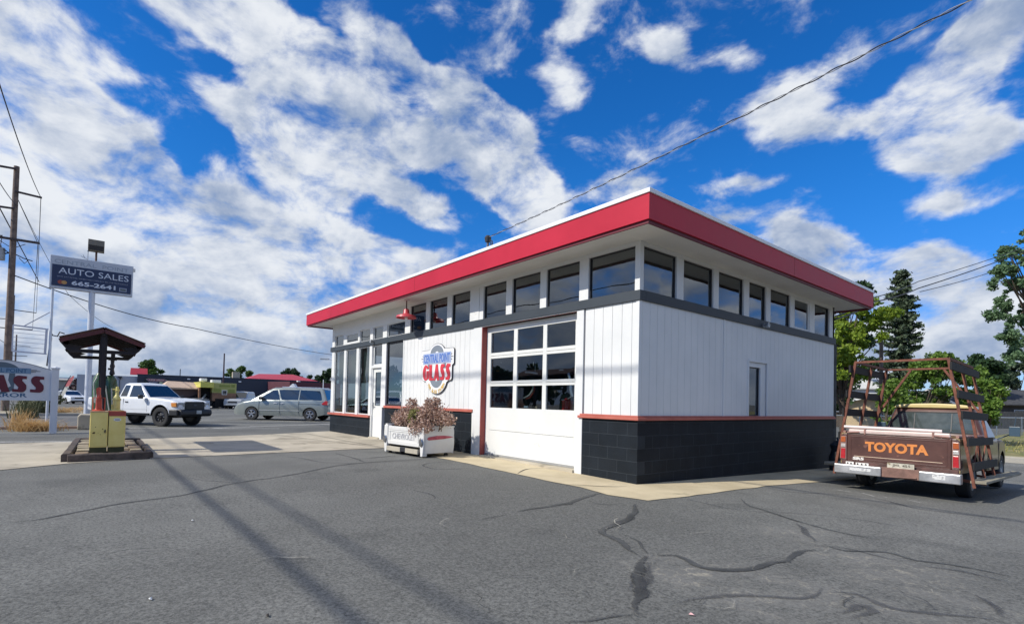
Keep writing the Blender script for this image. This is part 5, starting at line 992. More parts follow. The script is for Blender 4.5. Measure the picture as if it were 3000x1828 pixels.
def wheel(parent, x, y, r, wd, rim='alloy', side=1, spokes=5):
    t = MB(); prof = [(r*.62, -wd/2+.01), (r*.70, -wd/2), (r*.93, -wd/2+.005), (r, -wd/2+.03), (r, wd/2-.03), (r*.93, wd/2-.005), (r*.70, wd/2), (r*.62, wd/2-.01)]
    t.lathe(prof, 36, axis='y'); t.f = t.f[:-2]; t.m = t.m[:-2]
    if rim == 'mud':
        for k in range(28): a = 2*math.pi*k/28; t.obox((r*1.0*math.cos(a), 0, r*1.0*math.sin(a)), (math.cos(a)*.008, 0, math.sin(a)*.008), (0, wd/2-.012, 0), (-math.sin(a)*.022, 0, math.cos(a)*.022))
    wo_ = bpy.data.objects.new('wheel', None); C.objects.link(wo_); wo_.parent = parent; wo_.location = (x, y, r); wo_.empty_display_size = .05
    if side < 0: wo_.rotation_euler = (0, 0, math.pi)
    t.build('tyre', TYRE, wo_, smooth=True); rm = MB(); R0 = r*.63
    if rim == 'alloy':
        rm.lathe([(R0, -wd/2+.02), (R0, wd/2-.012), (R0*.93, wd/2-.008), (R0*.90, wd/2-.05), (R0*.88, -wd/2+.03)], 36, axis='y'); rm.f = rm.f[:-2]; rm.m = rm.m[:-2]
        rm.lathe([(0, wd/2-.02), (R0*.22, wd/2-.022), (R0*.26, wd/2-.04), (R0*.26, wd/2-.07), (0, wd/2-.07)], 20, axis='y')
        for k in range(spokes):
            a = 2*math.pi*k/spokes+.3
            for da in ((-.17, .17) if spokes == 5 else (0,)):
                c1 = Vector((math.cos(a+da*.2)*R0*.15, wd/2-.035, math.sin(a+da*.2)*R0*.15)); c2 = Vector((math.cos(a+da)*R0*.93, wd/2-.03, math.sin(a+da)*R0*.93)); rm.bar(c1, c2, .035, .085, up=(0, 1, 0))
        rm.build('rim', ALLOY, wo_, smooth=True); bk = MB(); bk.lathe([(0, wd/2-.09), (R0*.9, wd/2-.09), (R0*.9, wd/2-.10), (0, wd/2-.10)], 24, axis='y'); bk.build('hub', WELL, wo_)
    else:
        m_ = BSTEEL if rim != 'white' else mat('pale_rim', (.45, .44, .40), .5, .1, 6)
        rm.lathe([(R0, -wd/2+.02), (R0, wd/2-.01), (R0*.92, wd/2-.006), (R0*.90, wd/2-.04), (R0*.80, wd/2-.065), (R0*.45, wd/2-.045), (R0*.30, wd/2-.03), (R0*.28, wd/2-.01), (0, wd/2-.008), (0, wd/2-.09)], 36, axis='y'); rm.build('rim', m_, wo_, smooth=True)
        hb = MB()
        for k in range(8): a = 2*math.pi*k/8; hb.lathe([(0, wd/2-.048), (.018, wd/2-.05), (.018, wd/2-.06), (0, wd/2-.06)], 8, c=(math.cos(a)*R0*.62, 0, math.sin(a)*R0*.62), axis='y')
        hb.build('hub', mat('bright_hub', (.55, .55, .55), .3, .1, 5, metal=.8), wo_)
    return wo_
def well(parent, x0, x1, W, z0, z1):
    mb = MB(); mb.box(x0, x1, -W, W, z0, z1); mb.build('chassis', WELL, parent)
def lamp_(parent, name, poly, plane, d0, d1, m_, **k): mb = MB(); mb.prism(poly, plane, d0, d1); return mb.build(name, m_, parent, **k)

# --- white lifted pickup
hd = R(39)
fw = Vector((math.cos(hd), math.sin(hd), 0)); lf = Vector((-fw.y, fw.x, 0))
ctr = Vector((-18.10, -4.62, 0))-fw*1.6+lf*.74
T = thing('pickup_truck', 'white extended cab pickup with a black grille and chunky tyres parked behind the pump island', 'pickup', tuple(ctr), hd); T.scale = (.92, .92, .93)
WP = car_paint('white_car_paint', (.74, .76, .78)); DP = mat('black_plastic', (.02, .021, .023), .5, .1, 8)
top = [(-2.02, 1.12), (-.62, 1.12), (-.5, 1.14), (.72, 1.17), (1.0, 1.165), (1.6, 1.13), (2.15, 1.06), (2.36, .98), (2.42, .86)]
body_shell(top, .88, [(-2.02, .62), (-1.3, .52), (1.6, .52), (2.42, .55)], [(-1.3, .42, .45), (1.6, .42, .45)], -2.02, 2.42, taper=[(-2.02, 1), (1.2, 1), (1.9, .985), (2.2, .95), (2.42, .88)], crown=.045, midz=.72, sh=.09).build('body', WP, T, smooth=True)
g = Green(-.55, -.42, .36, 1.02, 1.12, 1.72, .83, .63); g.shell().build('cab_roof', WP, T, smooth=True)
for sy in (1, -1):
    g.side([(-.44, .10), (-.35, .86), (-.10, .86), (-.12, .10)], sy).build('side_window', CG, T); g.side([(.02, .08), (.02, .86), (.40, .86), (.80, .10), (.80, .08)], sy).build('side_window', CG, T)
    mb = MB(); mb.box(.86, .885, sy*.90-.02, sy*.90+.02, .6, 1.1) if 0 else None; mb.box(.72, .84, sy*.92-.0, sy*1.10, 1.10, 1.26) if sy > 0 else mb.box(.72, .84, -1.10, -.92, 1.10, 1.26); mb.build('mirror', DP, T, bevel=.03)
    mb = MB(); mb.box(-.12, .02, sy*.884-.012, sy*.884+.012, .935, .975); mb.build('door_handle', DP, T, bevel=.008)
    mb = MB(); mb.box(-.22, -.215, sy*.875-.006, sy*.875+.006, .58, 1.10); mb.box(.96, .965, sy*.875-.007, sy*.875+.007, .58, 1.10); mb.box(-.60, -.59, sy*.86-.018, sy*.86+.018, .58, 1.13); mb.build('door_seam', DP, T)
    mb = MB(); mb.box(-1.0, 1.0, sy*.873-.008, sy*.873+.008, .66, .672); mb.build('side_crease', mat('crease_grey', (.45, .46, .48), .5, 0), T)
    # wheel arch lips
    for ax in (-1.3, 1.6):
        pts = [(ax+.47*math.cos(R(k)), sy*.872, .42+.47*math.sin(R(k))) for k in range(5, 176, 10)]; mb = MB(); mb.tube(pts, .018, 6); mb.build('arch_lip', WP, T, smooth=True)
    lamp_(T, 'headlight', [(sy*.50, .80), (sy*.50, .965), (sy*.80, .975), (sy*.815, .80)], lambda a, b, d: (d-.07*max(0, abs(a)-.6)*3, a, b), 2.36, 2.435, mat('headlight_glass', (.35, .37, .38), .12, .1, 20, coat=1), bevel=.01)
    lamp_(T, 'indicator_lamp', [(2.13, .80), (2.10, .965), (2.34, .97), (2.36, .80)], lambda a, b, d: (a, sy*(d+.0), b), .78, .862, mat('amber_lens', (.60, .22, .03), .2, .1, 20, coat=1), bevel=.01)
g.end([(-.90, .06), (-.90, .88), (.90, .88), (.90, .06)], True).build('windscreen', CG, T); g.end([(-.85, .15), (-.85, .85), (.85, .85), (.85, .15)], False).build('rear_window', CG, T)
mb = MB(); mb.prism([(-.50, .70), (.50, .70), (.50, .98), (.44, 1.02), (-.44, 1.02), (-.50, .98)], lambda a, b, d: (d, a, b), 2.38, 2.455); mb.build('grille', DP, T, bevel=.012)
mb = MB(); [mb.box(2.455, 2.462, -.42, .42, z, z+.03) for z in (.76, .83, .90)]; mb.build('grille_bars', M_FRAME, T); mb = MB(); mb.prism([(.085*math.cos(R(a)), .87+.035*math.sin(R(a))) for a in range(0, 360, 20)], lambda a, b, d: (d, a, b), 2.462, 2.468); mb.build('badge', mat('badge_dark', (.05, .06, .09), .3, 0), T)
mb = MB(); mb.prism([(2.20, .70), (2.44, .70), (2.56, .66), (2.58, .50), (2.50, .40), (2.15, .42)], lambda a, b, d: (a, d, b), -.80, .80); mb.box(2.05, 2.45, .80, .905, .45, .69); mb.box(2.05, 2.45, -.905, -.80, .45, .69); mb.build('front_bumper', DP, T, bevel=.035)
mb = MB(); mb.box(2.575, 2.59, -.05, .21, .52, .66); mb.build('licence_plate', mat('plate_pale', (.45, .50, .52), .5, .2, 30), T)
well(T, -1.95, 2.3, .62, .42, .85)
for x in (-1.3, 1.6):
    for s in (1, -1): wheel(T, x, s*.74, .385, .26, 'mud', s)
mb = MB(); mb.tube([(-.6, 0, .45), (1.4, 0, .42)], .05); mb.tube([(1.6, -.6, .38), (1.6, .6, .38)], .05); mb.tube([(-1.3, -.6, .38), (-1.3, .6, .38)], .06); mb.build('axle', WELL, T)
mb = MB(); mb.box(-.9, 1.0, -.84, -.80, .44, .50); mb.box(-.9, 1.0, .80, .84, .44, .50); mb.build('sill_bar', DP, T)
mb = MB(); mb.box(.15, .75, -.38, -.30, 1.135, 1.15); mb.build('dash_card', M_CAP, T)

# --- silver minivan
hd = math.radians(-130); fw = Vector((math.cos(hd), math.sin(hd), 0)); lf = Vector((-fw.y, fw.x, 0))
rc = Vector((-22.02, 2.02, 0)); ctr = rc+fw*1.5-lf*.80
T = thing('minivan', 'silver green minivan with five spoke alloy wheels parked nose left beside the office corner', 'van', tuple(ctr), hd)
SP = mat('silver_green_paint', (.27, .30, .285), .3, .01, 1.0, coat=.6, metal=.3)
top = [(-2.42, .80), (-2.36, 1.08), (-2.2, 1.12), (-.5, 1.06), (.9, 1.03), (1.45, 1.02), (2.0, .92), (2.35, .78), (2.52, .62), (2.56, .5)]
body_shell(top, .955, [(-2.42, .38), (-1.9, .26), (2.1, .24), (2.56, .30)], [(-1.5, .33, .375), (1.5, .33, .375)], -2.42, 2.56, taper=[(-2.42, .90), (-2.2, .97), (-1.6, 1), (1.2, 1), (1.9, .96), (2.3, .87), (2.56, .70)], crown=.05, midz=.66, sh=.08, bulge=.045).build('body', SP, T, smooth=True)
g = Green(-2.38, -2.08, .50, 1.62, 1.0, 1.68, .92, .70, .04); g.shell().build('roof', SP, T, smooth=True)
for sy in (1, -1):
    g.side([(-2.10, .14), (-2.02, .55), (-1.93, .82), (-.92, .86), (-.92, .10), (-2.02, .10)], sy).build('side_window', CGV, T); g.side([(-.87, .10), (-.87, .86), (-.05, .87), (.20, .84), (-.02, .10)], sy).build('side_window', CGV, T); g.side([(.06, .08), (.26, .83), (.48, .80), (1.16, .15), (1.16, .08)], sy).build('side_window', CGV, T)
    mb = MB(); mb.box(.90, 1.08, min(sy*.94, sy*1.12), max(sy*.94, sy*1.12), 1.04, 1.20); mb.build('mirror', M_FRAME, T, bevel=.03)
    mb = MB(); [mb.box(x, x+.006, sy*.957-.010, sy*.957+.004, .30, 1.03) for x in (1.12, .06, -.92)]; mb.box(-2.0, -.94, sy*.945-.01, sy*.945+.006, .86, .875); mb.build('door_seam', M_FRAME, T)
    mb = MB(); mb.box(.16, .36, sy*.955-.01, sy*.955+.02, .86, .89); mb.box(-.16, .02, sy*.955-.01, sy*.955+.02, .86, .89); mb.build('door_handle', ALLOY, T, bevel=.01)
    mb = MB(); mb.box(-.95, 1.1, sy*.952-.01, sy*.952+.012, .50, .525); mb.build('side_moulding', mat('moulding', (.45, .47, .48), .4, 0), T, bevel=.004)
    lamp_(T, 'headlight', [(sy*.44, .62), (sy*.50, .80), (sy*.74, .84), (sy*.72, .64)], lambda a, b, d: (d-.60*(abs(a)-.44)-.45*(b-.62), a, b), 2.42, 2.60, mat('headlight_clear', (.50, .48, .42), .12, .1, 20, coat=1), bevel=.01)
    lamp_(T, 'tail_light', [(-2.40, .84), (-2.40, 1.04), (-2.28, 1.05), (-2.10, .90), (-2.14, .84)], lambda a, b, d: (a, sy*d, b), .82, .945, mat('red_lens', (.45, .02, .03), .2, .1, 20, coat=1), bevel=.01)
    mb = MB(); mb.tube([(-1.9, sy*.60, 1.715), (.1, sy*.60, 1.725)], .02, 6); mb.build('roof_rail', ALLOY, T)
g.end([(-.90, .04), (-.92, .92), (.92, .92), (.90, .04)], True).build('windscreen', CG, T); g.end([(-.90, .12), (-.88, .88), (.88, .88), (.90, .12)], False).build('rear_window', CG, T)
mb = MB(); mb.prism([(-2.30, .62), (-2.50, .60), (-2.54, .42), (-2.45, .32), (-2.2, .32)], lambda a, b, d: (a, d, b), -.86, .86); mb.build('rear_bumper', SP, T, bevel=.04)
mb = MB(); mb.prism([(.1, 0), (0, .17), (-.06, .17), (-.22, .0)], lambda a, b, d: (a, d, b), -.01, .01); q = mb.build('roof_sign', M_CAP, T); q.location = (-.35, .18, 1.74); q.scale = (-1.1, 14, 1)
well(T, -2.2, 2.2, .70, .24, .75)
for x in (-1.5, 1.5):
    for s in (1, -1): wheel(T, x, s*.845, .325, .20, 'alloy', s)

# --- brown pickup with a glass rack
GZT = gz(2.5, 5)
T = thing('pickup_truck', 'rusty brown pickup with orange TOYOTA tailgate lettering and a tall rusty glass rack', 'pickup', (2.515, 5.75, -.225), R(90)); T.rotation_euler = (R(0), R(1.2), R(90))
BP = mat('brown_faded_paint', (.070, .026, .020), .42, .18, 2.5, bump=.08, bs=14, blot=((.17, .075, .055), 6, .60), coat=.4, col2=(.11, .045, .034))
TP = mat('tan_faded_paint', (.27, .19, .085), .42, .12, 2.5, bump=.06, bs=14, blot=((.12, .06, .04), 3, .58), coat=.35, col2=(.36, .27, .12))
XR, XF = -2.30, 2.10       # tailgate plane and nose, local
RA, FA = -1.28, 1.42
RUST = mat('rack_rust', (.12, .038, .024), .75, .3, 9, bump=.4, bs=40, col2=(.24, .085, .05))
# cab + nose shell (tan), bed sides (tan over brown)
top = [(-.16, .95), (.78, .95), (1.0, .97), (1.6, .94), (1.98, .87), (2.08, .76), (2.10, .66)]
body_shell(top, .81, [(-.16, .40), (1.1, .38), (2.1, .44)], [(FA, .33, .39)], -.16, 2.10, taper=[(-.16, 1), (1.2, 1), (1.8, .985), (2.1, .93)], crown=.04, midz=.66, sh=.06, bulge=.03).build('body', TP, T, smooth=True)
g = Green(-.14, .02, .62, 1.02, .93, 1.52, .78, .60, .035); g.shell().build('cab', BP, T, smooth=True)
mb = MB(); x0, x1 = .0, .66
mb.prism([(-.60, 1.49), (-.56, 1.545), (-.3, 1.572), (0, 1.582), (.3, 1.572), (.56, 1.545), (.60, 1.49)], lambda a, b, d: (d, a*1.02, b+.006), x0-.02, x1+.02); mb.build('cab_roof', mat('cream_roof', (.62, .50, .22), .45, .08, 4, coat=.4), T, bevel=.02)
g.end([(-.86, .16), (-.90, .30), (-.88, .74), (-.80, .84), (.80, .84), (.88, .74), (.90, .30), (.86, .16)], False, .004).build('window_seal', M_BLK, T)
g.end([(-.83, .20), (-.87, .32), (-.85, .72), (-.78, .80), (.78, .80), (.85, .72), (.87, .32), (.83, .20)], False, .009).build('rear_window', mat('dusty_glass', (.03, .045, .045), .08, .2, 3, coat=1, spec=.8), T)
for y in (-.30, .26): mb = MB(); mb.bar((g.xr(.22)-.014, y, g.z(.22)), (g.xr(.79)-.014, y, g.z(.79)), .014); mb.build('window_divider', M_FRAME, T)
mb = MB(); mb.prism([(-.72, 1.0), (.72, 1.0), (.73, .985), (-.73, .985)], lambda a, b, d: (d, a, b), -.165, -.135); mb.build('chrome_strip', mat('faded_chrome', (.40, .28, .22), .4, .2, 10), T)
for sy in (1, -1):
    g.side([(.12, .10), (.16, .84), (.58, .84), (.92, .12), (.92, .10)], sy).build('side_window', CG, T)
    mb = MB(); mb.box(.82, .90, min(sy*.97, sy*1.12), max(sy*.97, sy*1.12), 1.02, 1.20); mb.tube([(.86, sy*.80, .95), (.86, sy*.98, 1.05)], .012, 6); mb.tube([(.86, sy*1.04, 1.2), (.86, sy*1.06, 1.38)], .008, 5); mb.build('mirror', mat('mirror_blue', (.05, .085, .12), .3, 0), T, bevel=.02)
    # bed side with wheel arch
    mb = MB(); xs = sorted(set([XR+.02+(-.18-XR)*i/24 for i in range(25)]+[RA+.38*math.cos(R(k)) for k in range(0, 181, 12)])); rows = 8; o = 0
    for x in xs:
        zb = .44
        if abs(x-RA) < .38: zb = max(zb, .33+math.sqrt(.38**2-(x-RA)**2))
        for k in range(rows+1): z = zb+(.97-zb)*k/rows; mb.v.append((x, sy*.81*(1-.03*((z-.66)/.42)**2), z))
        mb.v.append((x, sy*.76, .985)); mb.v.append((x, sy*.72, .975)); mb.v.append((x, sy*.72, .60))
    m_ = rows+4
    for i in range(len(xs)-1):
        for j in range(m_-1): mb.f.append((i*m_+j, i*m_+j+1, (i+1)*m_+j+1, (i+1)*m_+j)); mb.m.append(0)
    mb.f.append(tuple(range(m_))); mb.m.append(0); mb.build('bed_side', TP, T, smooth=True)
    mb = MB(); mb.tube([(XR+.05, sy*.765, 1.0), (-.2, sy*.765, 1.005)], .022, 8); mb.build('bed_rail', mat('rail_faded', (.30, .16, .13), .5, .2, 8), T, smooth=True)
mb = MB(); mb.box(XR+.06, -.20, -.72, .72, .56, .60); mb.box(-.22, -.18, -.74, .74, .56, .96); mb.build('bed_floor', BP, T)
# rear face: corner posts, tailgate, lamps
mb = MB(); mb.prism([(-.80, .56), (.80, .56), (.81, .62), (.785, .60)], lambda a, b, d: (d, a, b), XR+.02, XR+.05)
for s in (-1, 1): mb = MB(); mb.prism([(s*.815, .50), (s*.80, .94), (s*.76, .97), (s*.70, .97), (s*.70, .50)], lambda a, b, d: (d, a, b), XR-.0, XR+.16); mb.build('corner_post', BP, T, bevel=.015)
mb = MB(); mb.prism(rr(-.70, .70, .50, .965, .015), lambda a, b, d: (d, a, b), XR, XR+.05)
o = mb.build('tailgate', BP, T, bevel=.006); tg = o
mb = MB(); mb.prism(rr(-.64, .64, .53, .545, .004), lambda a, b, d: (d, a, b), XR-.005, XR); mb.prism(rr(-.64, .64, .915, .93, .004), lambda a, b, d: (d, a, b), XR-.005, XR); mb.prism(rr(-.655, -.64, .53, .93, .004), lambda a, b, d: (d, a, b), XR-.005, XR); mb.prism(rr(.64, .655, .53, .93, .004), lambda a, b, d: (d, a, b), XR-.005, XR); mb.build('pressed_rib', BP, tg, bevel=.002)
mb = MB(); mb.prism(rr(-.60, .60, .585, .595, .004), lambda a, b, d: (d, a, b), XR-.006, XR); mb.build('chrome_strip', mat('cream_strip', (.60, .45, .33), .4, .1, 10), tg)
mb = MB(); mb.prism(rr(-.69, .69, .975, 1.05, .02), lambda a, b, d: (d, a, b), XR-.0, XR+.06); mb.build('tailgate_top', mat('sun_bleached', (.60, .47, .42), .4, .15, 6, blot=((.25, .11, .08), 6, .62), coat=.3), tg, bevel=.02)
mb = MB(); mb.tube([(XR+.06, -.58, 1.075), (XR+.03, .76, 1.085)], .028, 10); mb.build('cross_tube', mat('bleached_tube', (.68, .58, .55), .4, .1, 6), T, smooth=True)
mb = MB()
for y in (-.48, .44): mb.box(XR-.012, XR+.02, y-.012, y+.012, .97, 1.06)
mb.tube([(XR-.02, -.68, .99), (XR-.02, -.50, 1.0)], .012, 6); mb.tube([(XR-.02, .52, 1.0), (XR-.02, .70, .99)], .012, 6); mb.build('latch', mat('rail_faded', (.30, .16, .13)), T)
# lettering faces -x (rear): left edge is at +y
OR_ = mat('orange_letters', (.62, .20, .045), .5, .08, 6, col2=(.70, .25, .06))
lettering('TOYOTA', OR_, tg, (XR-.0015, .435, .685), (0, -1, 0), (0, 0, 1), .86, .165, .045, .004)
lettering('SR5', mat('cream_letters', (.75, .72, .66), .5, 0), tg, (XR-.0015, .615, .525), (0, -1, 0), (0, 0, 1), .165, .05, .05, .004)
for s in (-1, 1):
    L0 = MB(); f_ = lambda a, b, d: (d, a, b); L0.prism([(s*.712, .52), (s*.712, .93), (s*.80, .92), (s*.812, .53)], f_, XR-.012, XR); lo = L0.build('tail_light', mat('lamp_surround', (.25, .15, .13), .4, .1, 8), T, bevel=.004)
    for z0, z1, cc_, nm in ((.82, .915, (.40, .09, .02), 'amber_lens'), (.735, .79, (.45, .42, .40), 'reverse_lens'), (.535, .71, (.42, .012, .02), 'red_lens')):
        mb = MB(); mb.prism([(s*.725, z0), (s*.725, z1), (s*.79, z1), (s*.797, z0)], f_, XR-.022, XR-.012); mb.build(nm, mat('truck_'+nm, cc_, .2, .15, 30, coat=.8), lo, bevel=.004)
mb = MB(); mb.box(XR+.0, XR+.10, -.79, .79, .37, .50); mb.build('rear_valance', mat('rusted_valance', (.07, .035, .03), .7, .4, 7, col2=(.13, .06, .05)), T, bevel=.012)
mb = MB()
for y0, y1, z in ((.40, .74, .475),): 
    mb.box(XR-.006, XR, .60, .72, .44, .485); mb.box(XR-.006, XR, .38, .57, .43, .48)
mb.build('pale_holes_plate', mat('cream_letters', (.75, .72, .66)), T)
mb = MB(); 
for y in (.69, .64, .54, .48, .42): mb.lathe([(0, XR-.012), (.013, XR-.012), (.013, XR-.005), (0, XR-.005)], 8, c=(0, y, .458), axis='x')
mb.build('bolt_hole', M_FRAME, T)
CH = mat('dented_chrome', (.50, .50, .50), .42, .25, 5, metal=.8, bump=.15, bs=5, bdist=.006, blot=((.60, .60, .60), 16, .62))
mb = MB(); mb.prism([(-.14, .30), (-.02, .30), (0, .33), (0, .43), (-.02, .455), (-.14, .45)], lambda a, b, d: (a+XR, d, b-.01), .17, .86); mb.build('rear_bumper', CH, T, bevel=.012)
mb = MB(); mb.prism([(-.14, .30), (-.02, .30), (0, .33), (0, .43), (-.02, .455), (-.14, .45)], lambda a, b, d: (a+XR, d, b-.01), -.84, -.33); mb.build('rear_bumper', CH, T, bevel=.012)
mb = MB(); mb.box(XR-.10, XR-.03, -.33, .17, .29, .45); mb.tube([(XR-.11, -.30, .32), (XR-.11, .12, .30)], .014, 6); mb.build('bumper_step', mat('step_rust', (.20, .11, .085), .7, .3, 7, bump=.3, bs=20), T, bevel=.01)
mb = MB(); mb.box(XR-.075, XR-.065, -.26, .10, .45, .53); po = mb.build('licence_plate', mat('worn_plate', (.50, .47, .38), .5, .3, 14, blot=((.25, .2, .12), 10, .55)), T); po.rotation_euler = (0, 0, 0)
lettering('JHL 455', mat('plate_dark_ink', (.10, .09, .08), .6, 0), po, (XR-.077, .03, .465), (0, -1, 0), (0, 0, 1), .24, .05, .01, .002)
mb = MB(); mb.box(XR-.1425, XR-.14, .30, .62, .35, .40); mb.box(XR-.1425, XR-.14, -.66, -.50, .34, .41); mb.build('bumper_sticker', mat('sticker_white', (.70, .70, .68), .5, .2, 25, blot=((.4, .4, .4), 25, .5)), T)
well(T, XR+.2, 1.95, .60, .34, .58)
for x in (RA, FA):
    for s in (1, -1): wheel(T, x, s*.70, .325, .20, 'white', s)
mb = MB(); mb.box(-.1, .95, .81, .815, .6, .605); mb.box(-.1, .95, -.815, -.81, .6, .605); mb.box(-.105, -.1, .805, .818, .42, .94); mb.box(-.105, -.1, -.818, -.805, .42, .94); mb.box(.98, .985, .805, .816, .42, .94); mb.box(.98, .985, -.816, -.805, .42, .94); mb.build('door_seam', M_FRAME, T)
# rack (a part of the truck): uprights lean in
RK = {}
WB = mat('black_slat', (.008, .009, .010), .75, .3, 6, bump=.3, bs=15)
PLK = mat('grey_plank', (.26, .23, .17), .85, .2, 5, bump=.5, bs=20, col2=(.36, .33, .25))
xs3 = (-2.15, -1.27, -.40)
def up_(s, x, t): yb, yt = .94, .635; return Vector((x, s*(yb+(yt-yb)*t), .30+(2.22-.30)*t))
for s in (1, -1):
    for x in xs3: mb = MB(); mb.bar(up_(s, x, -.03), up_(s, x, 1), .038, .038, up=(1, 0, 0)); mb.build('rack_upright', RUST, T)
    mb = MB(); mb.bar(up_(s, xs3[0], 1), up_(s, xs3[2], 1), .04); mb.build('rack_rail', RUST, T)
    for z, x0 in ((2.10, -2.28), (1.665, -2.2), (1.345, -2.2), (.93, -2.18), (.56, -2.14)):
        t_ = (z-.30)/1.92; a = up_(s, x0, t_); b = up_(s, xs3[2]+.22, t_); o = Vector((0, s*.035, 0)); mb = MB(); mb.bar(a+o, b+o, .03, .125); mb.build('rack_slat', WB, T, bevel=.004)
    mb = MB(); mb.prism([(-2.16, .90), (-2.12, 1.08), (1.0, 1.12), (1.35, 1.02), (1.33, .95), (-.9, .88)] if s < 0 else [(-1.2, .90), (-1.2, 1.45), (-.9, 1.55), (1.0, 1.30), (1.33, .95)], lambda a, b, d: (a, s*b, d), .31, .35); mb.build('glass_shelf', PLK, T, bevel=.006)
    for x in (-1.9, -.6, .8): mb = MB(); mb.bar((x, s*.6, .34), (x, s*1.05, .30), .04); mb.build('shelf_bracket', RUST, T)
    mb = MB(); mb.bar(up_(s, xs3[2], .55), (xs3[2], s*.25, 2.20), .035); mb.build('rack_brace', RUST, T)
for x in (xs3[0], xs3[2]): mb = MB(); mb.bar(up_(1, x, 1), up_(-1, x, 1), .035, .035, up=(0, 0, 1)); mb.build('rack_crossbar', RUST, T)
for s in (1, -1):
    for x in (-1.6, -.9): mb = MB(); mb.bar((x, s*.84, .45), (x+.25, s*.86, .90), .02); mb.build('rack_strut', RUST, T)
T.scale = (.985, 1, 1)
t = thing('chair_frame', 'dark bulky machine part leaning in the shade between the shop corner and the brown pickup', 'machine', (.42, 7.3, gz(.42, 7.3))); mb = MB(); mb.lathe([(0, 0), (.2, 0), (.22, .3), (.16, .5), (.2, .62), (.1, .72), (0, .74)], 14); mb.tube([(0, -.2, .3), (.1, -.3, .6), (0, -.1, .8)], .03); mb.build('body', mat('dark_cast', (.02, .028, .034), .6, .2, 6), t, smooth=True); t.name = 'compressor'

# --- distant vehicles
def simple_car(label, at, hd, paint, top, gp_, W=.86, L=(-2.2, 2.2), ax=1.35, grp='cars parked on the far lot', cat='car', name='parked_car', wr=.31, front=True):
    T = thing(name, label, cat, at, hd, grp)
    body_shell(top, W, [(L[0], .32), (L[0]+.4, .22), (L[1]-.4, .22), (L[1], .32)], [(-ax, wr, wr+.05), (ax, wr, wr+.05)], L[0], L[1], taper=[(L[0], .88), (L[0]+.4, .98), (0, 1), (L[1]-.5, .97), (L[1], .82)], n=40).build('body', paint, T, smooth=True)
    g = Green(*gp_); g.shell().build('roof', paint, T, smooth=True)
    for sy in (1, -1):
        g.side([(g.xr0+.25, .1), (g.xr1+.12, .85), (g.xf1-.05, .85), (g.xf0-.28, .1)], sy).build('side_window', CG, T)
        mb = MB(); mb.box(L[1]-.16, L[1]-.02, min(sy*W*.45, sy*W*.80), max(sy*W*.45, sy*W*.80), .56, .70); mb.build('headlight', mat('headlight_glass', (.35, .37, .38)), T, bevel=.01)
        mb = MB(); mb.box(L[0]+.0, L[0]+.1, min(sy*W*.5, sy*W*.86), max(sy*W*.5, sy*W*.86), .60, .74); mb.build('tail_light', mat('red_lens', (.45, .02, .03)), T, bevel=.01)
    g.end([(-.88, .08), (-.88, .88), (.88, .88), (.88, .08)], True).build('windscreen', CG, T); g.end([(-.85, .15), (-.85, .85), (.85, .85), (.85, .15)], False).build('rear_window', CG, T)
    mb = MB(); mb.box(L[1]-.06, L[1]+.05, -W*.8, W*.8, .34, .50); mb.box(L[0]-.05, L[0]+.06, -W*.8, W*.8, .34, .50); mb.build('bumper', paint, T, bevel=.03)
    mb = MB(); mb.box(L[1]-.03, L[1]+.012, -W*.42, W*.42, .56, .70); mb.build('grille', DP, T)
    well(T, L[0]+.3, L[1]-.3, W*.7, .2, .5)
    for x in (-ax, ax):
        for s in (1, -1): wheel(T, x, s*(W-.12), wr, .18, 'alloy', s, 5)
    return T
sed = [(-2.2, .80), (-2.15, .90), (-1.4, .93), (1.0, .90), (1.7, .82), (2.1, .70), (2.2, .58)]
q = P(205, 1181, 55); simple_car('white sedan facing the street left of the white pole', (q.x, q.y, 0), R(20), WP, sed, (-1.75, -1.05, .15, 1.0, .88, 1.38, .80, .60))
q = P(150, 1178, 62); simple_car('dark car in the shade behind the striped feather flag', (q.x, q.y, 0), R(10), car_paint('black_car', (.015, .016, .02)), [(-2.2, .9), (-2.1, 1.0), (1.2, 1.0), (1.9, .92), (2.2, .7)], (-2.1, -1.8, .3, 1.1, .95, 1.65, .84, .68), W=.9)
q = P(703, 1193, 49); simple_car('small silver SUV parked right of the yellow food truck', (q.x, q.y, 0), R(-28), car_paint('grey_silver', (.36, .38, .40)), [(-2.2, 1.0), (-2.15, 1.08), (.6, 1.05), (.9, 1.0), (2.0, .92), (2.2, .75)], (-2.1, -1.95, .1, .75, 1.0, 1.62, .82, .70), W=.88)
q = P(586, 1196, 47); simple_car('grey car mostly hidden behind the white pickup hood', (q.x, q.y, 0), R(-40), car_paint('grey_silver2', (.30, .32, .34)), sed, (-1.75, -1.05, .15, 1.0, .88, 1.38, .80, .60))
q = P(955, 1232, 31); simple_car('white car bumper peeking out low behind the minivan', (q.x+1.5, q.y+2.6, 0), R(200), WP, sed, (-1.75, -1.05, .15, 1.0, .88, 1.38, .80, .60))
q = P(12, 1184, 75); simple_car('dark car far off under the left end of the street sign', (q.x, q.y, 0), R(80), car_paint('black_car', (.015, .016, .02)), sed, (-1.75, -1.05, .15, 1.0, .88, 1.38, .80, .60))
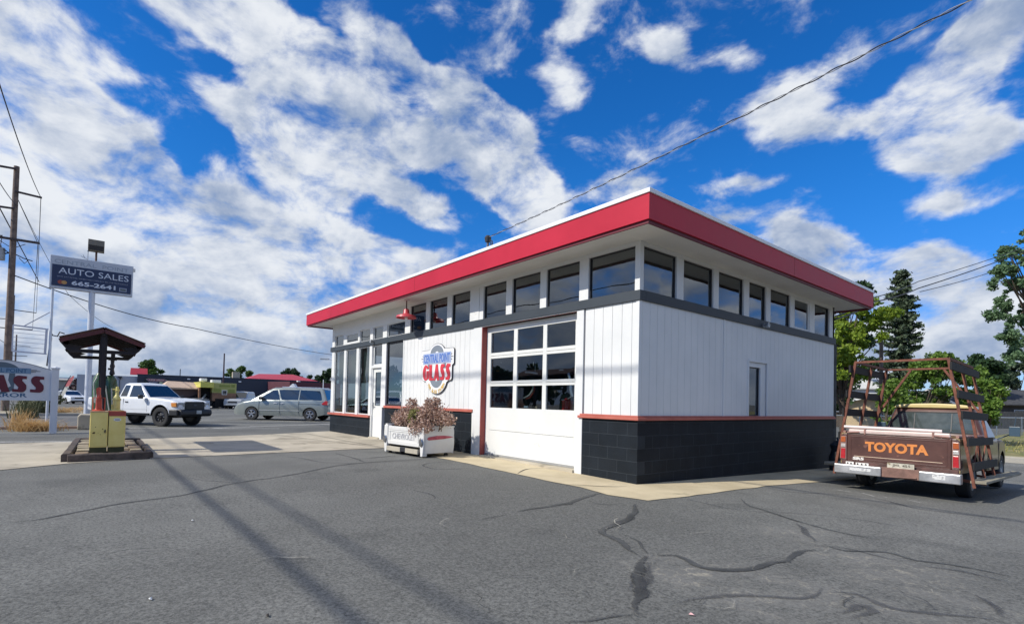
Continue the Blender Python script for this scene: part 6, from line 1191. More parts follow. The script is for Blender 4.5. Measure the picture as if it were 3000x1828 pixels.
# ------------------------------------------------------------ background
def house(name, label, at, rz, L, W, H, pitch, wall, roof, cat='house', over=.4, wins=(), gable=None, grp=None, win_m=None):
    """gabled building; ridge along local x; at = centre of the floor"""
    t = thing(name, label, cat, at, rz, grp); mb = MB(); h2 = W/2; rz_ = H+h2*pitch
    mb.prism([(-h2, 0), (h2, 0), (h2, H), (0, rz_), (-h2, H)], lambda a, b, d: (d, a, b), -L/2, L/2); mb.build('wall', wall, t)
    for s in (-1, 1):
        n = Vector((0, s, -pitch)).normalized(); up = Vector((0, s*pitch, 1)).normalized(); ln = (h2+over)*math.sqrt(1+pitch*pitch); mb = MB(); v = []
        for x in (-L/2-over, L/2+over):
            for q in (0, ln):
                for u_ in (0.01, .12): v.append(Vector((x, 0, rz_))+n*q+up*u_)
        mb.add(v, [(0, 1, 3, 2), (4, 6, 7, 5), (1, 5, 7, 3), (0, 2, 6, 4), (2, 3, 7, 6), (0, 4, 5, 1)]); mb.build('roof', roof, t)
    for x in (-L/2-over-.03, L/2+over):
        mb = MB()
        for s in (-1, 1): mb.bar((x+.015, 0, rz_-.02), (x+.015, s*(h2+over), rz_-.02-(h2+over)*pitch), .03, .20)
        mb.build('barge_board', gable or M_WHITE, t)
    for face, a, z0, w_, hh in wins:
        mb = MB(); fr_b = MB()
        if face in 'ns':
            y = (h2 if face == 'n' else -h2); d = .03 if face == 'n' else -.03; mb.box(a-w_/2, a+w_/2, min(y, y+d*1.5), max(y, y+d*1.5), z0, z0+hh); fr_b.box(a-w_/2-.08, a+w_/2+.08, min(y, y+d), max(y, y+d), z0-.08, z0+hh+.08)
        else:
            x = (L/2 if face == 'e' else -L/2); d = .03 if face == 'e' else -.03; mb.box(min(x, x+d*1.5), max(x, x+d*1.5), a-w_/2, a+w_/2, z0, z0+hh); fr_b.box(min(x, x+d), max(x, x+d), a-w_/2-.08, a+w_/2+.08, z0-.08, z0+hh+.08)
        fo = fr_b.build('window', M_WHITE, t); mb.build('pane', CG, fo)
    return t
SHD = mat('dark_shingle', (.035, .037, .042), .9, .25, 3, bump=.8, bs=12, col2=(.07, .07, .075)); SHW = mat('pale_roof', (.55, .55, .53), .8, .08, 2)
YW = mat('cream_wall', (.60, .46, .28), .8, .05, 1.5)
E1 = R(39.14)
# garage with gable facing the camera: ridge roughly along the view
ga = P(2535, 1180, 42); house('garage', 'small cream garage with a white edged gable behind the chain link fence', (ga.x, ga.y, -.4), R(110), 6, 4.3, 2.05, .30, YW, SHW, 'garage', over=.45)
h2_ = P(2532, 1130, 60); house('house', 'white two storey house with a pale roof behind the cream garage', (h2_.x-1, h2_.y+1, -.4), R(20), 9, 6, 4.1, .35, mat('grey_white_wall', (.55, .56, .58), .8, .05, 2), SHW, wins=[('s', -2, 2.6, .9, .9), ('s', 1.5, 2.6, .9, .9), ('s', 0, .8, 1.4, 1.1)])
h3 = P(2505, 1120, 70); house('house', 'blue grey house wall half hidden behind the maple', (h3.x-3, h3.y, -.4), R(100), 8, 6, 4.2, .4, mat('blue_wall', (.22, .30, .42), .8, .05, 2), SHW, wins=[('s', 0, 2, 1, 1)])
h4 = P(3010, 1150, 52); house('house', 'low house with a wide dark shingle roof at the right edge behind the fence', (h4.x+3, h4.y+3, -.4), R(38), 24, 9, 2.55, .30, mat('dark_wall', (.10, .085, .075), .9, .1, 2), SHD, wins=[('s', -7, .9, 1.4, 1.0), ('s', -2, .9, 1.8, 1.0)], over=.7)
v_ = P(2950, 1137, 47)
t = thing('roof_vent', 'small white vent on the dark shingle roof at the right edge', 'vent', (v_.x, v_.y, v_.z-.2)); mb = MB(); mb.lathe([(0, 0), (.16, 0), (.16, .14), (.24, .16), (.1, .28), (0, .3)], 10); mb.build('cowl', M_CAP, t)
# board fence right
t = thing('board_fence', 'weathered dark board fence below the dark roofed house', 'fence', (0, 0, 0)); a = P(2895, 1205, 42); b = P(3080, 1210, 50)
mb = MB(); n = 22
for i in range(n): p = a.lerp(b, i/n); q = a.lerp(b, (i+.93)/n); mb.bar((p.x, p.y, .5), (q.x, q.y, .5), .03, 1.7)
mb.build('board', mat('grey_boards', (.16, .14, .12), .9, .25, 1.5), t)
# chain link fence
cl = thing('chain_link_fence', 'chain link fence with a bright top rail along the far edge of the lot', 'fence', (0, 0, 0))
ml = bpy.data.materials.new('chain_link'); ml.use_nodes = True; tt = ml.node_tree; bb = tt.nodes['Principled BSDF']; bb.inputs['Base Color'].default_value = (.30, .33, .34, 1); bb.inputs['Metallic'].default_value = .4; bb.inputs['Roughness'].default_value = .5
tc = tt.nodes.new('ShaderNodeTexCoord'); mp = tt.nodes.new('ShaderNodeMapping'); mp.inputs['Rotation'].default_value = (0, 0, R(45)); tt.links.new(tc.outputs['UV'], mp.inputs[0])
sp = tt.nodes.new('ShaderNodeSeparateXYZ'); tt.links.new(mp.outputs[0], sp.inputs[0]); outs = []
for ax_ in 'XY':
    fr_n = tt.nodes.new('ShaderNodeMath'); fr_n.operation = 'FRACT'; mu = tt.nodes.new('ShaderNodeMath'); mu.operation = 'MULTIPLY'; mu.inputs[1].default_value = 1/.085; tt.links.new(sp.outputs[ax_], mu.inputs[0]); tt.links.new(mu.outputs[0], fr_n.inputs[0]); le = tt.nodes.new('ShaderNodeMath'); le.operation = 'LESS_THAN'; le.inputs[1].default_value = .12; tt.links.new(fr_n.outputs[0], le.inputs[0]); outs.append(le)
mxm = tt.nodes.new('ShaderNodeMath'); mxm.operation = 'MAXIMUM'; tt.links.new(outs[0].outputs[0], mxm.inputs[0]); tt.links.new(outs[1].outputs[0], mxm.inputs[1]); tt.links.new(mxm.outputs[0], bb.inputs['Alpha'])
FA_ = P(2380, 1240, 23.5); FB_ = P(3120, 1240, 38); FA_.z = FB_.z = ZN+.08
def uvquad(name, a, b, z0, z1, m, parent):
    mb = MB(); L_ = (b-a).length; mb.quad((a.x, a.y, z0), (b.x, b.y, z0), (b.x, b.y, z1), (a.x, a.y, z1)); o = mb.build(name, m, parent); uv = o.data.uv_layers.new(name='UVMap')
    for lp in o.data.loops: v = o.data.vertices[lp.vertex_index].co; uv.data[lp.index].uv = ((Vector((v.x, v.y))-Vector((a.x, a.y))).length, v.z)
    return o
ZT_ = ZN+1.25; uvquad('mesh', FA_, FB_, ZN+.1, ZT_, ml, cl); GV = mat('galvanised', (.62, .64, .66), .35, .1, 5, metal=.5)
mb = MB(); mb.tube([(FA_.x, FA_.y, ZT_), (FB_.x, FB_.y, ZT_)], .028, 8); mb.build('top_rail', GV, cl, smooth=True)
for i in range(9): p = FA_.lerp(FB_, i/8); mb = MB(); mb.tube([(p.x, p.y, ZN), (p.x, p.y, ZT_+.05)], .03, 8); mb.build('post', GV, cl, smooth=True)
# second fence line behind
fa = P(2440, 1205, 33); fb = P(2620, 1205, 36); f2 = thing('chain_link_fence', 'short second fence rail seen just above the nearer chain link fence', 'fence', (0, 0, 0))
mb = MB(); mb.tube([(fa.x, fa.y, fa.z+.0), (fb.x, fb.y, fa.z)], .03, 6); mb.build('top_rail', GV, f2); mb = MB(); [mb.tube([(q_.x, q_.y, ZN), (q_.x, q_.y, fa.z)], .03, 6) for q_ in (fa, fb)]; mb.build('post', GV, f2)

# trees
BARK = mat('bark', (.085, .062, .045), .95, .3, 4, bump=.8, bs=14)
def tree(name, label, base, trunk_h, r, clumps_, n, size, lm, seed, branches=7, bark=BARK, shell=.45, grp=None, cat='tree'):
    t = thing(name, label, cat, base, 0, grp); r_ = random.Random(seed); mb = MB(); top = Vector((r_.uniform(-.2, .2), r_.uniform(-.2, .2), trunk_h)); mb.tube([(0, 0, -.4), (0, 0, .1), top*.5, top], [r*1.3, r, r*.8, r*.45], 10)
    for i in range(branches):
        c = clumps_[r_.randrange(len(clumps_))]; st = top*r_.uniform(.45, 1); e = Vector(c[:3])+Vector((r_.gauss(0, .3)*c[3], r_.gauss(0, .3)*c[4], r_.gauss(0, .2)*c[5])); mb.tube([st, st.lerp(e, .5)+Vector((0, 0, .15)), e], [r*.35, r*.2, r*.06], 6)
    mb.build('trunk', bark, t, smooth=True); leaves(clumps(clumps_, n, seed, shell), size, lm, 'crown', t, seed=seed); return t
LMAP = leafmat('maple_leaves', (.12, .20, .02), (.34, .44, .055), .4); LDK = leafmat('dark_leaves', (.012, .035, .014), (.05, .10, .035), .2); LMID = leafmat('mid_leaves', (.03, .075, .015), (.13, .21, .05), .3); LSPR = leafmat('spruce_needles', (.022, .040, .024), (.11, .15, .08), .1); LBIG = leafmat('poplar_leaves', (.055, .12, .05), (.24, .36, .19), .4); LPUR = leafmat('plum_leaves', (.02, .010, .014), (.07, .035, .04), .15); LGRY = leafmat('pine_grey', (.03, .05, .03), (.10, .14, .08), .1)
def loc_tree(u, v, D, z=-.4): q = P(u, v, D); return (q.x, q.y, z)
# bright maple at the shop corner
e = []; D = 26; b_ = Vector(loc_tree(2470, 1200, D))
def rel(u, v, D, r, b, k=1.): q = P(u, v, D)-b; return (q.x, q.y, q.z, r, r, r*k)
for u, v, r in ((2500, 930, 1.0), (2555, 915, .75), (2470, 990, 1.0), (2530, 985, .85), (2600, 920, .45), (2480, 1050, .8), (2500, 1100, .6), (2440, 880, 1.0), (2440, 1040, .9), (2420, 940, 1.2), (2420, 1100, .8), (2390, 1000, 1.0), (2505, 875, .45)): e.append(rel(u, v, D+rnd.uniform(-.9, .9), r, b_, .85))
es = []
for i, q in enumerate(e): es += subclumps(q, 11, .25, i+50)
tree('maple_tree', 'bright green maple in sun just behind the shaded corner of the shop', tuple(b_), 3.5, .16, es, 14000, .105, LMAP, 21, 20, shell=.2)
b_ = Vector(loc_tree(2455, 1200, 36)); es = []
for i, (u, v, r) in enumerate(((2450, 940, 1.8), (2430, 1040, 2.0), (2480, 1120, 1.4), (2420, 1150, 1.6), (2500, 985, 1.0), (2516, 848, .5), (2480, 880, 1.0))): es += subclumps(rel(u, v, 36, r, b_, .9), 9, .5, i+80)
tree('dense_tree', 'dark green tree in shade behind the bright maple', tuple(b_), 5, .22, es, 9000, .17, LDK, 22, 10)
# spruce
sb = Vector(loc_tree(2640, 1230, 45, -.5)); t = thing('spruce_tree', 'tall ragged dark spruce with drooping boughs above the brown pickup', 'tree', tuple(sb)); SH_ = 14.2; r_ = random.Random(9)
mb = MB(); mb.tube([(0, 0, 0), (.1, 0, 7), (.1, .1, SH_)], [.32, .22, .03], 10); pts = []; bm_ = MB()
z = 2.0
while z < SH_-.2:
    f = z/SH_; ml_ = 2.55*(1-f)**.62*(1 if z > 4 else .8)+.12
    if 5.2 < z < 6.9: ml_ *= .55
    for k in range(5 if z < 11 else 4):
        a = r_.uniform(0, 2*math.pi); ln = ml_*r_.uniform(.5, 1.15); e1 = Vector((math.cos(a)*ln, math.sin(a)*ln, z-.12*ln+.10*ln)); s0 = Vector((.1, 0, z)); bm_.tube([s0, s0.lerp(e1, .5)+Vector((0, 0, -.10*ln)), e1], [.05, .035, .012], 5)
        m_ = int(46*ln+14)
        for _ in range(m_):
            q = r_.uniform(.18, 1.03); p = s0.lerp(e1, q)+Vector((0, 0, -.4*ln*q*(1-q))); sp_ = .34*(1-.45*q); pts.append((p.x+r_.gauss(0, sp_*.6), p.y+r_.gauss(0, sp_*.6), p.z-abs(r_.gauss(0, sp_*.55))+.06))
    z += .42*(1-.4*f)
mb.v, off = mb.v, len(mb.v); mb.add(bm_.v, bm_.f); mb.build('trunk', BARK, t, smooth=True); leaves(np.array(pts), .17, LSPR, 'crown', t, seed=5, aspect=2.2)
# big flowering bush mass behind the truck
LBSH = leafmat('bush_leaves', (.05, .12, .015), (.24, .36, .07), .38)
for (lab, lst, D, n_, sd) in (('large green bush behind the cab of the brown pickup', ((2700, 1130, 1.0), (2760, 1120, 1.1), (2820, 1130, 1.0), (2740, 1070, .6), (2680, 1170, .9), (2640, 1200, .9), (2800, 1180, 1.0), (2850, 1100, .5), (2760, 1055, .35), (2870, 1180, .8), (2700, 1090, .6)), 24, 15000, 31), ('lower yellowish green bush left of the brown pickup rack', ((2610, 1170, .6), (2600, 1215, .7), (2620, 1140, .35), (2640, 1240, .6)), 22, 4500, 32), ('green bush at the right side of the pickup rack near the fence', ((2890, 1195, .5), (2905, 1150, .5), (2880, 1230, .5)), 23, 3000, 33)):
    b_ = Vector(loc_tree(lst[0][0], 1240, D)); es = []
    for i, (u, v, r) in enumerate(lst): es += subclumps(rel(u, v, D+rnd.uniform(-.8, .8), r*1.05, b_, .85), 14, .20, i+sd*10)
    tree('bush', lab, tuple(b_), 1.2, .08, es, n_, .088, LBSH, sd, 16, shell=.2, cat='bush', grp='bushes along the fence')
b_ = Vector(loc_tree(2760, 1230, 40)); es = []
for i, (u, v, r) in enumerate(((2745, 1060, .7), (2760, 1075, .8), (2740, 1100, 1.0), (2800, 1080, .6))): es += subclumps(rel(u, v, 40, r, b_), 8, .4, i+300)
tree('young_tree', 'small pointed green tree rising behind the rack top bar', tuple(b_), 3, .12, es, 3500, .14, LMID, 35)
for (lab, u0, lst, D, sd, lm) in (('grey green conifer low at the right edge between the roof and the big tree', 2985, ((2980, 1090, 1.3), (2960, 1110, 1.0), (3000, 1060, 1.2), (2945, 1120, .7), (3030, 1100, 1.5)), 62, 36, LGRY), ('rounded dark green tree behind the right side of the rack', 2890, ((2890, 1090, 1.1), (2870, 1075, .9), (2910, 1105, 1.0), (2850, 1100, 1.0), (2895, 1070, .6)), 50, 37, LDK)):
    b_ = Vector(loc_tree(u0, 1210, D)); es = []
    for i, (u, v, r) in enumerate(lst): es += subclumps(rel(u, v, D, r*1.3, b_, .9), 8, .55, i+sd*10)
    tree('distant_tree', lab, tuple(b_), 4, .2, es, 4500, .24, lm, sd, grp='trees beyond the dark roof')
# tall tree at right edge
b_ = Vector(loc_tree(3060, 1230, 31)); es = []
for i, (u, v, r) in enumerate(((3010, 730, .9), (2960, 770, .6), (3000, 800, 1.0), (2950, 830, .7), (2985, 870, 1.1), (2935, 900, .6), (2960, 940, .9), (3010, 950, 1.2), (2990, 1000, .9), (3010, 1060, .9), (3060, 850, 1.5), (3060, 1000, 1.5), (3080, 720, 1.3), (2925, 795, .25), (2905, 925, .3), (2960, 990, .5), (2955, 735, .3), (3030, 680, .6), (2965, 1040, .35))): es += subclumps(rel(u, v, 31+rnd.uniform(-1.6, 1.6), r*1.08, b_, .9), 11, .24, i+400)
tree('poplar_tree', 'tall loose green tree cut off by the right edge of the picture', tuple(b_), 9, .25, es, 15000, .11, LBIG, 38, 26, shell=.2)
b_ = Vector(loc_tree(2600, 1200, 58)); es = []
for i, (u, v, r) in enumerate(((2550, 1065, .5), (2590, 1062, .5), (2640, 1065, .6), (2700, 1070, .5), (2560, 1080, 1))): es += subclumps(rel(u, v, 58, r*1.6, b_, .6), 6, .5, i+500)
tree('distant_tree', 'dark low tree line above the pale house roof', tuple(b_), 4, .2, es, 3000, .22, LDK, 39, grp='trees beyond the dark roof')

# ---------------------------- west: dark market building
NAVY = mat('navy_wall', (.030, .040, .062), .7, .08, .5, bump=.2, bs=3); NAVG = mat('grey_metal_wall', (.42, .44, .48), .6, .06, .5)
WLa = P(400, 1170, 72); WRa = P(860, 1175, 84); WLa.z = WRa.z = 0; dv = (WRa-WLa).normalized(); nn = Vector((dv.y, -dv.x, 0)); nn = nn if nn.x > 0 else -nn
L_ = (WRa-WLa).length; t = thing('market_building', 'long low navy blue market building with red roof parts across the lot', 'building', tuple(WLa), math.atan2(dv.y, dv.x))
# local x along the front, local -y toward the shop
t_h = P(400, 1095, 72).z; mb = MB(); mb.box(0, L_+4, 0, 18, 0, t_h-.1); mb.box(-.05, L_+4.05, -.06, .2, t_h-.1, t_h); mb.build('wall', NAVY, t)
mb = MB(); mb.box(-6.5, -.01, .4, 14, 0, t_h-.35); mb.build('side_wing', NAVG, t)
mb = MB(); mb.box(-.85, 1.15, .2, 2.2, t_h-.1, t_h+.85); mb.v = [(x, y, z) if z < t_h+.5 else (x*(.96), y*.5+1, z) for x, y, z in mb.v]; mb.build('red_parapet', mat('market_red', (.42, .035, .055), .5, .05, 1), t)
xr_ = 14.2; RM = mat('market_red', (.42, .035, .055)); mb = MB(); mb.add([(xr_, 3, t_h), (xr_+11.5, 3, t_h), (xr_+11.5, 13, t_h), (xr_, 13, t_h), (xr_+8, 8, t_h+1.25), (xr_+2.5, 8, t_h+1.1)], [(0, 1, 4, 5), (1, 2, 4), (2, 3, 5, 4), (3, 0, 5)]); mb.build('red_roof', RM, t)
mb = MB(); mb.box(11.9, 12.9, 1, 2, t_h, t_h+.95); mb.build('chimney', M_CONC2, t)
mb = MB(); [mb.box(x, x+.10, 1, 1.1, t_h, t_h+1.0) for x in (5.0,)]; mb.build('vent_pipe', M_FRAME, t)
for x, z in ((5.9, t_h-.55), (12.6, t_h-.65), (19.2, t_h-.62)): mb = MB(); mb.box(x, x+.35, -.16, -.0, z, z+.18); mb.build('wall_light', M_CAP, t)
for x in (-5.2, -2.0): mb = MB(); mb.box(x, x+.06, .3, .39, .5, t_h-.9); mb.prism([(x-.25, t_h-.45), (x+.28, t_h-.45), (x+.12, t_h-.9)], lambda a, b, d: (a, d, b), .1, .39); mb.build('wall_lamp', M_FRAME, t)
sgn = thing('market_sign', 'dark market sign with a red pointed banner on the navy wall above the white pickup', 'sign', tuple(WLa-nn*0), math.atan2(dv.y, dv.x))
mb = MB(); mb.box(.8, 3.65, -.12, -.06, t_h-1.42, t_h-.50); mb.build('sign_board', mat('sign_green_black', (.012, .02, .022), .6, .05, 2), sgn)
mb = MB(); f_ = lambda a, b, d: (a, d, t_h+b); mb.prism([(.95, -.72), (1.25, -.58), (3.1, -.60), (3.5, -.76), (3.1, -.98), (1.3, -.96)], f_, -.15, -.12); mb.build('banner_border', mat('banner_grey', (.42, .42, .46), .5, .05, 3), sgn)
mb = MB(); mb.prism([(1.05, -.72), (1.3, -.61), (3.05, -.63), (3.38, -.76), (3.05, -.94), (1.35, -.92)], f_, -.17, -.15); mb.build('banner', mat('banner_maroon', (.26, .07, .08), .5, .05, 3), sgn)
mb = MB(); mb.prism([(.95, -1.15), (1.2, -.98), (2.4, -.99), (3.3, -1.0), (3.45, -1.2), (3.2, -1.34), (1.2, -1.33)], f_, -.14, -.12); mb.build('lower_border', mat('banner_dark', (.03, .03, .06), .5, .05, 3), sgn)
lettering('SUPER URBAN', mat('banner_letters', (.75, .55, .50), .5, 0), sgn, (1.3, -.171, t_h-.87), (1, 0, 0), (0, 0, 1), 1.75, .20, .02, .01); lettering('MARKET', mat('banner_letters2', (.50, .50, .60), .5, 0), sgn, (1.35, -.145, t_h-1.25), (1, 0, 0), (0, 0, 1), 1.0, .17, .02, .01)
mb = MB(); mb.prism([(2.5, -1.3), (2.9, -1.34), (2.95, -1.05), (2.6, -.95)], f_, -.16, -.14); mb.build('yellow_tag', mat('tag_pale', (.45, .48, .30), .5, 0), sgn)
# maroon building to the right of it
m1 = P(842, 1170, 78); m2 = P(1010, 1175, 86); m1.z = m2.z = 0; dv2 = (m2-m1); zt2 = P(860, 1118, 79).z; t = thing('maroon_building', 'low maroon building top behind the minivan roof', 'building', tuple(m1), math.atan2(dv2.y, dv2.x)); mb = MB(); mb.box(0, dv2.length, -.5, 10, 0, zt2); mb.build('wall', mat('maroon_wall', (.085, .022, .034), .7, .08, .5), t); mb = MB(); mb.box(1.6, 2.0, 0, .4, zt2, zt2+.18); mb.build('vent', M_CAP, t)
q = P(947, 1130, 60); t = thing('white_post', 'thin white flagpole above the minivan roof', 'pole', (q.x, q.y, 0)); mb = MB(); mb.tube([(0, 0, 0), (0, 0, P(947, 1112, 60).z)], .05, 8); mb.build('pole', PM, t)
q = P(655, 1100, 70); t = thing('flagpole', 'dark bare pole rising over the navy market building', 'pole', (q.x, q.y, 0)); mb = MB(); mb.tube([(0, 0, 0), (0, 0, P(655, 1035, 70).z)], [.12, .08], 8); mb.build('pole', mat('dark_pole', (.05, .03, .04), .7, .1, 3), t)
q = P(955, 1105, 33); t = thing('street_lamp', 'pale street lamp head beside the office corner', 'lamp', (q.x+.35, q.y+.9, 0)); zz = P(955, 1057, 33).z; mb = MB(); mb.tube([(0, 0, 0), (0, 0, zz), (-.3, -.75, zz+.12)], [.08, .05, .03], 8); mb.build('pole', PM, t, smooth=True); mb = MB(); mb.obox((-.42, -1.0, zz+.12), (.10, .25, 0), (.06, -.03, 0), (0, 0, .05)); mb.build('lamp_head', mat('lamp_grey', (.45, .48, .5), .4, .1, 3), t, bevel=.02)
# food truck
q = P(640, 1192, 47); hd = math.atan2(dv.y, dv.x)+R(8); t = thing('food_truck', 'yellow and brown food truck with two white roof vents in front of the navy building', 'food truck', (q.x, q.y, 0), hd)
FY = mat('food_yellow', (.62, .58, .12), .5, .08, 2); FB2 = mat('food_brown', (.20, .10, .06), .6, .2, 2, col2=(.30, .16, .09)); MG = mat('menu_green', (.25, .28, .06), .6, .1, 3)
mb = MB(); mb.box(-.55, 1.45, 0, 4, 1.45, 2.35); mb.build('upper_body', mat('food_olive', (.40, .40, .13), .5, .08, 2), t, bevel=.03)
mb = MB(); mb.box(-.54, 1.44, .01, 4, .72, 1.449); mb.build('lower_body', FB2, t, bevel=.02); mb = MB(); mb.box(-.30, 1.2, -.0, .3, .12, .92); mb.build('hood_recess', WELL, t)
mb = MB(); mb.box(-1.55, -.50, -.25, 3.5, 1.90, 2.38); mb.build('awning', FY, t, bevel=.02); mb = MB(); mb.box(-1.5, -.56, .6, 4, .6, 1.9); mb.build('service_opening', WELL, t); mb = MB(); mb.box(-1.55, -.9, .5, .7, .55, .95); mb.box(-1.55, -1.42, .2, .6, .95, 1.9); mb.build('counter', FB2, t)
mb = MB(); mb.box(.22, .66, -.05, 0, 1.28, 1.72); mb.build('window_frame', M_SOFF, t); mb = MB(); mb.box(.28, .60, -.07, -.05, 1.34, 1.66); mb.build('window', CG, t)
mb = MB(); mb.box(-.45, .12, -.02, 0, 1.55, 1.85); mb.box(.78, 1.3, -.02, 0, 1.50, 1.80); mb.box(.0, .9, -.02, 0, 2.0, 2.18); mb.box(1.0, 1.3, -.02, 0, 2.0, 2.25); mb.build('menu_board', MG, t)
for x0, x1, z in ((-1.35, -.85, 2.46), (-.45, .30, 2.36)): mb = MB(); mb.box(x0, x1, .6, 1.3, z, z+.27); mb.box(x0+.15, x1-.15, .8, 1.1, 2.3, z); mb.build('roof_vent', M_CAP, t, bevel=.05)
for x in (-.2, 1.15):
    for y in (.6, 3.2): mb = MB(); mb.lathe([(0, -.12), (.3, -.12), (.33, -.08), (.33, .08), (.3, .12), (0, .12)], 18, c=(x, y, .33), axis='x'); mb.build('wheel', TYRE, t, smooth=True)
for dx, lab in ((-1.0, 'white sandwich board left of the food truck hood'), (1.42, 'white sandwich board leaning at the right side of the food truck')):
    qq = Vector((q.x, q.y, 0))+Vector((math.cos(hd), math.sin(hd), 0))*dx-nn*(-.8); s_ = thing('sandwich_board', lab, 'sign', tuple(qq), hd, 'sandwich boards by the food truck'); mb = MB(); mb.bar((0, -.15, 0), (0, 0, .72), .42, .03, up=(1, 0, 0)); mb.v = []; mb.f = []; mb.m = []
    mb.add([(-.2, -.18, 0), (.2, -.18, 0), (.2, 0, .75), (-.2, 0, .75), (-.2, -.16, 0), (.2, -.16, 0), (.2, .02, .75), (-.2, .02, .75)], [(0, 1, 2, 3), (7, 6, 5, 4), (0, 4, 5, 1), (1, 5, 6, 2), (2, 6, 7, 3), (3, 7, 4, 0)]); mb.add([(-.2, .18, 0), (.2, .18, 0), (.2, .02, .75), (-.2, .02, .75), (-.2, .2, 0), (.2, .2, 0), (.2, .04, .75), (-.2, .04, .75)], [(0, 1, 2, 3), (7, 6, 5, 4), (0, 4, 5, 1), (1, 5, 6, 2), (2, 6, 7, 3), (3, 7, 4, 0)]); mb.build('panel', mat('board_pale', (.50, .54, .58), .6, .1, 3), s_)
# tan canopy tent
q = P(552, 1190, 46); t = thing('canopy_tent', 'tan fabric canopy tent beside the yellow food truck', 'tent', (q.x, q.y, 0), hd); TF = mat('tan_fabric', (.52, .38, .28), .8, .1, 1.5, bump=.4, bs=2)
mb = MB(); mb.add([(-1.9, 0, 1.85), (1.25, 0, 1.78), (1.25, 3, 1.85), (-1.9, 3, 1.85), (-1.4, 1.5, 2.42), (.85, 1.5, 2.36)], [(0, 1, 5, 4), (1, 2, 5), (2, 3, 4, 5), (3, 0, 4)]); mb.box(-1.9, 1.25, -.02, 0, 1.70, 1.80); mb.build('roof', TF, t)
mb = MB(); mb.box(-1.85, 1.2, .3, .34, .75, 1.70); mb.build('side_panel', mat('brown_panel', (.09, .06, .055), .8, .1, 2), t)
for x in (-1.85, 1.2):
    for y in (.05, 2.95): mb = MB(); mb.bar((x, y, 0), (x, y, 1.8), .05); mb.build('leg', GV, t)
# feather flag
q = P(178, 1182, 40); t = thing('feather_flag', 'curved white feather flag with a red tip leaning beside the street sign post', 'flag', (q.x, q.y, 0), R(90)); fl = [P(172, 1184, 40), P(182, 1160, 40), P(196, 1132, 40), P(207, 1112, 40), P(215, 1101, 40)]; ws_ = [.07, .14, .17, .20, .07]; mb = MB()
bw = Vector((q.x, q.y, 0)); ri = Matrix.Rotation(-R(90), 3, 'Z'); pts = [ri @ (p-bw) for p in fl]
for i in range(4):
    mb.mi = 0 if i < 2 else 1; a, b = pts[i], pts[i+1]; s = Vector((ws_[i], 0, .03)); s2 = Vector((ws_[i+1], 0, .03)); o = Vector((0, .02, 0)); s = ri @ Vector((CR.x, CR.y, .2))*ws_[i]; s2 = ri @ Vector((CR.x, CR.y, .2))*ws_[i+1]
    mb.add([a-s, a+s, b+s2, b-s2, a-s+o, a+s+o, b+s2+o, b-s2+o], [(0, 1, 2, 3), (7, 6, 5, 4), (0, 4, 5, 1), (1, 5, 6, 2), (2, 6, 7, 3), (3, 7, 4, 0)])
mb.build('banner', [mat('flag_white', (.62, .60, .52), .8, .1, 4), mat('flag_red', (.55, .16, .16), .8, .2, 3)], t); mb = MB(); mb.tube([p+(ri @ Vector((CR.x, CR.y, 0)))*(-.2) for p in pts], .025, 5); mb.build('pole', M_FRAME, t)
# far left pale building and dark plum tree, distant hills
q = P(200, 1176, 95); house('warehouse', 'pale flat warehouse behind the parked cars at the far left', (q.x, q.y+3, 0), R(92), 34, 14, 3.2, .06, mat('warehouse_wall', (.36, .35, .31), .8, .08, .6), mat('warehouse_roof', (.32, .31, .29), .8, .08, .6), 'building')
def far_tree(u, v, D, rr_, lm, sd, lab, n_=2600, sz=.30, lst=None, grp='trees on the western skyline', h=2.0):
    b_ = Vector(loc_tree(u, 1180, D, 0)); es = []
    for i, (du, dvv, r) in enumerate(lst or ((0, 0, 1), (-14, 6, .7), (14, 8, .7), (4, -12, .6))): es += subclumps(rel(u+du, v+dvv, D, r*rr_, b_, .85), 7, rr_*.32, i+sd*10)
    es += subclumps((0, 0, h, rr_*.8, rr_*.8, h*.6), 4, rr_*.35, sd); return tree('distant_tree', lab, tuple(b_), h+1, .2, es, n_, sz, lm, sd, 5, grp=grp)
far_tree(240, 1150, 74, 1.5, LPUR, 60, 'dark plum coloured tree left of the white sign pole', 3600, .26, ((0, 0, 1), (16, 6, .9), (-16, 10, .8), (28, 12, .7), (0, 18, 1)))
far_tree(440, 1078, 90, 1.6, LMID, 61, 'green tree behind the red parapet of the market', 2600, .26, ((0, 0, 1), (-16, 2, .5), (16, 12, .8), (22, 20, .9), (-6, -10, .5)))
far_tree(690, 1092, 125, 1.9, LMID, 62, 'light green treetops behind the market chimney', 2400, .32, ((0, 0, 1), (-16, 6, .8), (18, 4, .9), (40, 8, .5)))
far_tree(850, 1100, 105, 1.8, LDK, 63, 'dark green tree between the red roof and the maroon building', 2600, .30, ((0, 0, 1), (-16, 4, .9), (16, 12, .8), (4, -8, .7), (34, 16, .4)))
far_tree(925, 1112, 120, 1.5, LDK, 64, 'low green trees above the maroon building', 2200, .30, ((0, 0, .8), (-14, 2, .7), (12, 4, .6)))
far_tree(962, 1104, 95, 1.5, LDK, 65, 'dark pointed tree at the office corner above the maroon building', 2600, .26, ((0, 0, 1), (8, -12, .7), (-12, 6, .7), (10, 8, 1)))
far_tree(215, 1128, 140, 2.4, LDK, 66, 'dark round tree in front of the blue hills', 1800, .4, ((0, 0, 1), (0, 10, 1)))
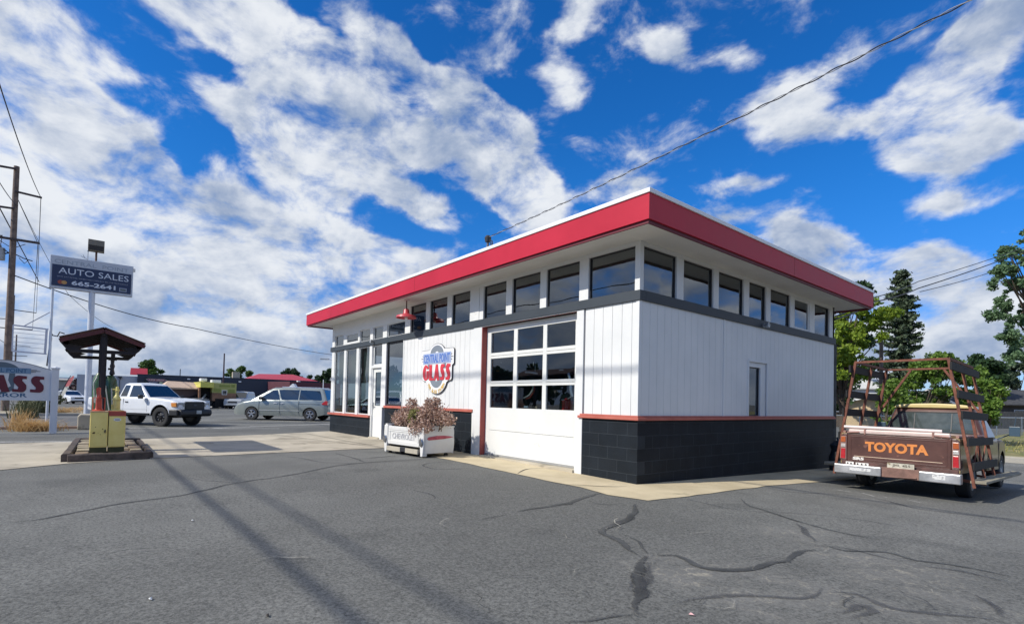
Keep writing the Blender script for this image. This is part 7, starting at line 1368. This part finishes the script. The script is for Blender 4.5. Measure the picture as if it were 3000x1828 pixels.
# dry grass tufts and roadside weeds
LDRY = leafmat('dry_grass', (.42, .25, .09), (.68, .48, .24), .3); LWEED = leafmat('weed_leaves', (.06, .075, .03), (.22, .22, .12), .2)
def tuft(base, w_, h, n, lm, seed, label, cat='grass', name='dry_tuft', grp='tufts of dry grass by the street', width=.02):
    rg_ = np.random.default_rng(seed); mb = MB()
    for i in range(n):
        b = rg_.normal(size=2)*w_*.35; a = rg_.normal(size=2)*w_*.32; hh = h*(.4+.7*rg_.random()); p0 = Vector((b[0], b[1], -.02)); p1 = p0+Vector((a[0]*.5, a[1]*.5, hh*.6)); p2 = p0+Vector((a[0]*1.5, a[1]*1.5, hh)); s = Vector((rg_.normal(), rg_.normal(), 0)).normalized()*width/2
        mb.add([p0-s, p0+s, p1+s*.8, p1-s*.8, p2], [(0, 1, 2, 3), (3, 2, 4)])
    t = thing(name, label, cat, tuple(base), 0, grp); o = mb.build('blades', lm, t); at = o.data.attributes.new('tint', 'FLOAT', 'FACE'); at.data.foreach_set('value', np.repeat(rg_.random(n), 2)[:len(o.data.polygons)].astype(np.float32) if len(o.data.polygons) == 2*n else rg_.random(len(o.data.polygons)).astype(np.float32)); return t
b1 = gp(100, 1262, 0); tuft((b1.x, b1.y, 0), .62, .40, 700, LDRY, 1, 'orange dry grass tuft under the street sign beside its right post')
b1 = gp(62, 1258, 0); tuft((b1.x, b1.y, 0), .4, .7, 160, LDRY, 2, 'taller thin dry grass left of the orange tuft')
b1 = gp(78, 1225, 0); tuft((b1.x, b1.y, 0), .6, 1.0, 200, LWEED, 3, 'thin green weeds rising behind the orange tuft', width=.03)
b1 = gp(120, 1212, 0); t = tree('roadside_shrub', 'grey green shrub across the street under the street sign', (b1.x, b1.y, 0), .5, .05, subclumps((0, 0, .65, .8, .8, .55), 12, .3, 5), 2200, .10, LWEED, 44, 8, cat='shrub')
b1 = gp(170, 1210, 0); tuft((b1.x, b1.y, 0), 1.6, .4, 300, LDRY, 6, 'pale dry grass patch across the street right of the sign post', width=.03)
b1 = gp(200, 1200, 0); tuft((b1.x, b1.y+1, 0), 2.4, .28, 260, LDRY, 7, 'low pale dry grass farther along the street verge', width=.03)
rg_ = np.random.default_rng(11); mb = MB()
for i in range(2600):
    p = Vector((rg_.uniform(-3, 7), rg_.uniform(19, 30), 0)); 
    if rg_.random() < .3: p = Vector((rg_.uniform(-10, -1), rg_.uniform(18, 24), 0))
    a = rg_.normal(size=2)*.08; hh = .05+.22*rg_.random()**2; s = Vector((rg_.normal(), rg_.normal(), 0)).normalized()*.02; b = p+Vector((0, 0, ZN+.09)); mb.add([b-s, b+s, b+Vector((a[0], a[1], hh))], [(0, 1, 2)])
o = mb.build('grass', leafmat('lawn_grass', (.22, .22, .05), (.50, .44, .18), .3)); o['kind'] = 'stuff'; o['label'] = 'dry yellow green grass along the chain link fence'; o['category'] = 'grass'; at = o.data.attributes.new('tint', 'FLOAT', 'FACE'); at.data.foreach_set('value', rg_.random(len(o.data.polygons)).astype(np.float32))
# hills on the horizon
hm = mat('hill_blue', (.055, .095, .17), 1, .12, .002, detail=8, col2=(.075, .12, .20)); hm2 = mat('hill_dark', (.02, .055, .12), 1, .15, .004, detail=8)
def hills(name, D, u0, u1, vf, m):
    mb = MB(); n = 60; rows = []
    for i in range(n+1):
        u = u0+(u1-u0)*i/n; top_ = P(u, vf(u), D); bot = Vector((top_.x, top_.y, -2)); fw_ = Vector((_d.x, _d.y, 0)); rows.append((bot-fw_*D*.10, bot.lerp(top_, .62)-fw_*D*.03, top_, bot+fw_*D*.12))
    for r_0 in rows: mb.v += [tuple(q) for q in r_0]
    for i in range(n):
        for j in range(3): mb.f.append((4*i+j, 4*i+j+1, 4*i+5+j, 4*i+4+j)); mb.m.append(0)
    o = mb.build(name, m, smooth=True); o['kind'] = 'structure'; return o
nv = lambda u, s, sd: noise.noise((u*s, sd, 0))
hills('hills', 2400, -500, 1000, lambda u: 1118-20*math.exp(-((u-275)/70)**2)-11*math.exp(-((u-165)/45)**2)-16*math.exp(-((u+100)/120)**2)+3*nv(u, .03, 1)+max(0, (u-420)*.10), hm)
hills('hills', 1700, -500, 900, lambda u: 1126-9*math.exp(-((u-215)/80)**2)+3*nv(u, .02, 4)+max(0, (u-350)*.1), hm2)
# unseen trees added opposite the shop as dark reflections for the panes
for i, x in enumerate((-92, -80, -68, -57, -47, -36, -27, -15, -3)):
    r_ = random.Random(i); hh = r_.uniform(5.5, 8.5); es = []
    for k in range(4): es += subclumps((r_.uniform(-2, 2), r_.uniform(-1.5, 1.5), hh*.62+r_.uniform(-1, .8), 3.0, 2.4, hh*.32), 7, 1.0, i*7+k+900)
    tree('added_street_tree', 'added unseen tree number %s behind the viewer, a dark reflection in the shop windows' % ('one two three four five six seven eight nine'.split()[i]), (x, -39+r_.uniform(-2, 2), 0), 3, .2, es, 2200, .5, LDK, 700+i, 5, grp='added unseen trees behind the viewer')
for i, (x, y) in enumerate(((34, -8), (37, 2), (33, 12), (38, 22), (35, 33))):  # unseen trees added to the east; they darken the side window's reflection and wall
    r_ = random.Random(i+50); hh = r_.uniform(6, 8); es = []
    for k in range(4): es += subclumps((r_.uniform(-1.5, 1.5), r_.uniform(-2, 2), hh*.6+r_.uniform(-1, .8), 2.6, 3.0, hh*.33), 7, 1.0, i*7+k+990)
    tree('added_side_tree', 'added unseen tree number %s east of the lot, reflected in the small side window' % ('one two three four five'.split()[i]), (x, y, -.3), 3, .2, es, 2200, .5, LMID, 760+i, 5, grp='added unseen trees east of the lot')
# small litter on the lot
for i, (u, v, lab) in enumerate(((563, 1526, 'small white scrap of paper on the asphalt nearest the tar seam'), (440, 1757, 'white scrap of litter low in the lot'), (2027, 1803, 'pinkish scrap of litter near the cracked asphalt'), (783, 1806, 'small dark leaf on the asphalt at the bottom'))):
    q = gp(u, v); mb = MB(); mb.add([(-.018, -.008, .006), (.018, -.006, .012), (.02, .008, .006), (-.016, .01, .014), (0, 0, .018)], [(0, 1, 4), (1, 2, 4), (2, 3, 4), (3, 0, 4), (3, 2, 1, 0)]); o = mb.build('litter', mat('litter%d' % (0 if i < 2 else i), ((.7, .7, .68), 0, (.6, .35, .35), (.05, .04, .03))[i] if i != 1 else (.7, .7, .68), .7, 0)); o.location = (q.x, q.y, gz(q.x, q.y)); tag(o, lab, 'litter', 'scraps of litter on the lot')
